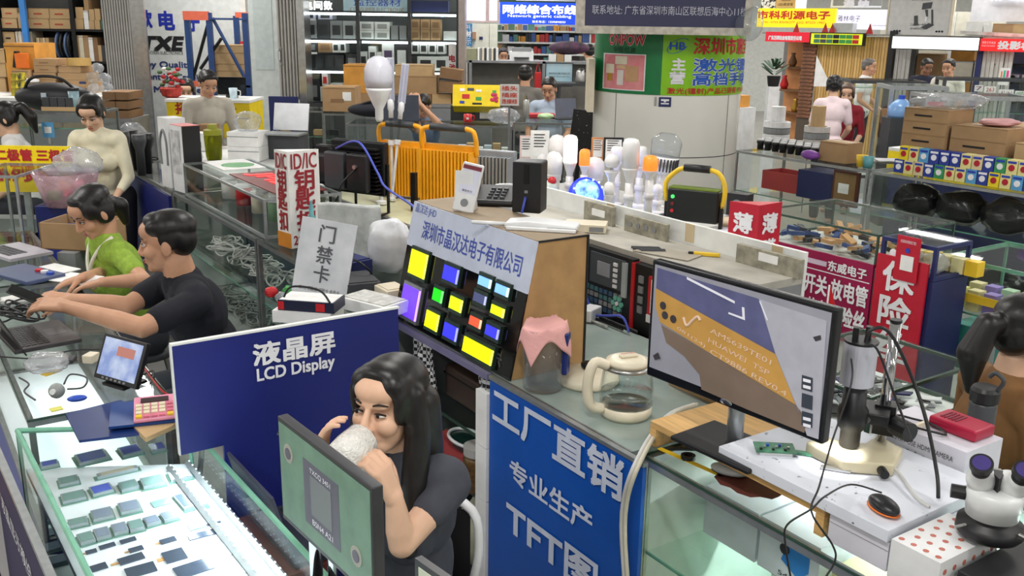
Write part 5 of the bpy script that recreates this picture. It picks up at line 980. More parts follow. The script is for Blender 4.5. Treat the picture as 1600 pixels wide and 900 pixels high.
t = FP(5.35).thing('caged_lamp', 'large clear dome lamp with a slotted dark collar', 'lamp', FP(5.35).at(1030, 250)[0], ZL, 0); z1 = FP(5.35).at(1030, 208)[1] - ZL; z0 = FP(5.35).at(1030, 272)[1] - ZL; zm = z0 + (z1 - z0) * .45; r = 24 * 5.35 / F
t.rotation_euler = (0, .1, 0)
MB().lathe([(r * .95, zm), (r, zm + .08), (r * .9, z1 - .03), (r * .5, z1), (0, z1 + .004)], 24).mk('dome', thinfilm, t, sm=1); MB().lathe([(r * .3, z0), (r * .8, z0 + .05), (r * .95, zm)], 24).mk('collar', whitep, t, sm=1)
for k in range(26): a = k * 2 * PI / 26; MB().box((r * .93 * math.cos(a), r * .93 * math.sin(a), zm - .045), (.008, .008, .07), (0, 0, a)).mk('slot', darkgrey, t)
MB().cyl((0, 0, 0), (0, 0, z0), .024, n=14).mk('pipe_stand', pvc, t, sm=1); MB().lathe([(.045, 0), (.045, .012), (.025, .02)], 16).mk('foot', pvc, t)
t = put(914, 330, ZL, 'disco_lamp', 'glowing blue disco dome lamp with a ring of lights', 'lamp', R(20)); e_b = EM('disco_blue', (50, 80, 255), 1.1, rgb2=(150, 200, 255), scale=24)
MB().lathe([(.09, .02), (.1, .03), (.1, .06), (.09, .07)], 28, rot=(R(60), 0, 0), c=(0, .03, .07)).mk('ring', EM('ring_blue', (30, 50, 220), .7), t, sm=1); MB().ell((0, 0, .1), (.08, .07, .08), 20, 12).mk('dome', e_b, t, sm=1)
for k in range(14): a = k * 2 * PI / 14; MB().ell((.093 * math.cos(a), -.02 - .03 * math.sin(a), .1 + .085 * math.sin(a)), .006, 6, 4).mk('led', EM('led_pale', (180, 220, 255), 3), t)
MB().ell((-.03, -.06, .08), (.02, .012, .02), 10, 6).mk('green_lens', EM('disco_green', (60, 240, 160), 1.2), t, sm=1); MB().lathe([(.05, 0), (.05, .025)], 16).mk('base', blackp, t)
PLD = bpy.data.lights.new('disco_light', 'POINT'); PLD.energy = 1.5; PLD.color = (.3, .4, 1); PLD.shadow_soft_size = .05; o = bpy.data.objects.new('disco_light', PLD); COL.objects.link(o); o.parent = t; o.location = (0, -.12, .12)
t = put(853, 322, ZL, 'bulb_lamp', 'white ribbed bulb with a red cap lying by the router', 'lamp', 0); MB().lathe([(.025, 0), (.05, .04), (.055, .09), (.03, .13)], 16, rot=(.3, .2, 0), c=(0, 0, .02)).mk('body', M('ribbed_bulb', (190, 200, 190), .4), t, sm=1); MB().ell((.03, -.03, .15), .025, 10, 6).mk('cap', redp, t, sm=1)
for i, (u0, v0, u1, v1, m) in enumerate(((812, 212, 832, 250, M('pale_pink_sheet', (222, 196, 192), .7)), (829, 204, 858, 250, paper), (924, 215, 944, 250, M('orange_frame', (206, 140, 90), .6)), (943, 215, 974, 252, blackp))):
    t, w, h = board(FP((5.98, 5.96, 5.9, 5.86)[i]), 'price_sheet', ['pale pink price sheet leaning behind the router', 'white price sheet with rows of print behind the bulbs', 'orange framed picture card behind the bulbs', 'black framed white picture card behind the bulbs'][i], 'card', (u0, v0, u1, v1), m, .012)
    B(-w / 2 + .012, w / 2 - .012, -.002, 0, .02, h - .012).mk('sheet', paper, t)
    for k in range(5): B(-w * .32, w * (.2 + .06 * (k % 3)), -.004, -.002, h * (.45 + .1 * k), h * (.48 + .1 * k)).mk('print_line', ink if i != 2 else woodk, t)
    B(-.01, .01, .012, .05, ZL - t.location.z, .1).mk('foot', greyp, t)
bag(Vector((FP(9.5).at(786, 185)[0], 9.5, zC + .008)), (.16, .1, .08), 'heap of clear bags on the long glass counter below the plug sign', film, seed=120)
# folding work light with a yellow handle
t = put(1080, 368, ZL + .0, 'work_light', 'black rechargeable work light with a yellow handle', 'work light', A + R(28)); B(-.13, .13, -.02, .05, .07, .23).mk('body', M('worklight_black', (20, 24, 22), .3), t, bevel=.01); B(-.125, .125, -.018, .052, .23, .237).mk('green_trim', M('olive_trim', (110, 130, 40), .4), t)
MB().tube([(-.14, .01, .16), (-.15, .01, .25), (-.1, .01, .31), (-.05, .01, .33), (.06, .01, .33), (.12, .01, .31), (.15, .01, .24), (.14, .01, .15)], .012, 8, 3).mk('handle', yellowp, t, sm=1); MB().cyl((-.06, .01, .332), (.07, .01, .332), .019, n=12).mk('grip', blackp, t, sm=1)
for x in (-.14, .14): B(x - .008, x + .008, -.0, .02, 0, .16).mk('leg', blackm, t)
B(-.14, .14, 0, .02, 0, .014).mk('foot_bar', blackm, t); 
for k, m in enumerate((EM('led_green', (60, 220, 90), 2), M('dull_red', (120, 30, 34), .4), redp)): MB().cyl((-.1, -.02, .19 - k * .035), (-.1, -.026, .19 - k * .035), .009, n=10).mk('button', m, t)
t = put(1136, 374, ZL, 'ceiling_disc_lamp', 'flat white disc lamp with turquoise lights lying behind the work light', 'lamp'); MB().lathe([(.0, .05), (.07, .045), (.11, .02), (.11, 0)], 28).mk('disc', M('white_disc', (226, 226, 236), .25), t, sm=1); B(-.03, -.01, -.09, -.05, .03, .042).mk('light_patch', EM('turquoise', (120, 230, 240), 1.5), t)
t = put(1150, 337, ZL, 'speaker_box', 'small black box with a round dial behind the work light', 'speaker', A + R(20)); B(-.06, .06, 0, .08, 0, .12).mk('body', blackp, t); MB().cyl((0, 0, .06), (0, -.012, .06), .03, n=18).mk('dial', greyp, t)
for i, (u, v, m) in enumerate(((1003, 352, greenp), (972, 352, M('white_disc')), (1040, 345, darkgrey), (1030, 355, redp), (1112, 384, orange), (1136, 350, M('beads_cream', (220, 200, 170), .6)))):
    t = put(u, v, ZL, 'lamp_part', ['green boxed lamp part', 'white round lamp cover', 'black wired connector heap', 'red socket cap', 'orange ended connector', 'string of cream beads'][i] + ' on the lamp counter', 'part'); MB().lathe([(.05, 0), (.055, .02), (.03, .035), (0, .04)], 16).mk('body', m, t, sm=1); MB().cyl((-.02, 0, .03), (.03, .01, .05), .006, n=6).mk('pin', steel, t)
# ================================================================== RIGHT STALLS
# magenta fronted case (row behind)
r1 = showcase('glass tray case of wooden blocks above the magenta sign', 1.3, 2.05, 2.32, 2.95, 1.16, .0, (), gedge_dk, z0=1.0, rail=.01)
o = B(0, .75, 0, .63, 0, .998).mk('case_plinth', M('plinth_white', (206, 206, 200), .5), loc=G(1.3, 2.32, 0), rotz=A); tag(o, 'plain plinth under the glass tray case', 'plinth')
bl_ = M('wood_block', (206, 160, 112), .6)
for i in range(60):
    p = G(1.38 + random.random() * .6, 2.36 + random.random() * .5, 1.011 + .02 * (i // 20)); o = MB().box((0, 0, .012), (.09, .03, .02), (random.uniform(-.4, .4), random.uniform(-.4, .4), 0)).mk('terminal_block', [bl_, bl_, darkgrey, M('block_blue', (60, 80, 130), .5)][i % 4], loc=p, rotz=random.random() * 3); tag(o, ['brown terminal block heaped in the glass tray case', 'brown terminal block heaped in the glass tray case', 'dark terminal block heaped in the glass tray case', 'blue terminal block heaped in the glass tray case'][i % 4], 'block', 'terminal blocks in the tray case')
R1P = Plane(G(0, 2.30, 0), A); a, b = R1P.at(1212, 400)[0], R1P.at(1362, 440)[0]
t = R1P.thing('shop_sign', 'magenta sign for switches and fuses with white characters', 'sign', a, .6, 0); w = b - a; h = R1P.at(1290, 396)[1] - .6
B(0, w, 0, .012, 0, h).mk('panel', maroon, t); text(t, '东威电子', w * .76, h * .87, w * .38, .05, inkwhite, bold=.0015); B(w * .0, w * .98, -.002, 0, h * .77, h * .78).mk('line', inkwhite, t); B(0, w * .55, -.002, 0, h * .84, h * .9).mk('phone_strip', M('pale_strip', (214, 196, 214), .5), t)
text(t, '温度开关 放电管', w * .54, h * .6, w * .88, .1, inkwhite, bold=.0025); text(t, '电阻 自恢复保险丝', w * .5, h * .3, w * .96, .1, inkwhite, bold=.0025)
a2, b2 = R1P.at(1366, 440)[0], R1P.at(1444, 465)[0]; t = R1P.thing('shop_sign', 'red sign with big white fuse characters beside the magenta sign', 'sign', a2, .5, 0); w = b2 - a2; h = R1P.at(1410, 404)[1] - .5; B(0, w, 0, .012, 0, h).mk('panel', redsign, t)
for i, s in enumerate('保险丝'): text(t, s, w * .48, h * .84 - i * .165, w * .62, .14, inkwhite, bold=.004)
rc = showcase('blue edged glass case with a red code card on its front', a2, b2 + .02, 2.32, 2.6, 1.16, .0, (), navy, z0=1.0, rail=.018)
o = B(0, b2 - a2 + .02, 0, .28, 0, .998).mk('case_plinth', navy, loc=G(a2, 2.32, 0), rotz=A); tag(o, 'navy plinth under the blue edged glass case', 'plinth')
t = R1P.thing('code_card', 'red pay card with a white patch on the blue edged case', 'card', a2 + w * .38, 1.0, -.01); B(0, .12, 0, .004, -.02, .19).mk('card', redsign, t); B(.03, .095, -.002, 0, .03, .1).mk('white_patch', paper, t); text(t, '扫码领红包', .06, .165, .08, .015, inkwhite); MB().cyl((.06, -.001, .125), (.06, -.003, .125), .012, n=14).mk('badge', inkblue, t)
bag(G(a2 + .2, 2.42, 1.012), (.08, .06, .05), 'clear bags of parts inside the blue edged case', film, seed=50)
MB().ell((0, 0, 0), (.02, .004, .022), 12, 8).mk('sticker_fruit', inkwhite, rc).location = (.07, -.003, .09)
for i in range(5):
    o = B(-.03, .03, -.03, .03, 0, .07).mk('fuse_box', [M('box_cream', (226, 214, 160), .5), yellowp, M('box_cream')][i % 3], loc=G(a2 + .06 + i * .07, 2.55, 1.012), rotz=A); tag(o, 'small cream and yellow box inside the blue edged case', 'box', 'boxes inside the blue edged case')
t = put(1180, 399, ZL, 'film_sign', 'red triangular sign reading film beside the magenta sign', 'sign', 0); h = .33; tri = [(0, 0), (-.11, .1), (.13, .1)]; MB().prism(tri, 0, h - .1).mk('body', redsign, t)
for p0, p1 in ((tri[1], tri[0]), (tri[0], tri[2])): facetext(t, p0, p1, [('薄', .5, .14, .62, .09, inkwhite, .003), ('膜', .5, .02, .62, .09, inkwhite, .003)])
B(-.1, .12, .09, .1, 0, .01).mk('base', white, t)
# yellow lit acrylic case far right
yc = showcase('acrylic case with a yellow band and stacked tape boxes', 2.2, 3.0, 2.64, 3.19, 1.05, .15, (.8, .5), gedge, rail=.012, edge=gedge)
B(0, .8, -.004, 0, .86, .9).mk('yellow_band', yellowp, yc)
for i in range(18):
    o = B(-.03, .03, -.03, .03, 0, .1).mk('tape_box', [M('box_pale_yellow', (226, 222, 130), .5), M('box_cream'), M('box_lilac', (150, 130, 200), .4), M('box_greenish', (170, 200, 170), .5)][i % 4], loc=G(2.26 + (i % 9) * .082, 2.72 + .15 * (i // 9), .802), rotz=A); tag(o, 'small pale box on the upper shelf of the yellow banded case', 'box', 'boxes in the yellow banded case')
for i in range(4):
    o = B(-.1, .1, -.1, .1, 0, .22).mk('carton', [M('teal_box', (70, 160, 150), .5), M('white_product_box'), card2, M('teal_box')][i], loc=G(2.35 + i * .2, 2.8, .502), rotz=A); tag(o, ['teal box', 'white box', 'tan carton', 'darker teal box'][i] + ' on the lower shelf of the yellow banded case', 'box')
t = thing('instrument_box', 'teal gadget box with round dials beside the yellow case', 'box', G(2.62, 2.44, .62), A); B(0, .3, 0, .12, 0, .2).mk('body', M('teal_dark', (60, 120, 116), .4), t); B(.02, .12, -.003, 0, .06, .16).mk('hologram', M('holo', (120, 230, 160), .2, .6, rgb2=(150, 120, 220), scale=20), t); MB().cyl((.22, 0, .1), (.22, -.008, .1), .045, n=20).mk('dial', greyp, t); B(0, .3, 0, .12, -.62, 0).mk('stand', card, t)
# far right counters
r2 = showcase('far glass counter with a red basket and a boxed medal inside', -1.15, .22, 4.75, 5.4, 1.05, .2, (.7,), alu)
r3 = showcase('far glass counter full of black bags under the tape boxes', .25, 2.2, 4.75, 5.4, 1.05, .2, (.72,), alu)
for i in range(10):
    z = .722 if i < 5 else .22; t = bag(G(.5 + (i % 5) * .36, 5.0, z), (.17, .2, .13), 'black shiny bag packed in the far glass counter', M('black_bag', (22, 22, 24), .2, bump=.5, bscale=25), 'black bags in the far counter', seed=60 + i, amp=.12)
t = thing('plastic_basket', 'red plastic basket inside the far glass counter', 'basket', G(-.8, 4.95, .722), A); B(-.2, .2, 0, .25, 0, .015).mk('floor', M('basket_red', (190, 70, 70), .5), t)
for a in ((-.2, .2, 0, .01), (-.2, .2, .24, .25), (-.2, -.19, .01, .24), (.19, .2, .01, .24)): B(*a, .015, .16).mk('wall', M('basket_red'), t)
t = thing('medal_box', 'framed medal case with a white label inside the far glass counter', 'box', G(-.15, 4.85, .722), A); B(-.02, .22, 0, .03, 0, .28).mk('frame', M('mahogany', (96, 46, 34), .4), t); B(0, .2, -.003, 0, .02, .26).mk('backing', M('bronze', (140, 110, 70), .4), t); B(.04, .14, -.006, -.003, .1, .18).mk('label', paper, t)
t = thing('blue_box', 'navy blue box beside the medal case in the far counter', 'box', G(-.5, 4.85, .722), A); B(-.05, .3, .03, .3, 0, .22).mk('body', navy, t); B(-.05, .3, .03, .3, .22, .23).mk('lid', navy, t)
ZR = 1.058
tb = [('dark_blue', (40, 60, 150)), ('pale_yellow', (232, 222, 150)), ('bright_yellow', (240, 216, 40)), ('light_blue', (90, 160, 210)), ('green', (60, 150, 90)), ('cream', (222, 204, 160))]
order = [0, 0, 1, 2, 0, 1, 4, 3, 1, 0, 5, 1, 0, 3]; k_ = 0
for r_ in range(2):
    for i in range(21 if r_ == 0 else 17):
        c = order[(i * 5 + r_ * 3) % 14]; nm, col_ = tb[c]
        t = thing('tape_box', '%s tape box %s along the far counter edge' % (nm.replace('_', ' '), 'in the bottom layer' if r_ == 0 else 'stacked on the first layer'), 'box', G(.42 + i * .083 + .03 * r_, 4.83, ZR + r_ * .101), A, '%s tape boxes %s' % (nm.replace('_', ' '), 'below' if r_ == 0 else 'above'))
        B(-.038, .038, 0, .075, 0, .1).mk('body', M('tapebox_' + nm, col_, .5), t); MB().cyl((0, 0, .045), (0, -.003, .045), .022, n=12).mk('printed_ring', inkwhite if c in (0, 3, 4) else inkred, t); B(-.03, .03, -.0025, 0, .075, .09).mk('print', inkwhite if c == 0 else inkblue, t)
def crt(s, q, z, w, d, h, lb, m=card, mark=True, grp=None):
    t = thing('carton', lb, 'box', G(s, q, z), A, grp); box_parts(t, w, d, h, m, tape_c, None, ink if mark else 0, True); return t
z = ZR
for i in range(5): crt(.48, 5.0, ZR + i * .095, .36, .33, .094, nth(i, 5) + ' flat brown carton in the tall stack at the counter end', card, i > 1, 'tall stack of flat cartons')
for i in range(4): crt(.9, 5.02, ZR + i * .095, .42, .33, .094, nth(i, 4) + ' flat brown carton in the stack beside the tall one', card, i % 2 == 0, 'second stack of flat cartons')
for i in range(2): crt(1.33, 5.02, ZR + i * .15, .3, .33, .149, ['square brown carton with a brown print beside the flat cartons', 'square brown carton with handwriting on top of its twin'][i], card2, True)
for i in range(2): crt(1.68, 5.02, ZR + i * .15, .3, .33, .149, ['tan carton at the end of the carton row', 'tan carton with a white label on top at the end of the row'][i], card2, True)
bag(G(.55, 5.18, ZR + .476), (.28, .14, .06), 'bundle of clear wrapped parts on the tall carton stack', film, seed=80)
bag(G(.95, 5.18, ZR + .381), (.14, .1, .03), 'pink and clear bag on the second carton stack', M('pink_bag', (214, 160, 160), .5), seed=81)
t = thing('purple_pot', 'lilac plastic pot lying on its side behind the cartons', 'pot', G(1.1, 5.5, ZR + .38), A); MB().lathe([(.1, 0), (.14, .26), (.13, .26), (.09, .01)], 24, rot=(0, R(75), .3), c=(0, 0, .12)).mk('pot', M('lilac_plastic', (186, 150, 220), .35), t, sm=1)
o = B(-.3, .5, -.1, .35, 0, .375).mk('carton', card2, loc=G(1.1, 5.47, ZR), rotz=A); tag(o, 'wide tan carton under the lilac pot behind the stacks', 'box')
# on top of the far counter left part
for i in range(24):
    t = thing('camera_lens', 'black lens with a white cap standing in rows on the far counter', 'lens', G(-1.05 + (i % 8) * .085, 4.95 + (i // 8) * .11, ZR), A, 'rows of lenses on the far counter'); MB().lathe([(.028, 0), (.028, .05), (.035, .06), (.035, .08)], 12).mk('body', blackp, t, sm=1); MB().lathe([(.03, .08), (.03, .092)], 12).mk('cap', whitep, t)
crt(-.2, 4.85, ZR, .26, .2, .16, 'open brown carton beside the lens rows', card, False)
t = thing('plastic_scoop', 'purple plastic scoop lying before the open carton', 'scoop', G(-.38, 4.8, ZR), A); MB().ell((0, 0, .04), (.09, .05, .04), 16, 8).mk('scoop', M('purple_plastic', (130, 70, 160), .4), t, sm=1)
for i, (s, q, m, lb) in enumerate(((.08, 4.85, yellowp, 'yellow plastic funnel by the open carton'), (.16, 4.82, M('teal_plastic'), 'small teal cup on the far counter'))): t = thing('small_cup', lb, 'cup', G(s, q, ZR), A); MB().lathe([(.035, 0), (.045, .09), (.04, .09), (.03, .01)], 16).mk('cup', m, t, sm=1)
for i in range(4): o = B(-.12, .12, -.09, .09, 0, .008).mk('paper_sheet', [paper, M('sheet_grey', (206, 208, 212), .7)][i % 2], loc=G(-.02 + i * .04, 5.25 - i * .02, ZR + i * .009), rotz=A + i * .3); tag(o, 'loose printed paper sheet on the far counter', 'paper', 'paper sheets on the far counter')
t = thing('counter_sign', 'yellow sign strip with red characters behind the far counter', 'sign', G(-.9, 6.6, 0), A); B(0, 1.6, 0, .03, .75, .97).mk('panel', yellow, t); B(0, 1.6, .0, .5, .97, 1.0).mk('worktop', white, t); B(.02, 1.58, .03, .5, 0, .97).mk('body', navy, t); text(t, '电子元件 配单', .8, .86, 1.2, .13, inkred, bold=.004)
bag(G(-.3, 6.8, 1.002), (.2, .14, .09), 'bag of silver chips on the yellow signed counter', M('chips', (190, 190, 186), .6, var=.3, scale=40), seed=84)
bag(G(.25, 6.8, 1.002), (.16, .12, .09), 'black bag beside the bag of silver chips', M('black_bag'), seed=85)
# spools standing behind the lenses
for i, (s, w_, hh_, m, lb) in enumerate(((-1.2, .12, .2, whitep, 'white stacked trays on the counter before the woman in pink'), (-.75, .11, .24, M('grey_roll', (196, 192, 188), .5), 'grey roll of tape with a tan core before the woman in pink'))):
    t = thing('roll_stack', lb, 'rolls', G(s, 5.32, ZR), A)
    for k in range(4): MB().lathe([(w_, 0), (w_, .05), (w_ * .8, .05), (w_ * .8, 0)], 20, (0, 0, k * .055)).mk('roll', m if k % 2 else greyp, t, sm=0)
    MB().lathe([(w_ * .55, 0), (w_ * .55, hh_ + .15)], 18, (0, 0, 0)).mk('core', [whitep, card2][i], t)
t = thing('parts_cabinet', 'white cabinet of small pale drawers beside the woman in pink', 'cabinet', G(-2.0, 5.3, 0), A); B(-.28, .28, 0, .3, 0, 1.35).mk('body', whitep, t)
for r_ in range(5):
    for c in range(6): B(-.265 + c * .09, -.185 + c * .09, -.012, 0, 1.06 + r_ * .057, 1.108 + r_ * .057).mk('drawer', M('drawer_clear', (206, 212, 218), .3), t)
crt(-1.93, 5.32, 1.352, .3, .25, .11, 'yellow brown carton on the cabinet of small drawers', kraft, False)
bag(G(-2.19, 5.45, 1.352), (.08, .1, .14), 'heap of white plastic bags on the drawer cabinet', film, seed=88)
# glass partitions beyond
for i, (u0, v0, u1, y, d, lb) in enumerate(((1330, 126, 1445, 12.5, .6, 'glass counter with dark rails in front of the wood slats'), (1392, 135, 1480, 10.6, .6, 'glass counter with a brown carton inside beyond the far stacks'), (1475, 122, 1610, 12.85, .35, 'glass counter with a dark top in front of the shutter'), (1450, 150, 1610, 9.6, .6, 'glass counter behind the lilac pot'))):
    pl = FP(y); a, b = pl.at(u0, v0)[0], pl.at(u1, v0)[0]; top = pl.at((u0 + u1) / 2, v0)[1]
    showcase(lb, 0, b - a, 0, d, top, .2, (FP(12.6).at(1424, 137)[1] if i == 0 else top * .7,), darkgrey if i % 2 == 0 else alu, None, None, org=Vector((a, y, 0)), ang=R(-6), rail=.04)
carton(FP(10.7), 1398, 143, 1440, 167, .35, 'brown carton with open flaps inside the glass counter', card, .05, z0=FP(10.6).at(1436, 135)[1] * .7 + .002); carton(FP(12.6), 1402, 130.5, 1436, 137, .3, 'orange carton inside the far glass counter before the two men', kraft, 0, z0=FP(12.6).at(1424, 137)[1] + .001)
t, w, h = board(FP(9.586), 'red_card_sign', 'red card sign with white characters on the glass behind the cartons', 'sign', (1450, 159, 1475, 178), redsign, .01); text(t, '投影机配件', 0, h * .3, w * .8, h * .25, inkwhite)
for i, (u0, v0, u1, v1, s, m) in enumerate(((1523, 133, 1536, 143, '7', M('plum', (120, 30, 90), .5)), (1538, 135, 1556, 145, '263', redsign), (1560, 140, 1584, 149, 'A2 16-1', M('plum')), (1586, 142, 1600, 150, '007', greenp))):
    t, w, h = board(FP(12.9), 'stall_number', ['plum numbered plate on the far rail', 'red numbered stall plate on the far rail', 'long plum coded stall plate on the far rail', 'green numbered plate at the rail end'][i], 'plate', (u0, v0, u1, v1), paper, .01); text(t, s, 0, h * .5, w * .7, h * .6, m)
t = FP(10.45).thing('water_jug', 'clear blue water jug standing behind the cartons', 'bottle', FP(10.45).at(1406, 180)[0], FP(10.45).at(1410, 184)[1], 0); MB().lathe([(.12, 0), (.13, .03), (.13, .12), (.06, .19), (.035, .2)], 20).mk('body', M('water_blue', (120, 160, 210), .2), t, sm=1); MB().lathe([(.036, .2), (.036, .24)], 12).mk('cap', bluep, t)
t = FP(10.45).thing('pedestal', 'dark pedestal under the blue water jug', 'stand', FP(10.45).at(1406, 184)[0], 0, 0); B(-.15, .15, -.13, .13, 0, FP(10.45).at(1410, 184)[1]).mk('body', darkgrey, t)
o = MB().prism([(0, 0), (.2, .0), (0, .34)], 0, .01, 'y').mk('paper_tag', paper, loc=Vector((FP(11).at(1272, 130)[0], 11, FP(11).at(1272, 135)[1]))); tag(o, 'white triangular card on a stick behind the woman in pink', 'card'); B(0, .01, .01, .02, -o.location.z, .2).mk('stick', greyp, o)
t = FP(11.2).thing('potted_plant', 'leafy green potted plant on a white plinth beside the warm shop', 'plant', FP(11.2).at(1209, 122)[0], FP(11.2).at(1209, 135)[1], 0)
for k in range(16): a = k * 2.4; MB().box((.09 * math.cos(a), .09 * math.sin(a), .18 + .03 * (k % 4)), (.16, .03, .004), (0, -.6, a)).mk('leaf', M('leaf_dark', (52, 84, 60), .6), t)
MB().lathe([(.06, 0), (.08, .12)], 14).mk('pot', blackp, t); B(-.06, .06, -.06, .06, -t.location.z, 0).mk('plinth', whitep, t)
# ================================================================== DISPLAY ROW (near)
ct = thing('display_counter', 'glass topped counter with open shelves under the display box', 'counter', G(1.44, .06, 0), A)
LC = 1.47; DC = .7
B(0, LC, 0, DC, .935, .955).mk('worktop', M('counter_glass', (150, 164, 158), .12, var=.04), ct); B(0, LC, -.006, 0, .93, .956).mk('front_edge', alu_dk, ct); B(0, LC, DC - .02, DC, 0, .935).mk('back_board', M('cupboard_back', (70, 72, 74), .6), ct); B(0, .02, 0, DC - .02, 0, .935).mk('side_board', M('cupboard_side', (120, 126, 124), .4), ct); B(LC - .02, LC, 0, DC - .02, 0, .935).mk('side_board', white, ct); B(.74, .76, 0, DC - .02, 0, .935).mk('divider', white, ct)
for z in (.68, .44): B(.02, .74, .01, DC - .03, z - .008, z).mk('glass_shelf', glass2, ct); B(.02, .74, .004, .01, z - .009, z + .001).mk('shelf_edge', gedge_dk, ct)
B(.02, .74, 0, DC - .02, 0, .08).mk('plinth', darkgrey, ct)
# things on the shelves
t = thing('leather_case', 'brown leather case with gold corners on the upper glass shelf', 'case', G(1.68, .16, .681), A); B(0, .34, 0, .16, 0, .13).mk('body', M('brown_leather', (74, 58, 50), .4), t, bevel=.012); B(.3, .345, -.003, .16, 0, .132).mk('corner_band', gold, t); B(-.002, .342, -.002, .162, .095, .1).mk('seam', blackp, t)
gh = CHECK('gingham', (232, 232, 232), (36, 36, 40), 70)
def drape(name, label, u0, u1, v0, v1, q, mat, cat='cloth', z_off=0): pass
for i, (s0, s1, z0, z1, q, lb) in enumerate(((1.56, 1.7, .72, .9, .07, 'black and white gingham cloth draped at the cupboard end'), (2.0, 2.165, .71, .92, .09, 'black and white gingham cloth hanging by the blue sign'))):
    o = MB().grid(lambda a, b: G(s0 + (s1 - s0) * a, q + .03 * math.sin(9 * a + i) * (1.2 - b) + .02, z0 + (z1 - z0) * b + .02 * math.sin(6 * a + 2 * i) * (1 - b)), 20, 14).mk('gingham_cloth', gh, sm=1, solid=.006); tag(o, lb, 'cloth')
bag(G(1.87, .32, .8), (.2, .12, .07), 'black folded garment stuffed on top of the leather case', M('black_cloth', (16, 16, 18), .95), seed=90, name='garment', cat='garment', rz=A, amp=.08)
for i, m in enumerate((paper, M('mag_yellow', (206, 196, 150), .6), M('mag_red', (170, 70, 70), .6))): o = B(-.13, .13, -.09, .09, 0, .02).mk('magazine', m, loc=G(1.74 + .02 * i, .17, .441 + i * .021), rotz=A + .2 * i); tag(o, ['white', 'yellowish', 'red covered'][i] + ' magazine in the pile on the lower shelf', 'magazine')
t = thing('oval_tray', 'dark green oval tray with a white rim on the lower shelf pile', 'tray', G(1.84, .17, .545), A); MB().ell((0, 0, .0), (.1, .06, .012), 24, 6).mk('tray', M('tray_green', (24, 50, 44), .25), t, sm=1); MB().tube([(.1 * math.cos(k * PI / 12), .06 * math.sin(k * PI / 12), .008) for k in range(25)], .007, 6).mk('rim', whitep, t, sm=1); B(-.06, .06, -.03, .03, -.04, -.01).mk('stack_box', darkgrey, t)
t = thing('jar', 'clear jar of brown tea with a pale lid on the lower shelf', 'jar', G(2.03, .1, .441), A); MB().lathe([(.05, 0), (.054, .01), (.054, .12), (.048, .14)], 22).mk('body', M('tea_brown', (126, 92, 56), .25, var=.3, scale=50), t, sm=1); MB().lathe([(.055, .01), (.056, .03), (.055, .05), (.056, .07), (.055, .09), (.056, .12), (.05, .143)], 22).mk('glass_wall', acryl, t, sm=1); MB().lathe([(.053, .143), (.053, .175), (.02, .178)], 22).mk('lid', M('grey_lid', (180, 178, 174), .4), t)
t = thing('pill_bottle', 'white pill bottle with a ribbed cap beside the tea jar', 'bottle', G(2.138, .08, .441), A); MB().lathe([(.03, 0), (.032, .01), (.032, .1), (.02, .115)], 20).mk('body', whitep, t, sm=1); MB().lathe([(.025, .115), (.025, .145), (.022, .147)], 20).mk('cap', whitep, t); B(-.02, .02, -.0335, -.03, .03, .085).mk('label', M('label_pale', (214, 214, 206), .6), t)
t = thing('teal_box', 'dark teal packet behind the pill bottle', 'packet', G(2.1, .21, .441), A); B(0, .06, 0, .05, 0, .12).mk('body', M('teal_dark'), t); B(.0, .06, 0, .05, .12, .125).mk('lid', M('teal_dark'), t)
bag(G(2.0, .16, .082), (.12, .1, .155), 'pale green cloth bag in the bottom of the cupboard', M('sage_cloth', (176, 176, 150), .85), seed=92, name='cloth_bag', rz=A, amp=.1)
for i in range(4): o = B(-.03, .04, -.02, .0, 0, .2).mk('white_carton', paper, loc=G(2.165, .045, .08 + i * .203), rotz=A); tag(o, nth(i, 4) + ' narrow white carton stacked beside the blue sign', 'box', 'white cartons stacked beside the blue sign')
# ------------------------------------------------------------------ display box
t = thing('lcd_display_box', 'sloped display box with lit sample screens and a blue title', 'display box', G(1.45, .07, .956), A); Lb, hb = .83, .462
MB().prism([(0, 0), (.31, 0), (.31, hb), (.1, hb)], 0, Lb, 'x').mk('body', M('mdf', (178, 140, 92), .7, var=.1, scale=14), t)
lean = Matrix.Rotation(-math.atan2(.1, hb), 4, 'X'); fh = math.hypot(.1, hb)
MB().bx(-.004, Lb + .004, -.006, 0, 0, fh * .63).xf(lean).mk('black_front', M('gloss_black', (12, 12, 14), .08), t); MB().bx(-.004, Lb + .004, -.008, 0, fh * .63, fh * 1.0).xf(lean).mk('title_panel', M('title_white', (206, 214, 234), .3), t)
MB().bx(-.004, .74, -.034, -.014, -.022, 0).mk('base_ledge', M('ledge_violet', (120, 116, 150), .35), t)
for q in ((Lb, Lb + .004, .1, .31, hb - .004, hb + .002), (Lb, Lb + .004, .302, .31, 0, hb)): MB().bx(*q).mk('dark_edge', blackp, t)
MB().bx(0, Lb, .1, .31, hb, hb + .003).mk('top_board', M('mdf_grey', (150, 132, 108), .7), t)
ib = M('title_blue', (64, 84, 176), .5)
text(t, '晶汉达·JHD', .1, fh * .95, .16, .04, ib, y=-.0095, rotm=lean); text(t, '深圳市晶汉达电子有限公司', .44, fh * .8, .68, .072, ib, y=-.0095, rotm=lean, bold=.0006); text(t, '新品展示', .62, fh * .1, .3, .05, M('dim_ink', (60, 60, 66), .4), y=-.0075, rotm=lean, bold=.002)
def lc(n, rgb, e=1.1): return EM('lcd_' + n, rgb, e)
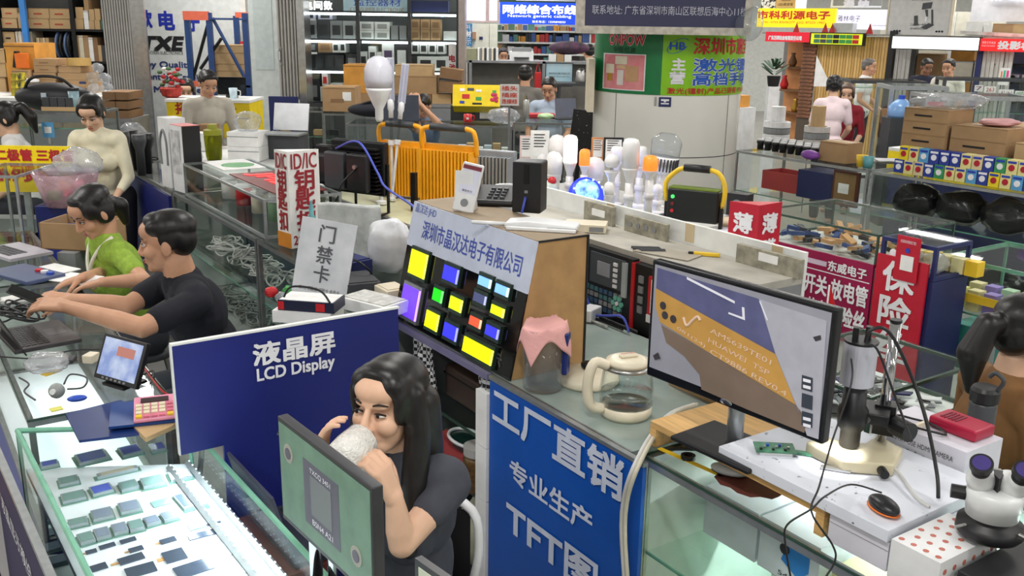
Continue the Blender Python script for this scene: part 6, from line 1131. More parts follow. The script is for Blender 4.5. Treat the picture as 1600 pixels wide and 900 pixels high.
scr = [(.13, .52, .12, .094, 'yellow', (226, 236, 0)), (.375, .55, .095, .052, 'blue', (50, 50, 226)), (.6, .6, .07, .03, 'sky', (120, 176, 255)), (.71, .595, .07, .03, 'sky', (120, 176, 255)), (.12, .19, .125, .12, 'violet', (104, 60, 240)), (.314, .35, .06, .045, 'green', (20, 200, 20)), (.446, .35, .075, .045, 'lime', (200, 226, 10)), (.59, .47, .07, .03, 'dim', (60, 66, 100)), (.708, .44, .07, .03, 'lime', (200, 226, 10)), (.305, .14, .085, .062, 'yellow', (226, 236, 0)), (.444, .13, .085, .05, 'blue', (50, 50, 226)), (.59, .29, .065, .03, 'red', (240, 80, 50)), (.7, .28, .07, .034, 'blue', (50, 50, 226)), (.636, .1, .18, .052, 'yellow', (226, 236, 0))]
for x, z, w, h, n, c in scr:
    zz_ = z * fh * 1.0; m = MB().bx(x - w / 2 - .008, x + w / 2 + .012, -.02, -.006, zz_ - h / 2 - .014, zz_ + h / 2 + .014).xf(lean).mk('module_board', M('module_green', (34, 54, 46), .4) if n != 'violet' else alu, t)
    MB().bx(x - w / 2, x + w / 2, -.024, -.02, zz_ - h / 2, zz_ + h / 2).xf(lean).mk('lit_screen', lc(n, c), m)
    MB().bx(x + w / 2 + .002, x + w / 2 + .008, -.025, -.02, zz_ - h / 2, zz_ + h / 2).xf(lean).mk('backlight_edge', lc(n + '_edge', tuple(min(255, k + 90) for k in c), 1.6), m)
# on top of the display box
ZB = .956 + .4655
def onb(u, v): return P(u, v, ZB)
t = thing('pay_device', 'white payment stand with a code card leaning on its prop', 'device', onb(722, 331), R(-14)); m2 = Matrix.Rotation(R(-14), 4, 'X') @ Matrix.Rotation(R(10), 4, 'Y')
MB().bx(-.042, .042, 0, .012, 0, .185).xf(m2).mk('front_plate', whitep, t, bevel=.008); MB().bx(-.036, .036, -.002, 0, .16, .175).xf(m2).mk('title_strip', M('wine', (120, 30, 50), .4), t); MB().bx(-.034, .034, -.0015, 0, .07, .158).xf(m2).mk('card', M('card_lilac', (220, 222, 240), .4), t); text(t, '微信支付', 0, .08, .04, .009, ink, rotm=m2, y=-.0025); MB().lathe([(.012, 0), (.015, 0), (.015, .001), (.012, .001)], 20).xf(m2 @ Matrix.Translation((0, -.001, .035)) @ Matrix.Rotation(PI / 2, 4, 'X')).mk('button_ring', greyp, t); MB().prism([(.01, 0), (.09, 0), (.03, .15)], -.035, .035, 'x').mk('prop', whitep, t)
t = thing('telephone', 'black desk telephone behind the payment stand', 'telephone', onb(770, 316), R(-10)); MB().prism([(-.1, 0), (.08, 0), (.08, .06), (-.1, .025)], -.1, .1, 'x').mk('body', blackp, t, bevel=.01); MB().tube([(-.075, -.08, .05), (-.08, 0, .075), (-.075, .08, .08)], .018, 8, 4).mk('handset', blackp, t, sm=1)
for i in range(12): MB().box((.0 + (i % 3) * .025, -.07 + (i // 3) * .03, .033 + (i // 3) * .006), (.016, .018, .008)).mk('key', darkgrey, t)
t = thing('router_tower', 'upright black router tower with a slot', 'router', onb(826, 330), R(-16)); B(-.055, .055, -.04, .06, 0, .19).mk('body', blackp, t, bevel=.006); B(-.01, .01, -.042, -.04, .11, .18).mk('slot', M('slot_black', (8, 8, 10), .2), t); B(-.006, .006, -.043, -.04, .075, .085).mk('port', greyp, t); MB().tube([(-.002, -.042, .06), (-.004, -.06, .03), (-.01, -.06, .004)], .005, 6, 4).mk('blue_plug', M('blue_cable'), t, sm=1)
t = thing('wifi_router', 'white flat router with antennas lying folded', 'router', onb(850, 356), R(-12)); MB().prism([(-.13, 0), (.12, 0), (.12, .02), (-.05, .03), (-.13, .02)], -.05, .04, 'y').mk('body', whitep, t, bevel=.006); B(-.12, .12, -.07, -.055, 0, .012).mk('antenna', whitep, t, bevel=.003); B(.02, .12, -.0515, -.05, .004, .012).mk('vent', greyp, t); MB().tube([(-.13, -.02, .01), (-.25, -.03, .012)], .007, 8).mk('antenna', whitep, t, sm=1)
t = thing('adapter_box', 'cream network box beside the white router', 'box', P(915, 360, 1.2515), R(-10)); B(-.09, .09, -.05, .06, 0, .035).mk('body', cream, t, bevel=.003); B(.02, .08, -.052, -.05, .006, .026).mk('ports', greyp, t)
t = thing('table_lamp', 'round white table lamp standing behind the telephone', 'lampshade', P(790, 330, ZB) + Vector((.0, .35, -.3)), 0); MB().lathe([(.12, 0), (.1, .2), (.05, .34), (.04, .34), (.09, .2), (.11, 0)], 24).mk('shade', whitep, t, sm=1); B(-.1, .1, -.1, .1, -.07, 0).mk('base', whitep, t)
t = thing('green_carton', 'dark green carton with red lettering behind the telephone', 'box', G(.85, 1.2, 1.057), A + R(30)); B(-.16, .16, 0, .12, 0, .17).mk('body', M('deep_green'), t); text(t, 'ONPOW', 0, .1, .22, .05, rw, bold=.002); B(-.16, .16, 0, .12, .17, .172).mk('lid', M('deep_green'), t)
# ------------------------------------------------------------------ blue factory sign
SP = Plane(G(0, .035, 0), A); a, b = SP.at(765, 640)[0], SP.at(1003, 760)[0]; t = SP.thing('factory_sign', 'bright blue standing sign with white factory direct characters', 'sign', a, .02, 0); w = b - a; hs = .925
B(0, w, 0, .012, 0, hs).mk('panel', bluesign, t); B(-.004, w + .004, -.003, .015, hs, hs + .012).mk('top_strip', alu, t)
def sptxt(s, u0, v0, u1, v1, hh, bold): p, q = SP.at(u0, v0), SP.at(u1, v1); text(t, s, (p[0] + q[0]) / 2 - a, (p[1] + q[1]) / 2 - .02, q[0] - p[0], hh, M('sign_white_ink', (214, 222, 240), .5), bold=bold)
sptxt('工厂直销', 772, 643, 975, 738, .125, .004); sptxt('专业生产', 798, 750, 927, 800, .08, .0022); sptxt('TFT图', 793, 832, 935, 880, .12, .004); 
for i, dx in enumerate((0, .014)): cable('cable', ['white cable hanging down beside the blue sign', 'cream cable hanging down beside the blue sign'][i], [P(1085 + 4 * i, 632, .98), P(1040 + 6 * i, 652, .98), G(SP.at(1003, 690)[0] + dx, .02, .965), G(SP.at(990, 740)[0] + dx, -.0, .8), G(SP.at(998, 820)[0] + dx, .0, .55), G(SP.at(1003, 900)[0] + dx, .0, .3)], .0065, white_cable if i == 0 else M('cream_cable', (206, 200, 180), .5))
# pitcher, kettles
ZC = .956
t = put(848, 606, ZC, 'water_pitcher', 'clear plastic water pitcher covered by a pink cloth', 'pitcher', R(-20)); MB().lathe([(.062, 0), (.066, .01), (.07, .21), (.068, .21), (.062, .012)], 28).mk('body', GLASS('pitcher_glass', (246, 248, 250), 1.2, .03, 1.4, .06, (206, 212, 220)), t, sm=1); B(.066, .085, -.02, .02, .06, .2).mk('handle', M('pitcher_blue', (30, 44, 110), .3), t, bevel=.006)
bag(Vector(), (.01, .01, .01), 'x', seed=1) if False else None
def dr(a, b):
    x, y = (a - .5) * .21, (b - .5) * .2; r = math.hypot(x, y); z = .218 + .01 * math.sin(20 * x) * math.cos(15 * y)
    if r > .068: k = .068 + (r - .068) * .28; z -= (r - .068) * 1.35 + .012 * math.sin(5 * math.atan2(y, x) + 1); x, y = x / r * k * 1.05, y / r * k * 1.05
    return Vector((x, y, z))
o = MB().grid(dr, 30, 30).mk('pink_cloth', M('pink_cloth', (228, 170, 166), .9, bump=.2, bscale=120), sm=1, solid=.003, loc=P(848, 606, ZC), rotz=R(20)); tag(o, 'pink microfibre cloth draped over the water pitcher', 'cloth')
t = put(918, 596, ZC, 'kettle_base', 'cream round warming base with a black knob', 'base', 0); MB().lathe([(.1, 0), (.105, .01), (.1, .03), (.04, .045), (0, .047)], 32).mk('body', cream, t, sm=1); MB().lathe([(.018, .045), (.024, .055), (.024, .065), (.012, .07)], 16).mk('knob', blackp, t, sm=1)
kg = GLASS('kettle_glass', (250, 252, 252), 1.2, .03)
t = put(977, 648, ZC, 'glass_kettle', 'glass kettle with a cream handle and water inside', 'kettle', R(200)); MB().lathe([(.07, 0), (.078, .012), (.08, .04)], 32).mk('base_ring', cream, t, sm=1); MB().lathe([(.08, .04), (.082, .09), (.074, .14), (.062, .165), (.06, .165), (.07, .14), (.078, .09), (.076, .044)], 32).mk('bowl', kg, t, sm=1); MB().lathe([(.0, .045), (.075, .045), (.077, .08), (0, .08)], 32).mk('water', GLASS('water', (246, 249, 250), .8), t, sm=1)
MB().tube([(.078, 0, .03), (.12, .0, .05), (.13, 0, .12), (.11, 0, .18), (.066, 0, .165)], .016, 10, 5).mk('handle', cream, t, sm=1); MB().lathe([(.064, .165), (.066, .178), (.045, .186), (0, .188)], 28).mk('lid', cream, t, sm=1); MB().lathe([(.075, .155), (.063, .165)], 28).mk('steel_band', steel, t, sm=1)
B(-.028, .028, -.012, .012, .186, .198).mk('lid_handle', cream, t, bevel=.005); text(t, 'MOMSCOOK', 0, 0, .05, .011, inkred, rotm=Matrix.Translation((0, 0, .199)) @ Matrix.Rotation(PI, 4, 'Z') @ Matrix.Rotation(-PI / 2, 4, 'X'), y=0)
t = thing('brown_carton', 'brown parcel with tape lying behind the kettle', 'box', G(2.73, .5, ZC), A); box_parts(t, .3, .14, .09, card, tape_c, None, ink)
# ------------------------------------------------------------------ showcase under the microscope (right)
CCm = M('case_light', (214, 236, 232), .5)
c2n = showcase('lit glass showcase full of camera boxes under the wooden riser', 2.94, 4.3, .07, .72, .95, .25, (.66,), alu, None, deck=CCm, back=M('case_back', (206, 228, 226), .4), edge=gedge_dk)
for i, x in enumerate((.05, .72)): B(x, x + .6, .56, .58, .9, .915).mk('led_strip', EM('case_led', (240, 255, 252), 7), c2n)
LDc = bpy.data.lights.new('case_strip_light', 'AREA'); LDc.shape = 'RECTANGLE'; LDc.size = 1.2; LDc.size_y = .03; LDc.energy = 15; LDc.color = (.9, 1, .98); o = bpy.data.objects.new('case_strip_light', LDc); COL.objects.link(o); o.parent = c2n; o.location = (.68, .55, .89)
for i, (s, q, z, w, d, h, m, lb) in enumerate(((2.97, .3, .662, .2, .2, .15, M('camera_white', (226, 234, 240), .4), 'tall white camera carton at the case back'), (3.18, .3, .662, .2, .2, .15, M('camera_white'), 'white camera carton with a blue camera picture'), (3.0, .18, .262, .2, .2, .2, M('cream_box', (232, 230, 176), .6), 'cream box in the lower corner of the lit case'), (3.28, .3, .262, .24, .22, .24, M('cream_box'), 'larger cream box beside the clear film box'), (3.42, .3, .662, .2, .16, .12, M('cream_box'), 'cream box in front of the blue camera carton'), (3.75, .2, .262, .3, .2, .2, M('cream_box'), 'cream box under the dotted carton'))):
    t = thing('camera_box', lb, 'box', G(s, q, z), A); B(0, w, 0, d, 0, h).mk('body', m, t); B(0, w, -.001, 0, h * .86, h * .87).mk('lid_line', greyp, t)
    if i == 1: MB().prism([(.08, .06), (.14, .03), (.17, .06), (.17, .11), (.1, .12)], -.003, 0, 'y').mk('pictured_camera', M('camera_blue', (60, 140, 220), .4), t); MB().cyl((.09, -.001, .095), (.09, -.005, .095), .016, n=18).mk('pictured_lens', darkgrey, t); text(t, '540', .1, .02, .05, .014, ink); text(t, 'VIDEO 4K CAMERA', .1, .14, .12, .008, ink)
# ------------------------------------------------------------------ wooden riser, monitor
ZT = 1.03
t = thing('wooden_riser', 'light wooden monitor riser standing on the glass case', 'riser', G(2.9, .13, .957), A); B(0, .6, 0, .3, .053, .073).mk('board', wood, t, bevel=.002)
for x in (0, .575):
    B(x, x + .025, 0, .3, 0, .053).mk('leg', wood, t)
MP = Plane((.38, 2.5), math.atan2(2.05 - 2.5, .735 - .38)); W_ = math.hypot(.355, .45)
t = MP.thing('monitor', 'black desktop monitor showing a magnified gold circuit label', 'monitor', 0, 1.03, 0); zb, zt_ = .125, .46
B(0, W_, 0, .03, zb, zt_).mk('bezel', M('bezel', (20, 22, 26), .25), t, bevel=.006); B(.012, W_ - .012, -.001, .002, zb + .028, zt_ - .012).mk('screen', EM('scr_grey', (140, 140, 150), .28, var=.06, scale=9), t)
def mq(name, pts, mat, e=.002): q = [MP.at(u, v) for u, v in pts]; MB().add([(x, -e, z - 1.03) for x, z in q], [tuple(range(len(q)))]).mk(name, mat, t)
mq('shown_violet', [(1028, 418), (1187, 467), (1213, 553), (1026, 450)], EM('scr_violet', (86, 88, 124), .26, var=.12, scale=14)); mq('shown_white', [(1187, 467), (1293, 501), (1280, 686), (1262, 680), (1245, 632), (1213, 553)], EM('scr_pale', (164, 164, 174), .26, var=.06, scale=20), .003)
mq('shown_gold', [(1026, 450), (1213, 553), (1245, 632), (1125, 560), (1033, 503), (1026, 480)], EM('scr_gold', (184, 140, 72), .26, var=.06, scale=14), .004)
mq('shown_shade', [(1034, 507), (1125, 560), (1245, 632), (1262, 655), (1258, 676), (1170, 640), (1097, 608), (1094, 585), (1070, 556), (1042, 535)], EM('scr_taupe', (116, 100, 88), .24, var=.08, scale=9), .003); mq('shown_speck', [(1022, 555), (1030, 550), (1034, 560), (1025, 562)], EM('scr_dark', (60, 56, 60), .2), .0045); mq('shown_speck', [(1272, 526), (1284, 523), (1285, 530), (1276, 533)], EM('scr_dark'), .0045)
for pts in ([(1075, 432), (1150, 470), (1150, 474), (1075, 436)], [(1165, 480), (1166, 500), (1140, 490), (1140, 487), (1162, 495), (1161, 479)], [(1190, 470), (1202, 500), (1200, 500), (1188, 470)]): mq('shown_trace', pts, EM('scr_line', (214, 214, 222), .35), .0048)
for u, v in ((1038, 477), (1041, 492), (1054, 498)):
    x, z = MP.at(u, v); MB().lathe([(.006, 0), (.011, 0), (.011, .001), (.006, .001)], 16).xf(Matrix.Translation((x, -.005, z - 1.03)) @ Matrix.Rotation(PI / 2, 4, 'X')).mk('shown_pad', EM('scr_dark', (60, 56, 60), .4), t)
el = EM('scr_letter', (206, 180, 158), .3)
for s, u0, v0, u1, v1, hh in (('AMS639TE01', 1112, 515, 1207, 566, .013), ('HUAWEI  TSP', 1109, 530, 1204, 583, .013), ('CT9886 REV0.4', 1112, 548, 1231, 615, .013), ('081(24)', 1060, 512, 1104, 541, .012)):
    p, q = MP.at(u0, v0), MP.at(u1, v1); L = math.hypot(q[0] - p[0], q[1] - p[1]); an = math.atan2(q[1] - p[1], q[0] - p[0]); text(t, s, 0, 0, L, hh, el, y=-.0055, rotm=Matrix.Translation(((p[0] + q[0]) / 2, 0, (p[1] + q[1]) / 2 - 1.03)) @ Matrix.Rotation(-an, 4, 'Y'))
MB().tube([(MP.at(u, v)[0], -.0055, MP.at(u, v)[1] - 1.03) for u, v in ((1070, 495), (1075, 508), (1084, 500), (1092, 494), (1096, 500))], .0035, 6, 4).mk('shown_logo', el, t)
for k in range(3): mq('menu_bar', [(1255, 585 + k * 28), (1272, 590 + k * 28), (1271, 612 + k * 28), (1254, 607 + k * 28)], EM('scr_menu', (50, 56, 66), .4), .005)
for v in (590, 600, 650, 660): mq('menu_item', [(1257, v), (1269, v + 3), (1269, v + 8), (1257, v + 5)], EM('scr_line'), .0058)
MB().ell((W_ * .5, -.003, zb + .014), (.02, .003, .008), 16, 8).mk('badge', chrome, t); MB().cyl((W_ * .5, .045, .015), (W_ * .5, .045, .2), .022, n=20).mk('stand_post', alu, t, sm=1); B(W_ * .5 - .13, W_ * .5 + .13, -.06, .12, .001, .014).mk('stand_base', blackp, t, bevel=.004); B(W_ * .5 - .05, W_ * .5 + .05, .03, .05, .17, .28).mk('mount', blackp, t)
o = thing('paper_flag', 'small red and white paper flag behind the monitor corner', 'flag', PY(1292, 482, 2.25), R(-30)); MB().cyl((0, 0, -.3), (0, 0, .06), .0025, n=6).mk('stick', whitep, o); MB().prism([(0, 0), (.022, -.002), (.004, .058)], 0, .002, 'y').mk('flag', redp, o); B(-.02, .02, -.02, .02, P(1292, 482, 1).z * 0 + 1.0 - o.location.z, 1.012 - o.location.z).mk('foot', whitep, o)
# grey mouse, pad, tape ring, ruler, pen
o = MB().prism([(.1 * math.cos(k * PI / 10) * (1 + .12 * math.sin(3 * k)), .075 * math.sin(k * PI / 10) * (1 + .1 * math.cos(4 * k))) for k in range(20)], 0, .002).mk('mouse_pad', M('brown_leather_pad', (92, 44, 36), .6), loc=P(1170, 752, .957), rotz=A); tag(o, 'ragged brown leather pad on the glass case', 'pad')
t = thing('computer_mouse', 'flat grey wireless mouse on the brown pad', 'mouse', P(1140, 740, .9592), A + .5); MB().ell((0, 0, .012), (.052, .03, .014), 20, 10).mk('shell', M('mouse_grey', (176, 180, 180), .3), t, sm=1); MB().ell((0, 0, .005), (.05, .028, .006), 20, 6).mk('base', blackp, t, sm=1)
t = thing('tape_ring', 'small black ring lying on the glass case corner', 'ring', P(1075, 717, .957), 0); MB().lathe([(.012, 0), (.02, 0), (.02, .012), (.012, .012), (.012, 0)], 24).mk('ring', blackp, t)
o = B(-.11, .11, -.008, .008, 0, .002).mk('ruler', yellowp, loc=P(1078, 722, .957), rotz=A + .12); tag(o, 'thin yellow ruler on the glass case', 'ruler'); o = B(-.05, .05, -.006, .006, 0, .008).mk('marker_pen', blackp, loc=P(1070, 703, .957), rotz=.0); tag(o, 'black marker pen beside the riser leg', 'pen')
# white cutting slab with its microscope camera
scratch = M('scratched_white', (222, 226, 236), .5, rgb2=(70, 72, 80), scale=55, mixlo=.66, mixhi=.72, detail=5); ZS = 1.062
t = thing('cutting_slab', 'scratched white slab on the riser and box', 'slab', G(3.17, .12, 1.031), A); B(0, .5, 0, .4, 0, .03).mk('slab', scratch, t, bevel=.002)
t = thing('white_box', 'white box with lilac light in its colour propping the scratched slab', 'box', G(3.515, .13, .957), A); B(0, .155, 0, .3, 0, .072).mk('body', M('box_white_lilac_light', (214, 212, 222), .5), t); B(0, .155, -.001, 0, .05, .051).mk('lid_line', greyp, t)  # slight lilac cast of the light is painted into the white
t = thing('microscope_camera', 'silver digital microscope camera on a black lens and chrome post', 'microscope', P(1322, 722, ZS), A + R(30)); t.scale = (1.12,) * 3
MB().cyl((.0, .02, .18), (.0, .02, .275), .036, n=32).mk('camera_body', M('silver_body', (206, 208, 220), .3, .3), t, sm=0).data.polygons.foreach_set('use_smooth', [False] * 34); MB().cyl((0, .02, .275), (0, .02, .28), .036, n=32).mk('camera_top', blackp, t)
MB().lathe([(.018, .03), (.022, .035), (.022, .07), (.03, .08), (.033, .1), (.033, .12), (.026, .13), (.024, .18)], 24, (0, .02, 0)).mk('lens', blackp, t, sm=1)
for x, y in ((-.012, .01), (.012, .03)): B(x - .006, x + .006, y - .008, y + .008, .28, .31).mk('plug', blackp, t)
MB().cyl((.06, .09, .0), (.06, .09, .31), .012, n=20).mk('post', chrome, t, sm=1); MB().cyl((.06, .09, .31), (.06, .09, .316), .013, n=20).mk('post_cap', blackp, t); B(-.005, .075, .02, .11, .09, .115).mk('arm', blackm, t, bevel=.003); B(.04, .085, .07, .115, .05, .12).mk('carriage', blackm, t); MB().cyl((.085, .07, .08), (.12, .04, .08), .022, n=20).mk('focus_knob', blackp, t); MB().cyl((.04, .05, .1), (.03, .02, .1), .008, n=12).mk('lock_screw', steel, t)
MB().prism([(-.09, 0), (.0, -.06), (.1, -.03), (.11, .07), (.05, .12), (.03, .06), (-.02, .045), (-.07, .06)], 0, .03).mk('base', M('base_beige', (206, 196, 166), .4), t, bevel=.006); MB().cyl((.075, -.035, .015), (.085, -.06, .015), .01, n=12).mk('base_knob', blackp, t)
SPL = bpy.data.lights.new('ring_spot', 'SPOT'); SPL.energy = 2.2; SPL.spot_size = R(70); SPL.shadow_soft_size = .015; o = bpy.data.objects.new('ring_spot', SPL); COL.objects.link(o); o.parent = t; o.location = (-.02, -.05, .11); o.rotation_euler = (R(14), 0, 0)
p0 = P(1335, 722, ZS); 
cable('cable', 'black camera cable arching down over the white box', [PY(1352, 535, 2.1), PY(1362, 515, 2.1), PY(1390, 520, 2.1), PY(1425, 590, 2.1), PY(1448, 660, 2.05), PY(1464, 740, 2.0), P(1466, 778, 1.072)], .0045, blackp); cable('cable', 'black camera cable with an inline lump and red end', [PY(1350, 540, 2.1), PY(1370, 545, 2.1), PY(1395, 610, 2.1), PY(1410, 650, 2.08), PY(1425, 690, 2.05)], .003, blackp); cable('cable', 'thin black mouse cable dangling in front of the slab', [P(1378, 770, 1.085), P(1330, 757, 1.1), PY(1290, 775, 1.78), PY(1268, 795, 1.75), PY(1230, 820, 1.74), PY(1227, 850, 1.74), PY(1236, 905, 1.73)], .0022, blackp); cable('cable', 'thin black cable dropping from the microscope camera', [PY(1330, 560, 2.03), PY(1330, 600, 1.98), PY(1300, 690, 1.93), PY(1280, 760, 1.8), PY(1268, 800, 1.75), PY(1300, 850, 1.74), PY(1305, 875, 1.74), PY(1288, 905, 1.73)], .0022, blackp); cable('cable', 'white cable running from the beige base to the dotted box', [P(1376, 724, 1.08), P(1400, 734, 1.08), P(1430, 775, 1.07), P(1452, 792, 1.068)], .004, white_cable)
t = thing('computer_mouse', 'black wired mouse with an orange trim on the slab', 'mouse', P(1380, 798, ZS), R(-75)); MB().ell((0, 0, .014), (.045, .027, .018), 20, 12).mk('shell', M('mouse_black', (30, 30, 34), .3), t, sm=1); MB().ell((0, 0, .006), (.0465, .0285, .004), 20, 6).mk('orange_trim', orange, t, sm=1)
t = thing('circuit_board', 'green circuit board with parts on a white tray', 'circuit board', P(1210, 705, ZS), R(-5)); B(-.05, .05, -.03, .03, .008, .011).mk('board', pcb, t); B(-.04, .04, -.025, .025, 0, .008).mk('tray', whitep, t)
for i in range(8): B(-.04 + i * .01, -.034 + i * .01, -.02 + .012 * (i % 3), -.012 + .012 * (i % 3), .011, .016).mk('chip', [blackp, steel, bluep][i % 3], t)
for i, (u, v) in enumerate(((1265, 712), (1305, 735))): o = MB().box((0, 0, .004), (.07, .015, .006)).mk('ribbon_part', [pcb, steel][i], loc=P(u, v, ZS), rotz=R(-20)); tag(o, ['narrow green ribbon board on the slab', 'silver connector strip on the slab'][i], 'part')
# boxes right of the slab
ZD = .957
def dots(t, w, d, h):
    for i in range(4):
        for j in range(6):
            x, y = .012 + i * w / 4 + (j % 2) * w / 8, .018 + j * d / 6
            if x < w - .01: MB().cyl((x, y, h), (x, y, h + .0006), .0065, n=14).mk('red_dot', M('dot_red', (190, 110, 96), .6), t)
    for i in range(6): MB().cyl((w, .02 + i * d / 6, h * .7), (w + .0006, .02 + i * d / 6, h * .7), .0065, n=14).mk('red_dot', M('dot_red'), t)
t = thing('dotted_box', 'white box printed with red dots', 'box', G(3.68, .12, ZD), A); B(0, .115, 0, .21, 0, .09).mk('body', whitep, t); dots(t, .115, .21, .09)
t = thing('stereo_microscope', 'white stereo microscope with two black eyepieces', 'microscope', G(3.79, .3, ZD), R(-22)); t.scale = (.85,) * 3; wm = M('scope_white', (222, 224, 224), .3); z = .168
MB().lathe([(.05, z), (.062, z + .004), (.064, z + .03), (.067, z + .033), (.068, z + .065), (.062, z + .075), (.05, z + .08)], 40).mk('head', wm, t, sm=1); MB().lathe([(.072, z - .05), (.08, z - .04), (.078, z - .015), (.05, z - .008), (.05, z)], 40).mk('ring_light', blackp, t, sm=1)
for sx in (-1, 1):
    mb = MB(); chain(mb, [(sx * .026, .02, z + .085), (sx * .04, -.012, z + .1), (sx * .042, -.03, z + .12)], [.036, .034, .026]); blob('prism_housing', mb, wm, t, .005, 2)
    MB().cyl((sx * .042, -.026, z + .115), (sx * .046, -.05, z + .15), .021, .0225, n=28).mk('eyepiece', blackp, t, sm=1); MB().cyl((sx * .046, -.05, z + .15), (sx * .0475, -.059, z + .163), .027, n=28).mk('eyecup', blackp, t); MB().cyl((sx * .0475, -.059, z + .163), (sx * .0476, -.0597, z + .164), .021, n=28).mk('eye_lens', M('lens_purple', (70, 60, 120), .05), t)
    MB().cyl((sx * .064, .0, z + .05), (sx * .1, .0, z + .05), .018, n=18).mk('zoom_knob', blackp, t); MB().cyl((sx * .06, -.05, z - .012), (sx * .085, -.07, z - .014), .004, n=8).mk('clamp_screw', steel, t)
MB().prism([(-.022, .02), (.022, .02), (0, -.035)], z + .08, z + .118).mk('bridge', blackp, t); B(-.02, .02, .085, .12, 0, z + .08).mk('column', steel, t); B(-.02, .02, .05, .1, z + .01, z + .05).mk('arm', blackm, t); B(-.045, .045, .072, .16, 0, .008).mk('base', blackm, t)
t = thing('black_carton', 'black box with a white and red mark at the case edge', 'box', G(3.93, .32, .957), A); B(-.12, .2, -.16, .1, 0, .07).mk('body', M('matte_black', (26, 26, 30), .5), t, bevel=.003); B(-.1, -.06, -.1615, -.16, .02, .035).mk('mark', whitep, t); B(-.04, -.01, -.1615, -.16, .02, .035).mk('mark', redp, t)
t = thing('product_carton', 'long white box with small print beside the microscope', 'box', G(3.34, .535, .957), A); B(0, .25, 0, .16, 0, .15).mk('body', M('box_white_lilac_light'), t); text(t, 'INDUSTRY USE HDMI CAMERA', .12, .12, .2, .014, ink); text(t, '● ♦ ▲', .12, .095, .06, .012, ink); B(.25, .252, .02, .06, .05, .1).mk('print_patch', M('pale_strip'), t)
t = thing('plastic_case', 'crimson plastic case on the long white box', 'case', G(3.44, .6, 1.1075), A); B(0, .13, 0, .09, 0, .03).mk('body', M('crimson', (170, 24, 60), .3), t, bevel=.006); 
for k in range(5): B(.02 + k * .01, .025 + k * .01, .02, .07, .03, .032).mk('slot', M('crimson_dark', (110, 10, 36), .4), t)
t = thing('cable_bundle', 'black cable tied in a loop on the white box', 'cable', G(3.44, .57, 1.109), A); MB().tube([(.07 * math.cos(k * .7), .025 * math.sin(k * .7) , .006 + .002 * (k % 3)) for k in range(30)], .003, 6, 2).mk('loop', blackp, t, sm=1); B(-.004, .004, -.03, .03, .0, .014).mk('tie', cream, t)
t = thing('sports_bottle', 'dark grey bottle with a black looped lid', 'bottle', G(3.45, .84, 1.0), A); MB().lathe([(.034, 0), (.036, .01), (.036, .12), (.03, .13)], 24).mk('body', M('smoke_grey', (70, 72, 76), .3), t, sm=1); MB().lathe([(.038, .13), (.038, .16), (.032, .17), (.012, .172)], 24).mk('lid', blackp, t, sm=0); MB().tube([(.03, 0, .165), (.045, 0, .2), (.02, 0, .215), (.005, 0, .2)], .006, 8, 4).mk('loop', darkgrey, t, sm=1)
# glass case behind, full of dark parts
ng = showcase('low glass case of black phone parts behind the microscope', 2.62, 3.08, .88, 1.46, 1.0, .0, (), gedge_dk, z0=.84, rail=.012)
o = B(0, .46, 0, .58, 0, .838).mk('case_plinth', white, loc=G(2.62, .88, 0), rotz=A); tag(o, 'white plinth under the case of phone parts', 'plinth')
for i in range(70):
    w = random.uniform(.03, .08); o = MB().box((0, 0, .004), (w, w * .55, .006), (random.uniform(-.2, .2), random.uniform(-.2, .2), 0)).mk('phone_part', [blackp, darkgrey, blackp, M('flex_grey', (120, 124, 130), .4), navy, whitep][i % 6 if i % 12 else 5], loc=G(2.67 + random.random() * .35, .95 + random.random() * .44, .852 + .008 * (i // 24)), rotz=random.random() * 3); tag(o, ['black', 'dark grey', 'glossy black', 'silver grey', 'navy', 'white'][i % 6 if i % 12 else 5] + ' phone part in the low glass case', 'part', 'phone parts in the low glass case')
# ================================================================== LEFT ROW : LCD showcase
ZLc = .92
FLp, FRp = P(27, 671, ZLc), P(295, 664, ZLc); da = (P(141, 900, ZLc) - FLp).normalized(); NLp, NRp = FLp + da * 1.3, FRp + da * 1.3
t = thing('lcd_showcase', 'brightly lit glass showcase of sample screens', 'showcase', (0, 0, 0))
Qc = [FLp, FRp, NRp, NLp]; xy = lambda p: (p.x, p.y)
def inset(k): c = sum(Qc, Vector()) / 4; return [xy(c + (p - c) * k) for p in Qc]
MB().prism([xy(p) for p in Qc], 0, .5).mk('base', M('case_blue_base', (40, 60, 150), .4), t); MB().prism(inset(.985), ZLc - .006, ZLc).mk('top_pane', glass, t)
ZK = .80; MB().prism(inset(.97), ZK - .02, ZK).mk('deck', M('white_deck', (234, 240, 246), .5, var=.02), t); MB().prism(inset(.97), .5, .51).mk('lower_deck', M('white_deck'), t)
for i in range(4):
    p, q = Qc[i], Qc[(i + 1) % 4]; d = (q - p); n = Vector((d.y, -d.x, 0)).normalized() * -.006
    MB().prism([(p.x, p.y), (q.x, q.y), (q.x + n.x * .7, q.y + n.y * .7), (p.x + n.x * .7, p.y + n.y * .7)], .5, ZLc).mk('side_pane', glass2, t)
    MB().cyl((p.x, p.y, ZLc - .004), (q.x, q.y, ZLc - .004), .008, n=6).mk('glass_edge', M('edge_mint', (130, 190, 164), .15, var=.1), t); MB().cyl((p.x, p.y, .5), (p.x, p.y, ZLc), .006, n=6).mk('corner_post', M('edge_mint'), t)
dn = VB
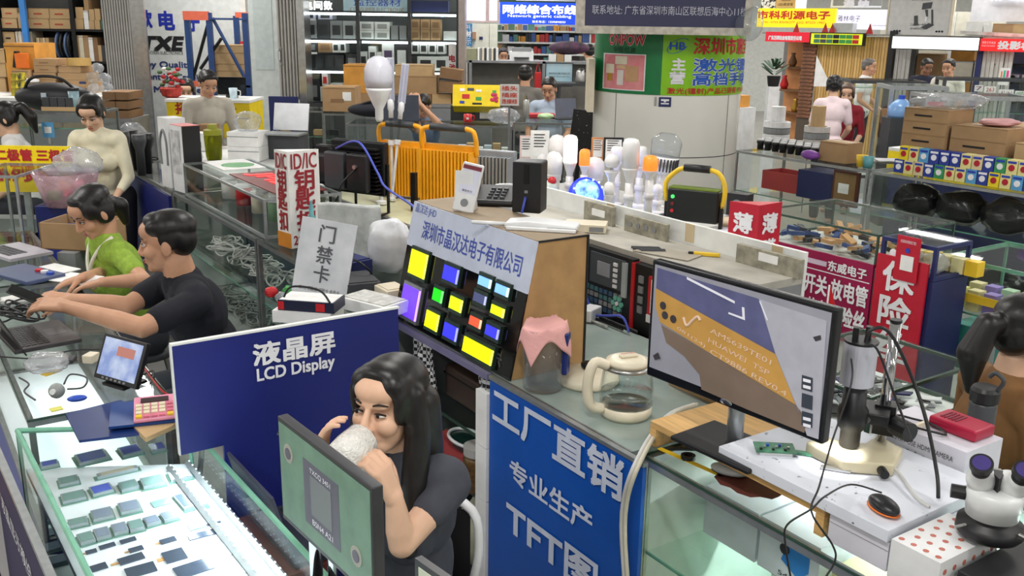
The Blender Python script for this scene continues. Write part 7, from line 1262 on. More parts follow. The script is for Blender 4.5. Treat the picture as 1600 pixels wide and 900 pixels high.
for k, off in enumerate((-.02, -.075)):
    p, q = FRp + dn * off + da * .03, NRp + dn * off; mb = MB().tube([(p.x, p.y, ZK + .012), (q.x, q.y, ZK + .012)], .01, 4); mb.mk('led_rail', alu, t)
    for j in range(40): r_ = p + (q - p) * (j + .5) / 40; MB().box((r_.x, r_.y, ZK + .025), (.004, .004, .003), (0, 0, A)).mk('led', EM('led_cool', (225, 240, 255), 1.2), t)
    Lr = bpy.data.lights.new('led_rail_light', 'AREA'); Lr.shape = 'RECTANGLE'; Lr.size = 1.2; Lr.size_y = .02; Lr.energy = 2.6; Lr.color = (.8, .93, 1); o = bpy.data.objects.new('led_rail_light', Lr); COL.objects.link(o); o.parent = t; c_ = (p + q) / 2; o.location = (c_.x - .02, c_.y - .01, ZLc - .03); o.rotation_euler = (R(-28), 0, math.atan2(da.y, da.x))
gb = M('bezel_silver', (160, 172, 176), .3, .4); sgl = [M('lcd_off_%d' % i, c, .15) for i, c in enumerate(((84, 100, 190), (120, 150, 146), (130, 142, 160), (66, 76, 92), (206, 222, 226), (196, 190, 170)))]
mods = [(310, 215, .055, .04, 0, 1), (575, 170, .1, .075, 0, 1), (815, 130, .07, .07, 0, 1), (985, 110, .05, .06, 0, 1), (735, 265, .13, .024, 5, 1), (430, 320, .06, .05, 1, 1), (460, 420, .07, .055, 1, 1), (635, 375, .065, .055, 0, 1), (805, 350, .055, .055, 1, 1), (955, 325, .07, .065, 1, 1), (1125, 285, .07, .06, 4, 1), (1005, 445, .055, .04, 1, 0), (640, 530, .06, .06, 2, 1), (810, 485, .06, .065, 2, 1), (490, 580, .055, .04, 1, 1), (540, 680, .042, .055, 1, 1), (640, 650, .042, .055, 2, 1), (750, 620, .042, .055, 2, 1), (850, 600, .042, .055, 1, 1), (950, 570, .042, .045, 2, 1), (1060, 540, .045, .05, 2, 1), (1230, 585, .05, .045, 1, 0), (1280, 640, .095, .03, 3, 0), (1050, 680, .045, .025, 3, 2), (800, 680, .045, .02, 3, 0), (670, 715, .045, .02, 3, 0), (850, 735, .04, .022, 3, 2), (820, 795, .07, .034, 3, 2), (1090, 775, .06, .06, 3, 2), (610, 850, .05, .03, 3, 0), (880, 865, .08, .05, 3, 0), (1210, 855, .1, .06, 3, 0), (1430, 730, .08, .07, 4, 2), (1510, 840, .08, .07, 4, 0), (570, 750, .03, .018, 3, 2), (1145, 450, .03, .1, 0, 1), (1250, 430, .03, .1, 4, 1), (1330, 575, .05, .008, 3, 0)]
sn = ['blue', 'grey green', 'slate', 'dark', 'clear', 'tan']; kn = ['bare glass panel', 'screen module on a green board', 'glass panel with a ribbon tail']
for i, (zx, zy, w, h, c, k) in enumerate(mods):
    w *= .86; h *= .95
    m = thing('lcd_module', '%s %s%s in the lit showcase' % (('long ' if max(w, h) > 2.6 * min(w, h) else 'large ' if w * h > .0045 else 'small ' if w * h < .0018 else '') + sn[c], kn[k], ' lying' if k == 0 else ''), 'screen', P(zx / 4, 675 + zy / 4, ZK + .0005), A + R(90) + R(random.uniform(-4, 4)), 'sample screens in the lit showcase')
    if k == 1: B(-w * .58, w * .58, -h * .58, h * .58, 0, .003).mk('board', M('board_mint', (104, 146, 130), .4), m); B(-w / 2, w / 2, -h / 2, h / 2, .003, .012).mk('bezel', gb, m); B(-w * .42, w * .42, -h * .41, h * .41, .012, .0128).mk('screen', sgl[c], m)
    else:
        B(-w / 2, w / 2, -h / 2, h / 2, 0, .003).mk('panel', sgl[c], m)
        if k == 2: B(-w * .8, -w * .5, -h * .15, h * .15, 0, .001).mk('ribbon_tail', M('ribbon_amber', (200, 150, 90), .5), m)
for i in range(5):
    m = thing('lcd_module', 'grey screen module on the lower deck of the lit showcase', 'screen', P(80 + 2 * i, 790 + i * 22, .512), A, 'screens on the lower deck'); B(-.03, .03, -.04, .04, 0, .003).mk('board', M('board_mint'), m); B(-.024, .024, -.032, .032, .003, .01).mk('screen', sgl[2], m)
o = B(0, .06, 0, .002, 0, .1).mk('price_tag', yellowp, loc=P(48, 800, .7) + Vector((-.05, -.02, 0)), rotz=math.atan2(da.y, da.x)); tag(o, 'yellow price tag on the side of the lit showcase', 'tag')
# catalogues, calculator, tan box
zk = ZLc + .001
def slabpx(name, lb, cat, pts, z, th, mat): q = [P(u, v, z) for u, v in pts]; o = MB().prism([(p.x, p.y) for p in q], z, z + th).mk(name, mat); return tag(o, lb, cat)
cb = M('catalogue_blue', (22, 62, 128), .35, var=.1, scale=5)
slabpx('catalogue', 'dark blue catalogue hanging over the showcase edge', 'catalogue', [(103, 650), (190, 628), (240, 678), (124, 692)], zk, .008, M('catalogue_navy', (20, 44, 104), .35)); slabpx('tan_box', 'flat tan box with a dark edge under the blue catalogue', 'box', [(205, 668), (290, 655), (270, 672), (228, 691)], zk, .014, card2)
o = slabpx('catalogue', 'bright blue catalogue under the pink calculator', 'catalogue', [(174, 634), (320, 617), (324, 655), (170, 671)], zk + .0155, .008, cb)
text(None, '', 0, 0, 1, 1, ink) if False else None
t = thing('calculator', 'pink desk calculator with cream and yellow keys', 'calculator', P(243, 648, zk + .024), R(20)); tl = Matrix.Rotation(R(10), 4, 'X'); pk = M('calc_pink', (232, 150, 176), .35); MB().prism([(-.055, 0), (.06, 0), (.075, .035), (.055, .03), (-.055, .012)], -.06, .06, 'x').mk('body', pk, t, bevel=.004)
for r_ in range(4):
    for c in range(5): MB().box((-.045 + c * .022, -.043 + r_ * .02, .0165 + r_ * .0034), (.017, .014, .007), (.16, 0, 0)).mk('key', [M('key_cream', (232, 222, 190), .4), M('key_pink', (220, 120, 140), .4), yellowp][0 if (r_ > 0 and c < 4) else (2 if c in (0, 4) and r_ == 0 else 1)], t)
MB().box((0, .045, .032), (.08, .02, .004), (.3, 0, 0)).mk('display', M('calc_lcd', (70, 60, 60), .2), t)
# LCD Display partition
LP = Plane(G(2.22, -.99, 0), A + PI / 2); t = LP.thing('partition_sign', 'deep blue partition board reading LCD Display', 'sign', 0, .0, 0); B(0, .68, 0, .012, .93, 1.25).mk('panel', bluepanel, t); B(.12, .68, 0, .012, .3, .93).mk('lower_panel', bluepanel, t); B(-.003, .683, -.002, .014, 1.25, 1.256).mk('top_edge', white, t); B(-.004, 0, -.002, .014, .93, 1.25).mk('side_edge', white, t)
for x in (.14, .64): B(x, x + .03, .0, .012, 0, .3).mk('leg', alu, t)
p, q = LP.at(395, 552), LP.at(522, 535); text(t, '液晶屏', (p[0] + q[0]) / 2, (p[1] + q[1]) / 2, q[0] - p[0], .066, inkwhite, bold=.0022); p, q = LP.at(401, 582), LP.at(522, 572); text(t, 'LCD Display', (p[0] + q[0]) / 2, (p[1] + q[1]) / 2, q[0] - p[0], .048, inkwhite, bold=.0012)
# desk of the seated woman: laptop, phone, chair, near monitors
dk = thing('desk_shelf', 'low dark shelf beside the lit showcase holding the laptop', 'shelf', FRp + da * .27, math.atan2(da.y, da.x)); dk.location.z = 0; B(0, .36, .012, .29, .7, .72).mk('board', M('desk_red', (96, 44, 36), .4), dk)
for x in (.02, .3): B(x, x + .03, .02, .1, 0, .7).mk('leg', darkgrey, dk)
ZDk = .721; t = thing('laptop', 'dark slate laptop standing open beside the lit showcase', 'laptop', FRp + da * .45 + VB * .17, math.atan2(da.y, da.x)); t.location.z = ZDk; B(-.16, .16, -.1, .11, 0, .014).mk('keyboard_base', M('laptop_dark', (50, 52, 62), .4), t)
for r_ in range(5):
    for c in range(12): B(-.14 + c * .0235, -.12 + (c + 1) * .0235, -.02 + r_ * .022, -.003 + r_ * .022, .014, .016).mk('key', blackp, t)
MB().box((0, -.125, .115), (.32, .008, .22), (R(14), 0, 0)).mk('lid', M('laptop_lid', (84, 88, 104), .25, .4), t)
t = thing('phone', 'white cased phone leaning beside the laptop', 'phone', P(384, 735, .8), R(-20)); mm = Matrix.Rotation(R(-18), 4, 'X'); MB().bx(-.038, .038, 0, .009, 0, .13).xf(mm).mk('case', whitep, t, bevel=.004); MB().bx(-.033, .033, -.001, 0, .005, .125).xf(mm).mk('mirror_back', M('phone_mirror', (120, 96, 84), .1, .6), t); B(-.03, .03, .0, .06, ZDk - .8, .004).mk('stand', steel, t)
_a, _b = PY(437, 720, 1.75), PY(584, 850, 1.45); NM = Plane(_a, math.atan2(_b.y - _a.y, _b.x - _a.x)); Wn = math.hypot(_b.x - _a.x, _b.y - _a.y)
t = NM.thing('microscope_monitor', 'dark framed small monitor showing a green circuit board', 'monitor', 0, .9, 0); z0, z1 = .213, .44
B(0, Wn, 0, .022, z0, z1).mk('frame', M('frame_charcoal', (52, 52, 56), .35), t, bevel=.003); B(.008, Wn - .008, -.0015, .001, z0 + .012, z1 - .01).mk('screen', EM('scr_pcb', (92, 122, 104), .42, var=.12, scale=16), t)
def nq(name, x0, x1, za, zb_, mat, e=.002): B(Wn * x0, Wn * x1, -e, -.0005, z0 + (z1 - z0) * za, z0 + (z1 - z0) * zb_).mk(name, mat, t)
nq('shown_chip', .3, .68, .2, .8, EM('scr_chip', (84, 84, 96), .38, var=.1), .002); nq('shown_chip_core', .38, .6, .32, .68, EM('scr_core', (104, 110, 112), .38), .003); text(t, 'TXCQ 3451', Wn * .49, z0 + (z1 - z0) * .73, Wn * .22, .012, EM('scr_line'), y=-.0035); text(t, 'BSN4 A21', Wn * .5, z0 + (z1 - z0) * .26, Wn * .22, .012, EM('scr_line'), y=-.0035)
for x, z in ((.13, .72), (.84, .3)):
    MB().lathe([(.0, 0), (.02, 0), (.02, .001), (0, .001)], 20).xf(Matrix.Translation((Wn * x, -.002, z0 + (z1 - z0) * z)) @ Matrix.Rotation(PI / 2, 4, 'X')).mk('shown_pad', EM('scr_padring', (140, 140, 130), .4), t); MB().lathe([(.0, 0), (.012, 0), (.012, .001), (0, .001)], 20).xf(Matrix.Translation((Wn * x, -.0032, z0 + (z1 - z0) * z)) @ Matrix.Rotation(PI / 2, 4, 'X')).mk('shown_hole', EM('scr_chip'), t)
MB().cyl((.02, .06, .022), (.02, .06, .36), .0135, n=20).mk('chrome_pole', chrome, t, sm=1); MB().cyl((.055, .08, .022), (.055, .08, .25), .01, n=20).mk('chrome_pole', chrome, t, sm=1); B(-.01, .05, .02, .085, .34, .375).mk('clamp', blackm, t); MB().cyl((-.015, .04, .385), (-.03, .02, .4), .018, n=16).mk('clamp_knob', blackp, t); B(-.02, .06, .02, .05, .28, .33).mk('mount', blackm, t); MB().lathe([(.05, .022), (.05, .03), (.03, .034)], 24, (.037, .07, 0)).mk('foot', blackm, t)
t = NM.thing('tablet_screen', 'dark framed tablet corner below the seated woman', 'tablet', .0, 0, 0); p = PY(648, 872, 1.5); t.location = (p.x, p.y, 0); t.rotation_euler.z = R(-48); B(0, .2, 0, .015, p.z - .16, p.z).mk('frame', M('frame_charcoal'), t); B(.012, .19, -.001, 0, p.z - .15, p.z - .012).mk('screen', EM('scr_cream', (190, 196, 176), .35), t); B(.08, .12, .015, .05, 0, p.z - .05).mk('stand', blackm, t)
# chair of the seated woman
ch = thing('office_chair', 'black mesh chair with a white frame behind the seated woman', 'chair', (-.33, 2.36, 0), R(152)); zch = PY(722, 772, 2.5).z
MB().tube([(-.17, -.15, .5), (-.19, -.17, zch - .12), (-.14, -.17, zch), (.14, -.17, zch), (.19, -.17, zch - .12), (.17, -.15, .5)], .014, 8, 5).mk('back_frame', whitep, ch, sm=1); B(-.16, .16, -.172, -.165, .5, zch - .02).mk('backrest', M('black_mesh', (16, 16, 18), .9), ch, bevel=.002)
B(-.21, .21, -.17, .2, .4, .45).mk('seat', M('seat_navy', (44, 50, 70), .8), ch, bevel=.02); MB().cyl((0, 0, .1), (0, 0, .4), .025, n=14).mk('gas_post', blackm, ch)
for k in range(5): a = k * 2 * PI / 5; MB().cyl((0, 0, .1), (.26 * math.cos(a), .26 * math.sin(a), .05), .018, n=8).mk('leg', blackm, ch); MB().ell((.26 * math.cos(a), .26 * math.sin(a), .03), .028, 10, 8).mk('castor', blackp, ch, sm=1)
# ------------------------------------------------------------------ phone repair case (left) and the counter of the woman in green
pc = showcase('lit glass counter with a laptop and small monitor on top', .05, 1.73, -1.31, -.9, .92, .5, (), alu_dk, M('case_blue_base'), deck=M('white_deck'), rail=.018, edge=gedge_dk)
LDp = LDc.copy(); LDp.energy = 4; o = bpy.data.objects.new('case_strip_light', LDp); COL.objects.link(o); o.parent = pc; o.location = (.85, .3, .86)
gc = showcase('glass counter where the woman in green writes', -1.2, .03, -1.31, -.9, .92, .5, (), alu_dk, M('case_base'), rail=.018)
ZP = .928
t = thing('laptop', 'open dark laptop with its keyboard toward the man in black', 'laptop', P(62, 528, ZP), A + R(6)); B(-.15, .15, -.12, .11, 0, .016).mk('keyboard_base', M('laptop_brown', (58, 54, 56), .4), t, bevel=.003)
for r_ in range(5):
    for c in range(11): B(-.13 + c * .0235, -.11 + c * .0235, -.1 + r_ * .022, -.082 + r_ * .022, .016, .018).mk('key', blackp, t)
B(-.045, .045, .02, .09, .016, .0165).mk('touchpad', M('touchpad', (70, 66, 70), .3), t); MB().box((-.0, -.125, .08), (.3, .006, .2), (R(25), 0, 0)).mk('lid', M('laptop_brown'), t)
VP = P(160, 590, ZP); t = thing('small_monitor', 'small black monitor showing a blue microscope picture', 'monitor', P(176, 606, ZP), R(-30)); t.scale = (1.05,) * 3; tm = Matrix.Rotation(R(-24), 4, 'X'); MB().bx(-.1, .1, 0, .016, .015, .16).xf(tm).mk('frame', blackp, t, bevel=.003); MB().bx(-.088, .088, -.0012, 0, .03, .15).xf(tm).mk('screen', EM('scr_blue', (120, 140, 190), .5, rgb2=(190, 200, 220), scale=14), t); MB().bx(-.02, .06, -.0022, -.001, .1, .13).xf(tm).mk('shown_text', EM('scr_red', (170, 110, 100), .5), t)
for k in range(6): MB().bx(-.06 + k * .02, -.05 + k * .02, -.002, 0, .02, .026).xf(tm).mk('button', greyp, t)
B(-.05, .05, .0, .09, 0, .008).mk('foot', blackp, t); MB().cyl((0, .07, .005), (0, .062, .08), .008, n=8).mk('stand', blackp, t)
for i, (u, v, lb, m, r) in enumerate(((75, 575, 'clear plastic bag on the lit counter', film, (.07, .1, .025)), (25, 475, 'heap of white earphones behind the laptop', M('earphone', (220, 220, 216), .4), (.06, .05, .02)))): bag(P(u, v, ZP), r, lb, m, seed=100 + i, rz=.6)
for i, (u, v, lb, m, dims) in enumerate(((90, 622, 'grey desk gadget with a dial on the lit counter', M('gadget_grey', (150, 154, 152), .4), (.05, .05, .05)), (121, 627, 'blue rubber wristband case on the lit counter', bluep, (.06, .035, .02)), (88, 640, 'yellow sticky notes on the lit counter', M('sticky', (226, 222, 110), .6), (.035, .03, .004)), (80, 583, 'small yellow and red screwdriver card on the lit counter', yellowp, (.06, .03, .003)), (143, 565, 'cream ribbed cable reel beside the small monitor', cream, (.05, .04, .03)), (108, 565, 'dark clip tool on the lit counter', darkgrey, (.06, .04, .015)), (220, 575, 'yellow connector clip beside the small monitor', yellowp, (.045, .02, .012)))):
    t = thing('counter_gadget', lb, 'gadget', P(u, v, ZP), R(20 * i)); MB().ell((0, 0, dims[2] / 2), (dims[0] / 2, dims[1] / 2, dims[2] / 2), 14, 8).mk('body', m, t, sm=1) if i < 2 else B(-dims[0] / 2, dims[0] / 2, -dims[1] / 2, dims[1] / 2, 0, dims[2]).mk('body', m, t, bevel=min(.004, dims[2] * .3))
    if i == 0: MB().cyl((0, -.02, .03), (0, -.03, .032), .009, n=12).mk('dial', whitep, t)
for i, (pts, m, lb) in enumerate((([(0, 557), (60, 560), (110, 548), (160, 546)], blackp, 'black cable crossing the lit counter'), ([(100, 600), (110, 585), (135, 590), (130, 605), (105, 608)], darkgrey, 'looped grey wire beside the desk gadget'), ([(30, 590), (45, 600), (38, 612), (55, 625)], darkgrey, 'thin wire at the edge of the lit counter'), ([(225, 575), (240, 595), (255, 612), (275, 622)], redp, 'red test lead by the small monitor'), ([(205, 592), (222, 586), (240, 580), (235, 600)], blackp, 'black test lead by the small monitor'))): cable('cable', lb, [P(u, v, ZP + .006) for u, v in pts], .003, m)
t = thing('cable_tangle', 'black cables tangled behind the laptop', 'cable', P(25, 492, ZP), A); coils(t, 3, (0, 0, .008), (.04, .03), blackp, .004, 'winding', 33)
# green woman's counter
t = thing('laptop', 'silver lilac laptop open on the glass counter of the woman in green', 'laptop', P(22, 395, ZP), A + R(20)); B(-.16, .18, -.11, .11, 0, .015).mk('keyboard_base', M('laptop_lilac', (176, 172, 182), .35), t)
for r_ in range(4):
    for c in range(10): B(-.14 + c * .025, -.12 + c * .025, -.08 + r_ * .026, -.06 + r_ * .026, .015, .017).mk('key', darkgrey, t)
t = thing('test_instrument', 'blue lidded instrument with red white and blue buttons', 'instrument', P(40, 432, ZP), A + R(24)); B(-.17, .16, -.09, .1, 0, .02).mk('body', M('inst_blue', (70, 84, 120), .3), t, bevel=.004)
for k, m in enumerate((redp, whitep, bluep)): MB().cyl((.03 + k * .045, .05, .02), (.03 + k * .045, .05, .03), .017, n=16).mk('button', m, t)
for i in range(2): o = MB().box((0, 0, .003), (.2, .15, .004)).mk('notebook_sheet', paper, loc=P(118 - 34 * i, 436 - 14 * i, ZP + .001 * i), rotz=R(-20 - 10 * i)); tag(o, ['white sheet under the hands of the woman in green', 'notebook page beside the hands of the woman in green'][i], 'paper')
t = thing('carton', 'open brown carton in front of the blue cart', 'box', P(95, 400, ZP) + Vector((0, .12, 0)), R(-8)); w = .34
for a in ((-w / 2, w / 2, 0, .008), (-w / 2, w / 2, .24, .248), (-w / 2, -w / 2 + .008, 0, .248), (w / 2 - .008, w / 2, 0, .248)): B(*a, 0, .14).mk('wall', card, t)
B(-w / 2, w / 2, 0, .248, 0, .006).mk('floor', card3, t); B(-.16, .0, .02, .22, .006, .1).mk('blue_bag', M('blue_bag', (40, 100, 190), .4), t, bevel=.03)
B(-.05, .05, -.05, .3, -.93, -.002).mk('support', greyp, t)
CT = FP(5.6); x, z = CT.at(98, 375); t = thing('drawer_cart', 'navy blue drawer cart behind the woman in green', 'cart', (x, 5.6, 0)); zt3 = CT.at(98, 322)[1]; B(-.15, .15, 0, .3, .05, zt3).mk('body', M('cart_navy', (24, 34, 104), .4), t, bevel=.01)
for k in range(3): B(-.13, .13, -.012, 0, .1 + k * .28, .34 + k * .28).mk('drawer', M('cart_blue', (30, 46, 140), .4), t); MB().ell((.0, -.016, .22 + k * .28), .012, 8, 6).mk('knob', chrome, t)
t = thing('plastic_basket', 'clear basket of coloured sponges stuffed with a white bag', 'basket', (CT.at(105, 300)[0] - .02, 5.65, zt3 + .001)); MB().lathe([(.13, 0), (.19, .2), (.185, .2), (.125, .005)], 28).mk('tub', GLASS('basket_film', (236, 220, 224), 1, .1, 1.4, .35, (230, 200, 210)), t, sm=1)
for i, m in enumerate((M('sponge_green', (100, 190, 90), .9), M('sponge_orange', (240, 170, 70), .9), M('sponge_pink', (230, 110, 130), .9), M('sponge_pink'))): MB().box((-.06 + .05 * i, -.03 + .02 * (i % 2), .06 + .05 * (i % 2)), (.08, .06, .05), (0, .3 * i, .4 * i)).mk('sponge', m, t)
bag(Vector((CT.at(115, 265)[0], 5.68, zt3 + .17)), (.14, .1, .09), 'puffed white plastic bag in the sponge basket', film, seed=110); bag(Vector((CT.at(80, 275)[0], 5.75, zt3 + .16)), (.12, .08, .04), 'flat clear plastic bag beside the puffed one', film, seed=111)
# far left stalls
YS = FP(6.15); t, w, h = board(YS, 'stall_sign', 'yellow stall sign with red component characters', 'sign', (-40, 228, 109, 256), yellow, .02); text(t, '二极管 三极管', -.02 + w * .16, h * .5, w * .82, h * .62, inkred, bold=.003); B(-w / 2, w / 2, .02, .16, -t.location.z, .8 - t.location.z).mk('counter_body', M('counter_grey'), t)
t, w, h = board(FP(6.05), 'stall_sign', 'lower yellow stall sign with a cut line of red characters', 'sign', (-40, 258, 112, 300), M('yellow_dim', (240, 206, 30), .5), .02); text(t, '系列', -w * .12, h * .72, .22, .11, inkred, bold=.003); text(t, '贴片', w * .22, h * .72, .2, .1, inkred, bold=.003)
B(-.02, .02, .02, .04, -t.location.z, .05).mk('leg', alu, t)
pl = FP(5.45); showcase('small glass case of chips below the yellow signs', 0, .33, 0, .5, pl.at(30, 275)[1], .5, (.8,), alu, None, org=Vector((pl.at(-60, 300)[0], 5.45, 0)), ang=0, rail=.015)
for i in range(10): o = B(-.028, .028, 0, .05, 0, .03).mk('chip_tray', [blackp, darkgrey, pcb][i % 3], loc=Vector((pl.at(-60, 290)[0] + .05 + (i % 5) * .06, 5.5 + .09 * (i // 5), .802))); tag(o, 'dark chip tray in the small glass case under the yellow signs', 'tray', 'chip trays under the yellow signs')
# counter of the woman in cream
PQ = FP(6.75); xq0, xq1 = PQ.at(-60, 190)[0], PQ.at(100, 190)[0]; zq_ = PQ.at(80, 186)[1]; pq_ = showcase('glass counter between the ponytail woman and the cream sweater woman', 0, xq1 - xq0, 0, .45, zq_, .3, (zq_ - .12,), alu_dk, None, org=Vector((xq0, 7.25, 0)), ang=0)
t = thing('hand_bag', 'large black bag lying on the glass counter behind the cream sweater woman', 'bag', (FP(7.3).at(73, 180)[0], 7.35, zq_ + .008)); mb = MB().ell((0, .1, .09), (.3, .14, .11), 24, 12); mb.mk('bag', M('bag_black', (26, 26, 30), .5), t, sm=1); MB().tube([(-.2, .05, .14), (-.1, -.0, .24), (.1, .0, .24), (.2, .05, .14)], .012, 6, 5).mk('strap', blackp, t, sm=1); B(-.03, .01, -.045, -.04, .08, .13).mk('tag', M('pale_blue_box'), t)
t = thing('cassette_box', 'wooden box with dark cassettes before the black bag', 'box', (FP(7.25).at(92, 186)[0], 7.26, zq_ + .008)); B(-.13, .13, -.0, .05, 0, .03).mk('tray', card2, t)
for k in range(4): B(-.12 + k * .06, -.065 + k * .06, 0, .04, .03, .1).mk('cassette', darkgrey, t)
t = thing('blue_jar', 'pale blue tumbler beside the black bag', 'tumbler', (FP(7.3).at(119, 186)[0], 7.3, zq_ + .008)); MB().lathe([(.035, 0), (.04, .15), (.036, .15), (.03, .01)], 16).mk('body', M('tumbler_blue', (150, 180, 190), .25), t, sm=1); MB().lathe([(.042, .15), (.042, .17)], 16).mk('rim', blackp, t)
t, w, h = board(FP(7.2), 'code_card', 'light blue pay card on the glass counter by the black bag', 'card', (66, 191, 84, 215), M('card_sky', (90, 160, 210), .5), .006); B(-w * .3, w * .3, -.002, 0, h * .3, h * .7).mk('white_patch', paper, t); B(-.01, .01, .006, .02, -.05, h * .2).mk('clip', steel, t)
t = thing('purple_banner', 'dark purple banner with white print beside the lit showcase', 'banner', FLp + VB * -.06 - da * .12, math.atan2(da.y, da.x)); t.location.z = 0; B(0, 1.2, -.004, .004, .05, .86).mk('cloth', M('banner_purple', (54, 48, 84), .7), t); B(0, 1.2, -.01, .01, .86, .875).mk('rod', alu, t); text(t, '液晶显示模组 定制 批发', .55, .7, .9, .06, inkwhite, y=-.006)
B(.02, .05, -.01, .01, 0, .06).mk('leg', alu, t)
p = P(6, 775, .6); t = thing('stool', 'round wooden stool beside the purple banner', 'stool', (p.x - .17, p.y - .06, 0)); MB().lathe([(.15, .57), (.16, .58), (.16, .6), (.15, .605), (0, .605)], 28).mk('seat', M('stool_wood', (150, 100, 56), .5), t); 
for k in range(4): a = k * PI / 2 + .4; MB().cyl((.09 * math.cos(a), .09 * math.sin(a), .57), (.16 * math.cos(a), .16 * math.sin(a), 0), .016, n=8).mk('leg', woodk, t)
# ================================================================== PEOPLE
def skinm(n, c): return M('skin_' + n, c, .5, var=.05, scale=18, spec=.35)
SK1, SK2, SK3 = skinm('light', (222, 180, 152)), skinm('tan', (200, 152, 122)), skinm('brown', (140, 100, 78))
HAIR = M('black_hair', (22, 19, 19), .38, var=.3, scale=30, stretch=(6, 6, 1)); HAIRG = M('grey_hair', (104, 98, 94), .5, var=.2, scale=30); HAIRB = M('brown_hair', (84, 62, 48), .5)
EYE_W = M('eye_white', (226, 222, 218), .2); EYE_D = M('eye_dark', (30, 20, 18), .1); LIP = M('lip', (178, 104, 100), .45); DENIM = M('dark_denim', (46, 54, 74), .85, var=.2, scale=60); TROUSER = M('dark_trouser', (36, 38, 46), .85)
def hand(mb, w, d, n, curl=.5, ts=1, spread=.021, s=1.0, thumb=None):
    w, d, n = Vector(w), Vector(d).normalized(), Vector(n); n = (n - d * n.dot(d)).normalized(); sd = d.cross(n).normalized()
    for k in (-1.2, -.4, .4, 1.2): tc(mb, w + sd * .012 * k * s, w + (d * .078 + sd * .0195 * k * .95) * s, .0155 * s, .012 * s)
    for k, L in enumerate((.9, 1.0, .95, .76)):
        p = w + (d * .08 + sd * ts * spread * (1.5 - k)) * s; a = curl * .5 + .1; q = p
        for j, l in enumerate((.042, .027, .021)):
            f = d * math.cos(a) + n * math.sin(a); e = q + f * l * L * s; tc(mb, q, e, (.0092 - .0008 * j) * s, (.0084 - .0008 * j) * s); q = e; a += curl
    b = w + (d * .022 + sd * ts * .028 + n * .008) * s; td = (thumb or (d * .65 + sd * ts * .65 + n * .35)).normalized(); e = b + td * .042 * s; tc(mb, b, e, .0135 * s, .0105 * s); f = (td * .8 + d * .35 + n * .25).normalized(); tc(mb, e, e + f * .032 * s, .0105 * s, .0085 * s)
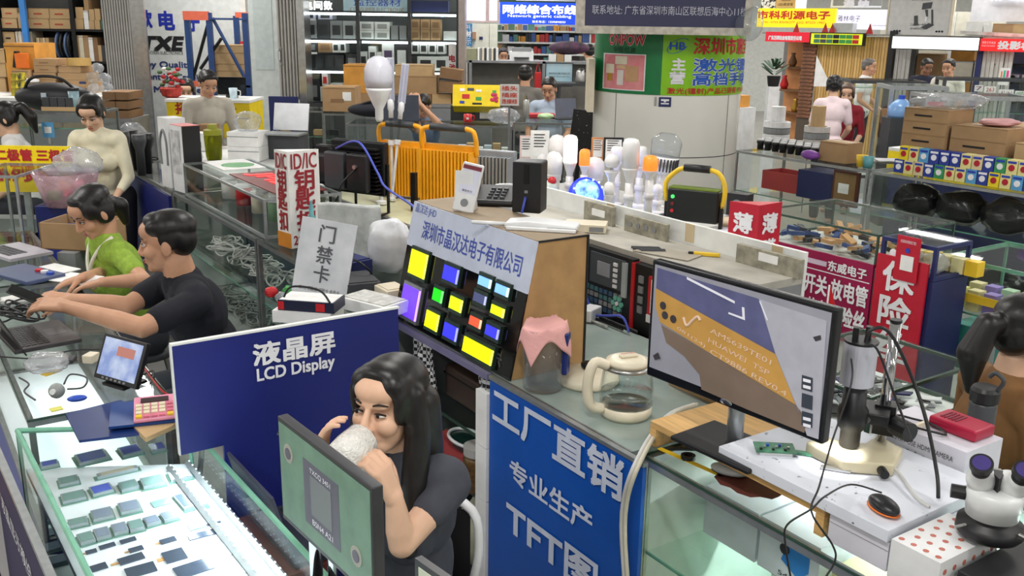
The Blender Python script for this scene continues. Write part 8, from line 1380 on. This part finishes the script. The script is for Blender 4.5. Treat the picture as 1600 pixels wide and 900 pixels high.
def person(label, hp, face, shirt, hair='short', skin=SK1, lean=.1, pitch=.2, hyaw=0, fem=False, arms=None, pants=TROUSER, vox=.008, sleeve=.5, hairm=HAIR, seat=None, sc=1.0, group=None, neckm=None, shl=None, roll=0, stand=None, knee=.3):
    """hp: centre of the head in the world; face: heading of the chest; arms: two (elbow, wrist, finger dir, palm normal, curl, thumb side) in world space"""
    hp = Vector(hp); rz = math.atan2(face[0], -face[1]); t = thing('person', label, 'person', (hp.x, hp.y, 0), rz, group)
    inv = Matrix.Rotation(-rz, 4, 'Z') @ Matrix.Translation((-hp.x, -hp.y, 0)); L = lambda p: inv @ Vector(p); D = lambda d: Matrix.Rotation(-rz, 4, 'Z') @ Vector(d)
    hm = Matrix.Translation((0, 0, hp.z)) @ Matrix.Rotation(hyaw, 4, 'Z') @ Matrix.Rotation(pitch, 4, 'X') @ Matrix.Rotation(roll, 4, 'Y') @ Matrix.Scale(sc, 4); h = lambda x, y, z: hm @ Vector((x, y, z))
    up = Vector((0, -math.sin(lean), math.cos(lean))); N = Vector((0, .035, hp.z - .128 * sc)); fw = Vector((0, -math.cos(lean), -math.sin(lean)))
    sw = (shl or (.15 if fem else .175)) * sc; X = Vector((1, 0, 0)); k = sc; thin = .9 if fem else 1.0
    pel = N - up * .5 * k
    def torso(mb, g):
        mb.ell(pel, (.155 * k + g, .115 * k + g, .11 * k + g), 18, 12); mb.ell(N - up * .33 * k, (.125 * k * thin + g, .1 * k + g, .14 * k + g), 18, 12); mb.ell(N - up * .17 * k, (.148 * k * thin + g, .108 * k + g, .14 * k + g), 18, 12)
        tc(mb, N - up * .06 * k - X * (sw - .02), N - up * .06 * k + X * (sw - .02), .052 * k + g, .052 * k + g); tc(mb, N - up * .065 * k - X * sw * .4, N - up * .065 * k + X * sw * .4, .065 * k + g); tc(mb, N - up * .04 * k, N - up * .3 * k, .07 * k + g, .09 * k + g)
        if fem:
            for s in (-1, 1): mb.ell(N - up * .2 * k + X * s * .062 * k + fw * .075 * k, (.06 * k + g, .055 * k + g, .06 * k + g), 14, 10)
    body = MB(); torso(body, 0)
    tc(body, N - up * .04 * k, h(0, .02, -.075), (.056 if fem else .064) * k, (.048 if fem else .057) * k)
    for c, r in (((0, .012, .03), (.074, .093, .086)), ((0, -.028, -.04), (.056, .06, .07)), ((0, -.066, -.094), (.026, .021, .018)), ((0, -.045, -.08), (.042, .04, .03)), ((.034, -.058, -.028), (.029, .028, .03)), ((-.034, -.058, -.028), (.029, .028, .03)), ((0, -.07, .022), (.05, .022, .013)), ((0, -.052, .05), (.06, .045, .04)), ((0, -.0815, -.064), (.023, .013, .014))):
        body.ell(h(*c), [q * sc for q in r], 18, 12, rot=hm.to_3x3().normalized())
    tc(body, h(0, -.088, .006), h(0, -.104, -.032), .0085 * sc, .012 * sc)
    for s in (-1, 1): body.ell(h(.011 * s, -.095, -.037), .009 * sc, 10, 8); body.ell(h(.077 * s, .008, -.012), (.01 * sc, .02 * sc, .031 * sc), 10, 8, rot=hm.to_3x3().normalized())
    sh = MB(); torso(sh, .012)
    pa = MB(); pa.ell(pel, (.168 * k, .128 * k, .1 * k), 18, 12)
    if arms is None: arms = [None, None]
    for s, a in zip((-1, 1), arms):
        S = N - up * .065 * k + X * s * sw
        if a is None: E = S + Vector((s * .05, -.02, -.26 * k)); Wr = E + Vector((-s * .05, -.16, -.12 * k)); d = Vector((-s * .2, -.8, -.4)); n = Vector((0, .2, -1)); cu = .4; ts = -s
        else: E, Wr, d, n, cu, ts = L(a[0]), L(a[1]), D(a[2]), D(a[3]), a[4], a[5]
        tc(body, S, E, .047 * k * thin, .037 * k * thin); chain(body, [E, E + (Wr - E) * .3, Wr], [.036 * k * thin, .037 * k * thin, .024 * k * thin]); hand(body, Wr, d, n, cu, ts, s=k * (.92 if fem else 1.02))
        if sleeve <= 1: tc(sh, S, S + (E - S) * sleeve, .055 * k * thin, (.053 if sleeve < .9 else .046) * k * thin)
        else: tc(sh, S, E, .058 * k * thin, .046 * k * thin); tc(sh, E, E + (Wr - E) * (sleeve - 1), .045 * k * thin, .036 * k * thin)
    sit = pel.z < .78 if stand is None else not stand
    for s in (-1, 1):
        hj = pel + Vector((s * .085 * k, 0, -.02))
        if sit: kn = hj + Vector((s * .03, -knee * k, .0)); an = Vector((kn.x, kn.y + .04, .08))
        else: kn = Vector((hj.x, hj.y - .01, max(.3, hj.z * .53))); an = Vector((hj.x, hj.y + .02, .08))
        for m_, g in ((body, 0), (pa, .014)): chain(m_, [hj, kn, an], [.085 * k + g, .058 * k + g, .038 * k + g])
        tc(body, an - Vector((0, 0, .04)), an + Vector((0, -.11, -.045)), .04, .032)
    bo = blob('body', body, skin, t, vox); blob('shirt', sh, shirt, t, vox * 1.3, 6); blob('trousers', pa, pants, t, .014, 5)
    for s in (-1, 1):
        MB().tube([hm @ (Vector((s * .017, -.0905, .0255))), hm @ Vector((s * .033, -.0885, .031)), hm @ Vector((s * .05, -.074, .026))], [.0022 * sc, .003 * sc, .0016 * sc], 6).mk('eyebrow', hairm, t, sm=1)
        MB().ell(h(s * .031, -.0795, .0015), (.0135 * sc, .008 * sc, .005 * sc), 12, 8, rot=hm.to_3x3().normalized()).mk('eye', EYE_W, t, sm=1)
        MB().ell(h(s * .031 - .003, -.0862, .0012), (.0058 * sc, .0026 * sc, .0058 * sc), 10, 8, rot=hm.to_3x3().normalized()).mk('iris', EYE_D, t, sm=1)
        MB().tube([h(s * .017, -.0835, .003), h(s * .031, -.0895, .0088), h(s * .046, -.077, .003)], (.0012 + .0012 * fem) * sc, 6, 3).mk('eyelash', EYE_D, t, sm=1)
    MB().ell(h(0, -.0935, -.0615), (.019 * sc, .0045 * sc, .0045 * sc), 14, 8, rot=hm.to_3x3().normalized()).mk('lips', LIP, t, sm=1); MB().ell(h(0, -.0925, -.069), (.016 * sc, .0045 * sc, .005 * sc), 14, 8, rot=hm.to_3x3().normalized()).mk('lips', LIP, t, sm=1)
    hb = MB(); hr = hm.to_3x3().normalized()
    def he(c, r): hb.ell(h(*c), [q * sc for q in r], 18, 12, rot=hr)
    he((0, .018, .058), (.081, .098, .068)); he((0, .052, .012), (.073, .058, .072)); he((0, -.03, .09), (.06, .046, .028))
    for s in (-1, 1): he((s * .067, .026, .022), (.0135, .046, .042)); he((s * .056, -.022, .066), (.021, .04, .03))
    if hair in ('long', 'pony', 'bun', 'tie'):
        for s in (-1, 1): he((s * .066, -.03, .035), (.018, .04, .045)); he((s * .071, .02, -.01), (.014, .05, .05))
    if hair == 'long':
        for s in (-1, 1): he((s * .042, -.046, .066), (.034, .032, .034)); he((s * .064, -.04, .02), (.014, .03, .05))
        for s in (-1, 1):
            chain(hb, [h(s * .07, .0, .04), h(s * .083, .005, -.06), h(s * .092, -.02, -.18), h(s * .1, -.05, -.34)], [.03 * sc, .034 * sc, .034 * sc, .022 * sc]); chain(hb, [h(s * .05, .06, 0), h(s * .06, .07, -.15), h(s * .07, .06, -.34)], [.05 * sc, .05 * sc, .035 * sc])
        chain(hb, [h(0, .08, .0), h(0, .085, -.18), h(0, .075, -.36)], [.06 * sc, .055 * sc, .04 * sc])
    if hair == 'pony': chain(hb, [h(0, .1, .035), h(0, .15, .03), h(.01, .17, -.06), h(.01, .15, -.17)], [.03 * sc, .036 * sc, .045 * sc, .015 * sc])
    if hair == 'tie': chain(hb, [h(0, .09, -.02), h(0, .12, -.05), h(0, .1, -.13)], [.04 * sc, .04 * sc, .02 * sc])
    if hair == 'bun': he((0, .1, .03), (.04, .038, .04))
    blob('hair', hb, hairm, t, max(.006, vox), 3)
    if neckm: MB().tube([N + X * x * k - up * a * k + fw * b * k for x, a, b in ((-.078, -.01, -.02), (-.07, .015, .045), (-.035, .07, .094), (0, .125, .12), (.035, .07, .094), (.07, .015, .045), (.078, -.01, -.02))], .009 * k, 8, 3).mk('collar', neckm, t, sm=1)
    return t
# woman drinking from a white mug
Hw = PY(609, 632, 2.16); hmw = Matrix.Rotation(math.atan2(-.5, .86) + .02, 4, 'Z'); fd = hmw @ Vector((0, -1, 0)); sdx = hmw @ Vector((-1, 0, 0))
mouth = Hw + hmw @ Vector((0, -.094, -.06)); ax = (fd + Vector((0, 0, -.22))).normalized(); mc = mouth + ax * .012 + Vector((0, 0, .012)); mid = mc + ax * .055
wr1 = mid - sdx * .1 + Vector((.02, .01, -.095)); el1 = PY(628, 850, 1.98); wr2 = mid + sdx * .1 + Vector((-.0, .02, -.06)); el2 = PY(492, 775, 2.05)
charc = M('charcoal_tee', (62, 64, 74), .85, var=.08, scale=30, bump=.1, bscale=40)
pw = person('woman in a charcoal tee with long black hair drinking from a mug', Hw, (-.5, -.86), charc, 'long', SK1, .1, -.06, .02, True, [(el2, wr2, Vector((-.1, .1, 1)) + sdx * -.35, -sdx - ax * .3, .45, -1), (el1, wr1, Vector((-.15, -.05, 1)) + sdx * .3, sdx, .75, -1)], DENIM, .0042, .42, shl=.155, knee=.2)
rot = ax.to_track_quat('Z', 'Y').to_matrix().to_4x4(); t = thing('mug', 'pearly white embossed mug at the mouth of the drinking woman', 'mug', mc); t.rotation_mode = 'QUATERNION'; t.rotation_quaternion = ax.to_track_quat('Z', 'Y')
MB().lathe([(.034, .004), (.041, .0), (.044, .004), (.046, .05), (.043, .085), (.034, .1), (.033, .1), (.0, .099)], 32).mk('body', M('pearl', (232, 230, 224), .18, var=.08, scale=60, bump=.6, bscale=150, coat=.6), t, sm=1)
ha = rot.inverted().to_3x3() @ (-sdx + Vector((0, 0, -.35))); ha.z = 0; ha.normalize(); MB().tube([ha * .043 + Vector((0, 0, .025)), ha * .07 + Vector((0, 0, .025)), ha * .075 + Vector((0, 0, .055)), ha * .062 + Vector((0, 0, .08)), ha * .043 + Vector((0, 0, .08))], .0065, 8, 4).mk('handle', M('pearl'), t, sm=1)
# man in black at the lit counter
Hm = PY(262, 378, 3.75); nav = M('black_tee', (22, 24, 34), .9, var=.15, scale=20, bump=.15, bscale=18)
person('man in a black tee reaching over the lit counter', Hm, (-.86, -.5), nav, 'short', SK2, .3, .08, -.38, False, [(PY(200, 478, 3.72), PY(110, 468, 3.72), (-1, 0, .1), (0, .3, -1), .5, 1), (PY(222, 512, 3.4), PY(100, 478, 3.5), (-1, .1, .05), (.1, .4, -1), .5, -1)], TROUSER, .005, .68, sc=1.08, shl=.2)
t = thing('phone', 'dark phone held in the hands of the man in black', 'phone', PY(44, 462, 3.55), 0); t.rotation_euler = (.2, .5, .3); B(-.075, .075, -.036, .036, -.004, .004).mk('body', blackp, t, bevel=.003); B(-.07, .07, -.033, .033, .004, .0045).mk('screen', screen_black, t)
# woman in green
Hg = PY(146, 331, 4.55); grn = M('green_knit', (142, 172, 62), .9, var=.14, scale=30, bump=.5, bscale=55)
person('woman in a green knit top with white trim looking down', Hg, (-.75, -.66), grn, 'tie', SK2, .28, .5, .12, True, [(PY(170, 425, 4.65), P(128, 434, .955), (-.9, -.3, -.25), (0, 0, -1), .35, 1), (PY(225, 438, 4.3), P(158, 441, .96), (-.9, -.1, -.2), (0, 0, -1), .35, -1)], TROUSER, .005, .6, neckm=M('white_trim', (232, 228, 214), .8), sc=1.05, knee=.2)
# others
person('woman in a cream sweater bending over the yellow signed stall', PY(143, 176, 6.6), (.05, -1), M('cream_knit', (232, 226, 200), .9), 'tie', SK1, .35, .55, 0, True, None, sleeve=1.6)
person('woman in white with a ponytail behind the yellow signed stall', PY(6, 186, 7.0), (-.9, -.4), M('white_top', (222, 222, 222), .9), 'pony', SK1, .2, .4, .0, True, None, sleeve=1.3)
person('man in a beige jacket standing at the yellow counter', PY(325, 131, 8.75), (.5, -.86), M('beige_jacket', (184, 178, 166), .9), 'short', SK2, .15, .45, .1, False, None, sleeve=1.8)
person('woman seated behind the flowers at the white wall', PY(292, 141, 10.4), (.2, -1), M('grey_top', (170, 168, 166), .9), 'bun', SK1, .1, .35, 0, True, None, sleeve=1.3)
hr_ = PY(661, 166, 10.2); person('man in a blue tee resting his forehead on his hand', hr_, (-.25, -1), M('blue_tee', (104, 122, 152), .9), 'short', SK2, .3, .5, -.1, False, [(PY(655, 205, 9.75), PY(646, 168, 9.78), (.1, 0, 1), (.4, .8, 0), .5, 1), (PY(692, 200, 9.75), PY(656, 163, 9.75), (-.8, 0, .6), (0, 1, 0), .5, -1)], sleeve=.6)
person('man in a light blue shirt working at the glass counter', PY(858, 139, 10.35), (-.25, -1), M('light_blue_shirt', (176, 190, 210), .85), 'short', SK2, .15, .4, 0, False, None, sleeve=.7)
person('man in a grey tee seen from behind at the far shelf', PY(821, 119, 11.2), (.1, 1), M('grey_tee', (118, 114, 108), .9), 'short', SK2, .1, .1, 0, False, None, sleeve=.6)
person('woman in a pale pink blouse with her hair up, seen from behind', PY(1303, 135, 10.6), (.25, .97), M('pink_blouse', (234, 214, 218), .85), 'bun', SK1, .12, .1, 0, True, None, sleeve=.7)
person('older woman in a red top beyond the woman in pink', PY(1324, 147, 11.3), (-.4, -.9), M('red_top', (140, 30, 44), .85), 'tie', SK1, .1, .2, 0, True, None, sleeve=1.3, hairm=HAIRB)
person('grey haired man in a white tee with backpack straps', PY(1358, 105, 14.0), (.8, -.6), M('white_tee', (226, 226, 224), .9), 'short', SK2, .05, .05, 0, False, None, hairm=HAIRG)
person('bearded man in a navy shirt in the open shop', PY(1448, 105, 14.3), (0, -1), M('navy_shirt', (32, 36, 56), .85), 'short', SK3, .1, .35, 0, False, None)
person('man in a cream shirt leaning toward the bearded man', PY(1482, 106, 13.5), (-.7, -.7), M('cream_shirt', (230, 226, 214), .85), 'short', SK2, .15, .2, 0, False, None)
person('person with short dark hair far behind the folders', PY(786, 88, 15.2), (.2, -1), M('dark_top', (60, 62, 66), .9), 'short', SK2, .1, .2, 0, False, None)
person('dark haired person behind the cloth bundle by the column', PY(920, 82, 14.6), (-.3, 1), M('dark_top'), 'short', SK2, .1, .1, 0, False, None)
person('woman in a brown blouse with a ponytail seen from behind', PY(1604, 524, 2.72), (.95, .1), M('brown_blouse', (126, 88, 48), .8, var=.1, scale=14, bump=.2, bscale=10), 'pony', SK1, .06, .1, .2, True, None, TROUSER, .006, .95, sc=1.04)
# stools under the seated
for i, (x, y, lb) in enumerate(((Hm.x + .17, Hm.y + .1, 'the man in black'), (Hg.x + .13, Hg.y + .12, 'the woman in green'), (PY(1604, 524, 2.72).x - .06, 2.71, 'the woman in brown'))):
    t = thing('stool', 'round grey stool under %s' % lb, 'stool', (x, y, 0)); zs_ = ((Hm.z - .75), (Hg.z - .74), (PY(1604, 524, 2.72).z - .74))[i]; MB().lathe([(.15, zs_ - .04), (.16, zs_ - .02), (.15, zs_), (0, zs_)], 24).mk('seat', darkgrey, t, sm=1)
    for k in range(4): a = k * PI / 2 + .4; MB().cyl((.1 * math.cos(a), .1 * math.sin(a), zs_ - .03), (.17 * math.cos(a), .17 * math.sin(a), 0), .013, n=8).mk('leg', steel, t)
flush_blobs()
flush_text()
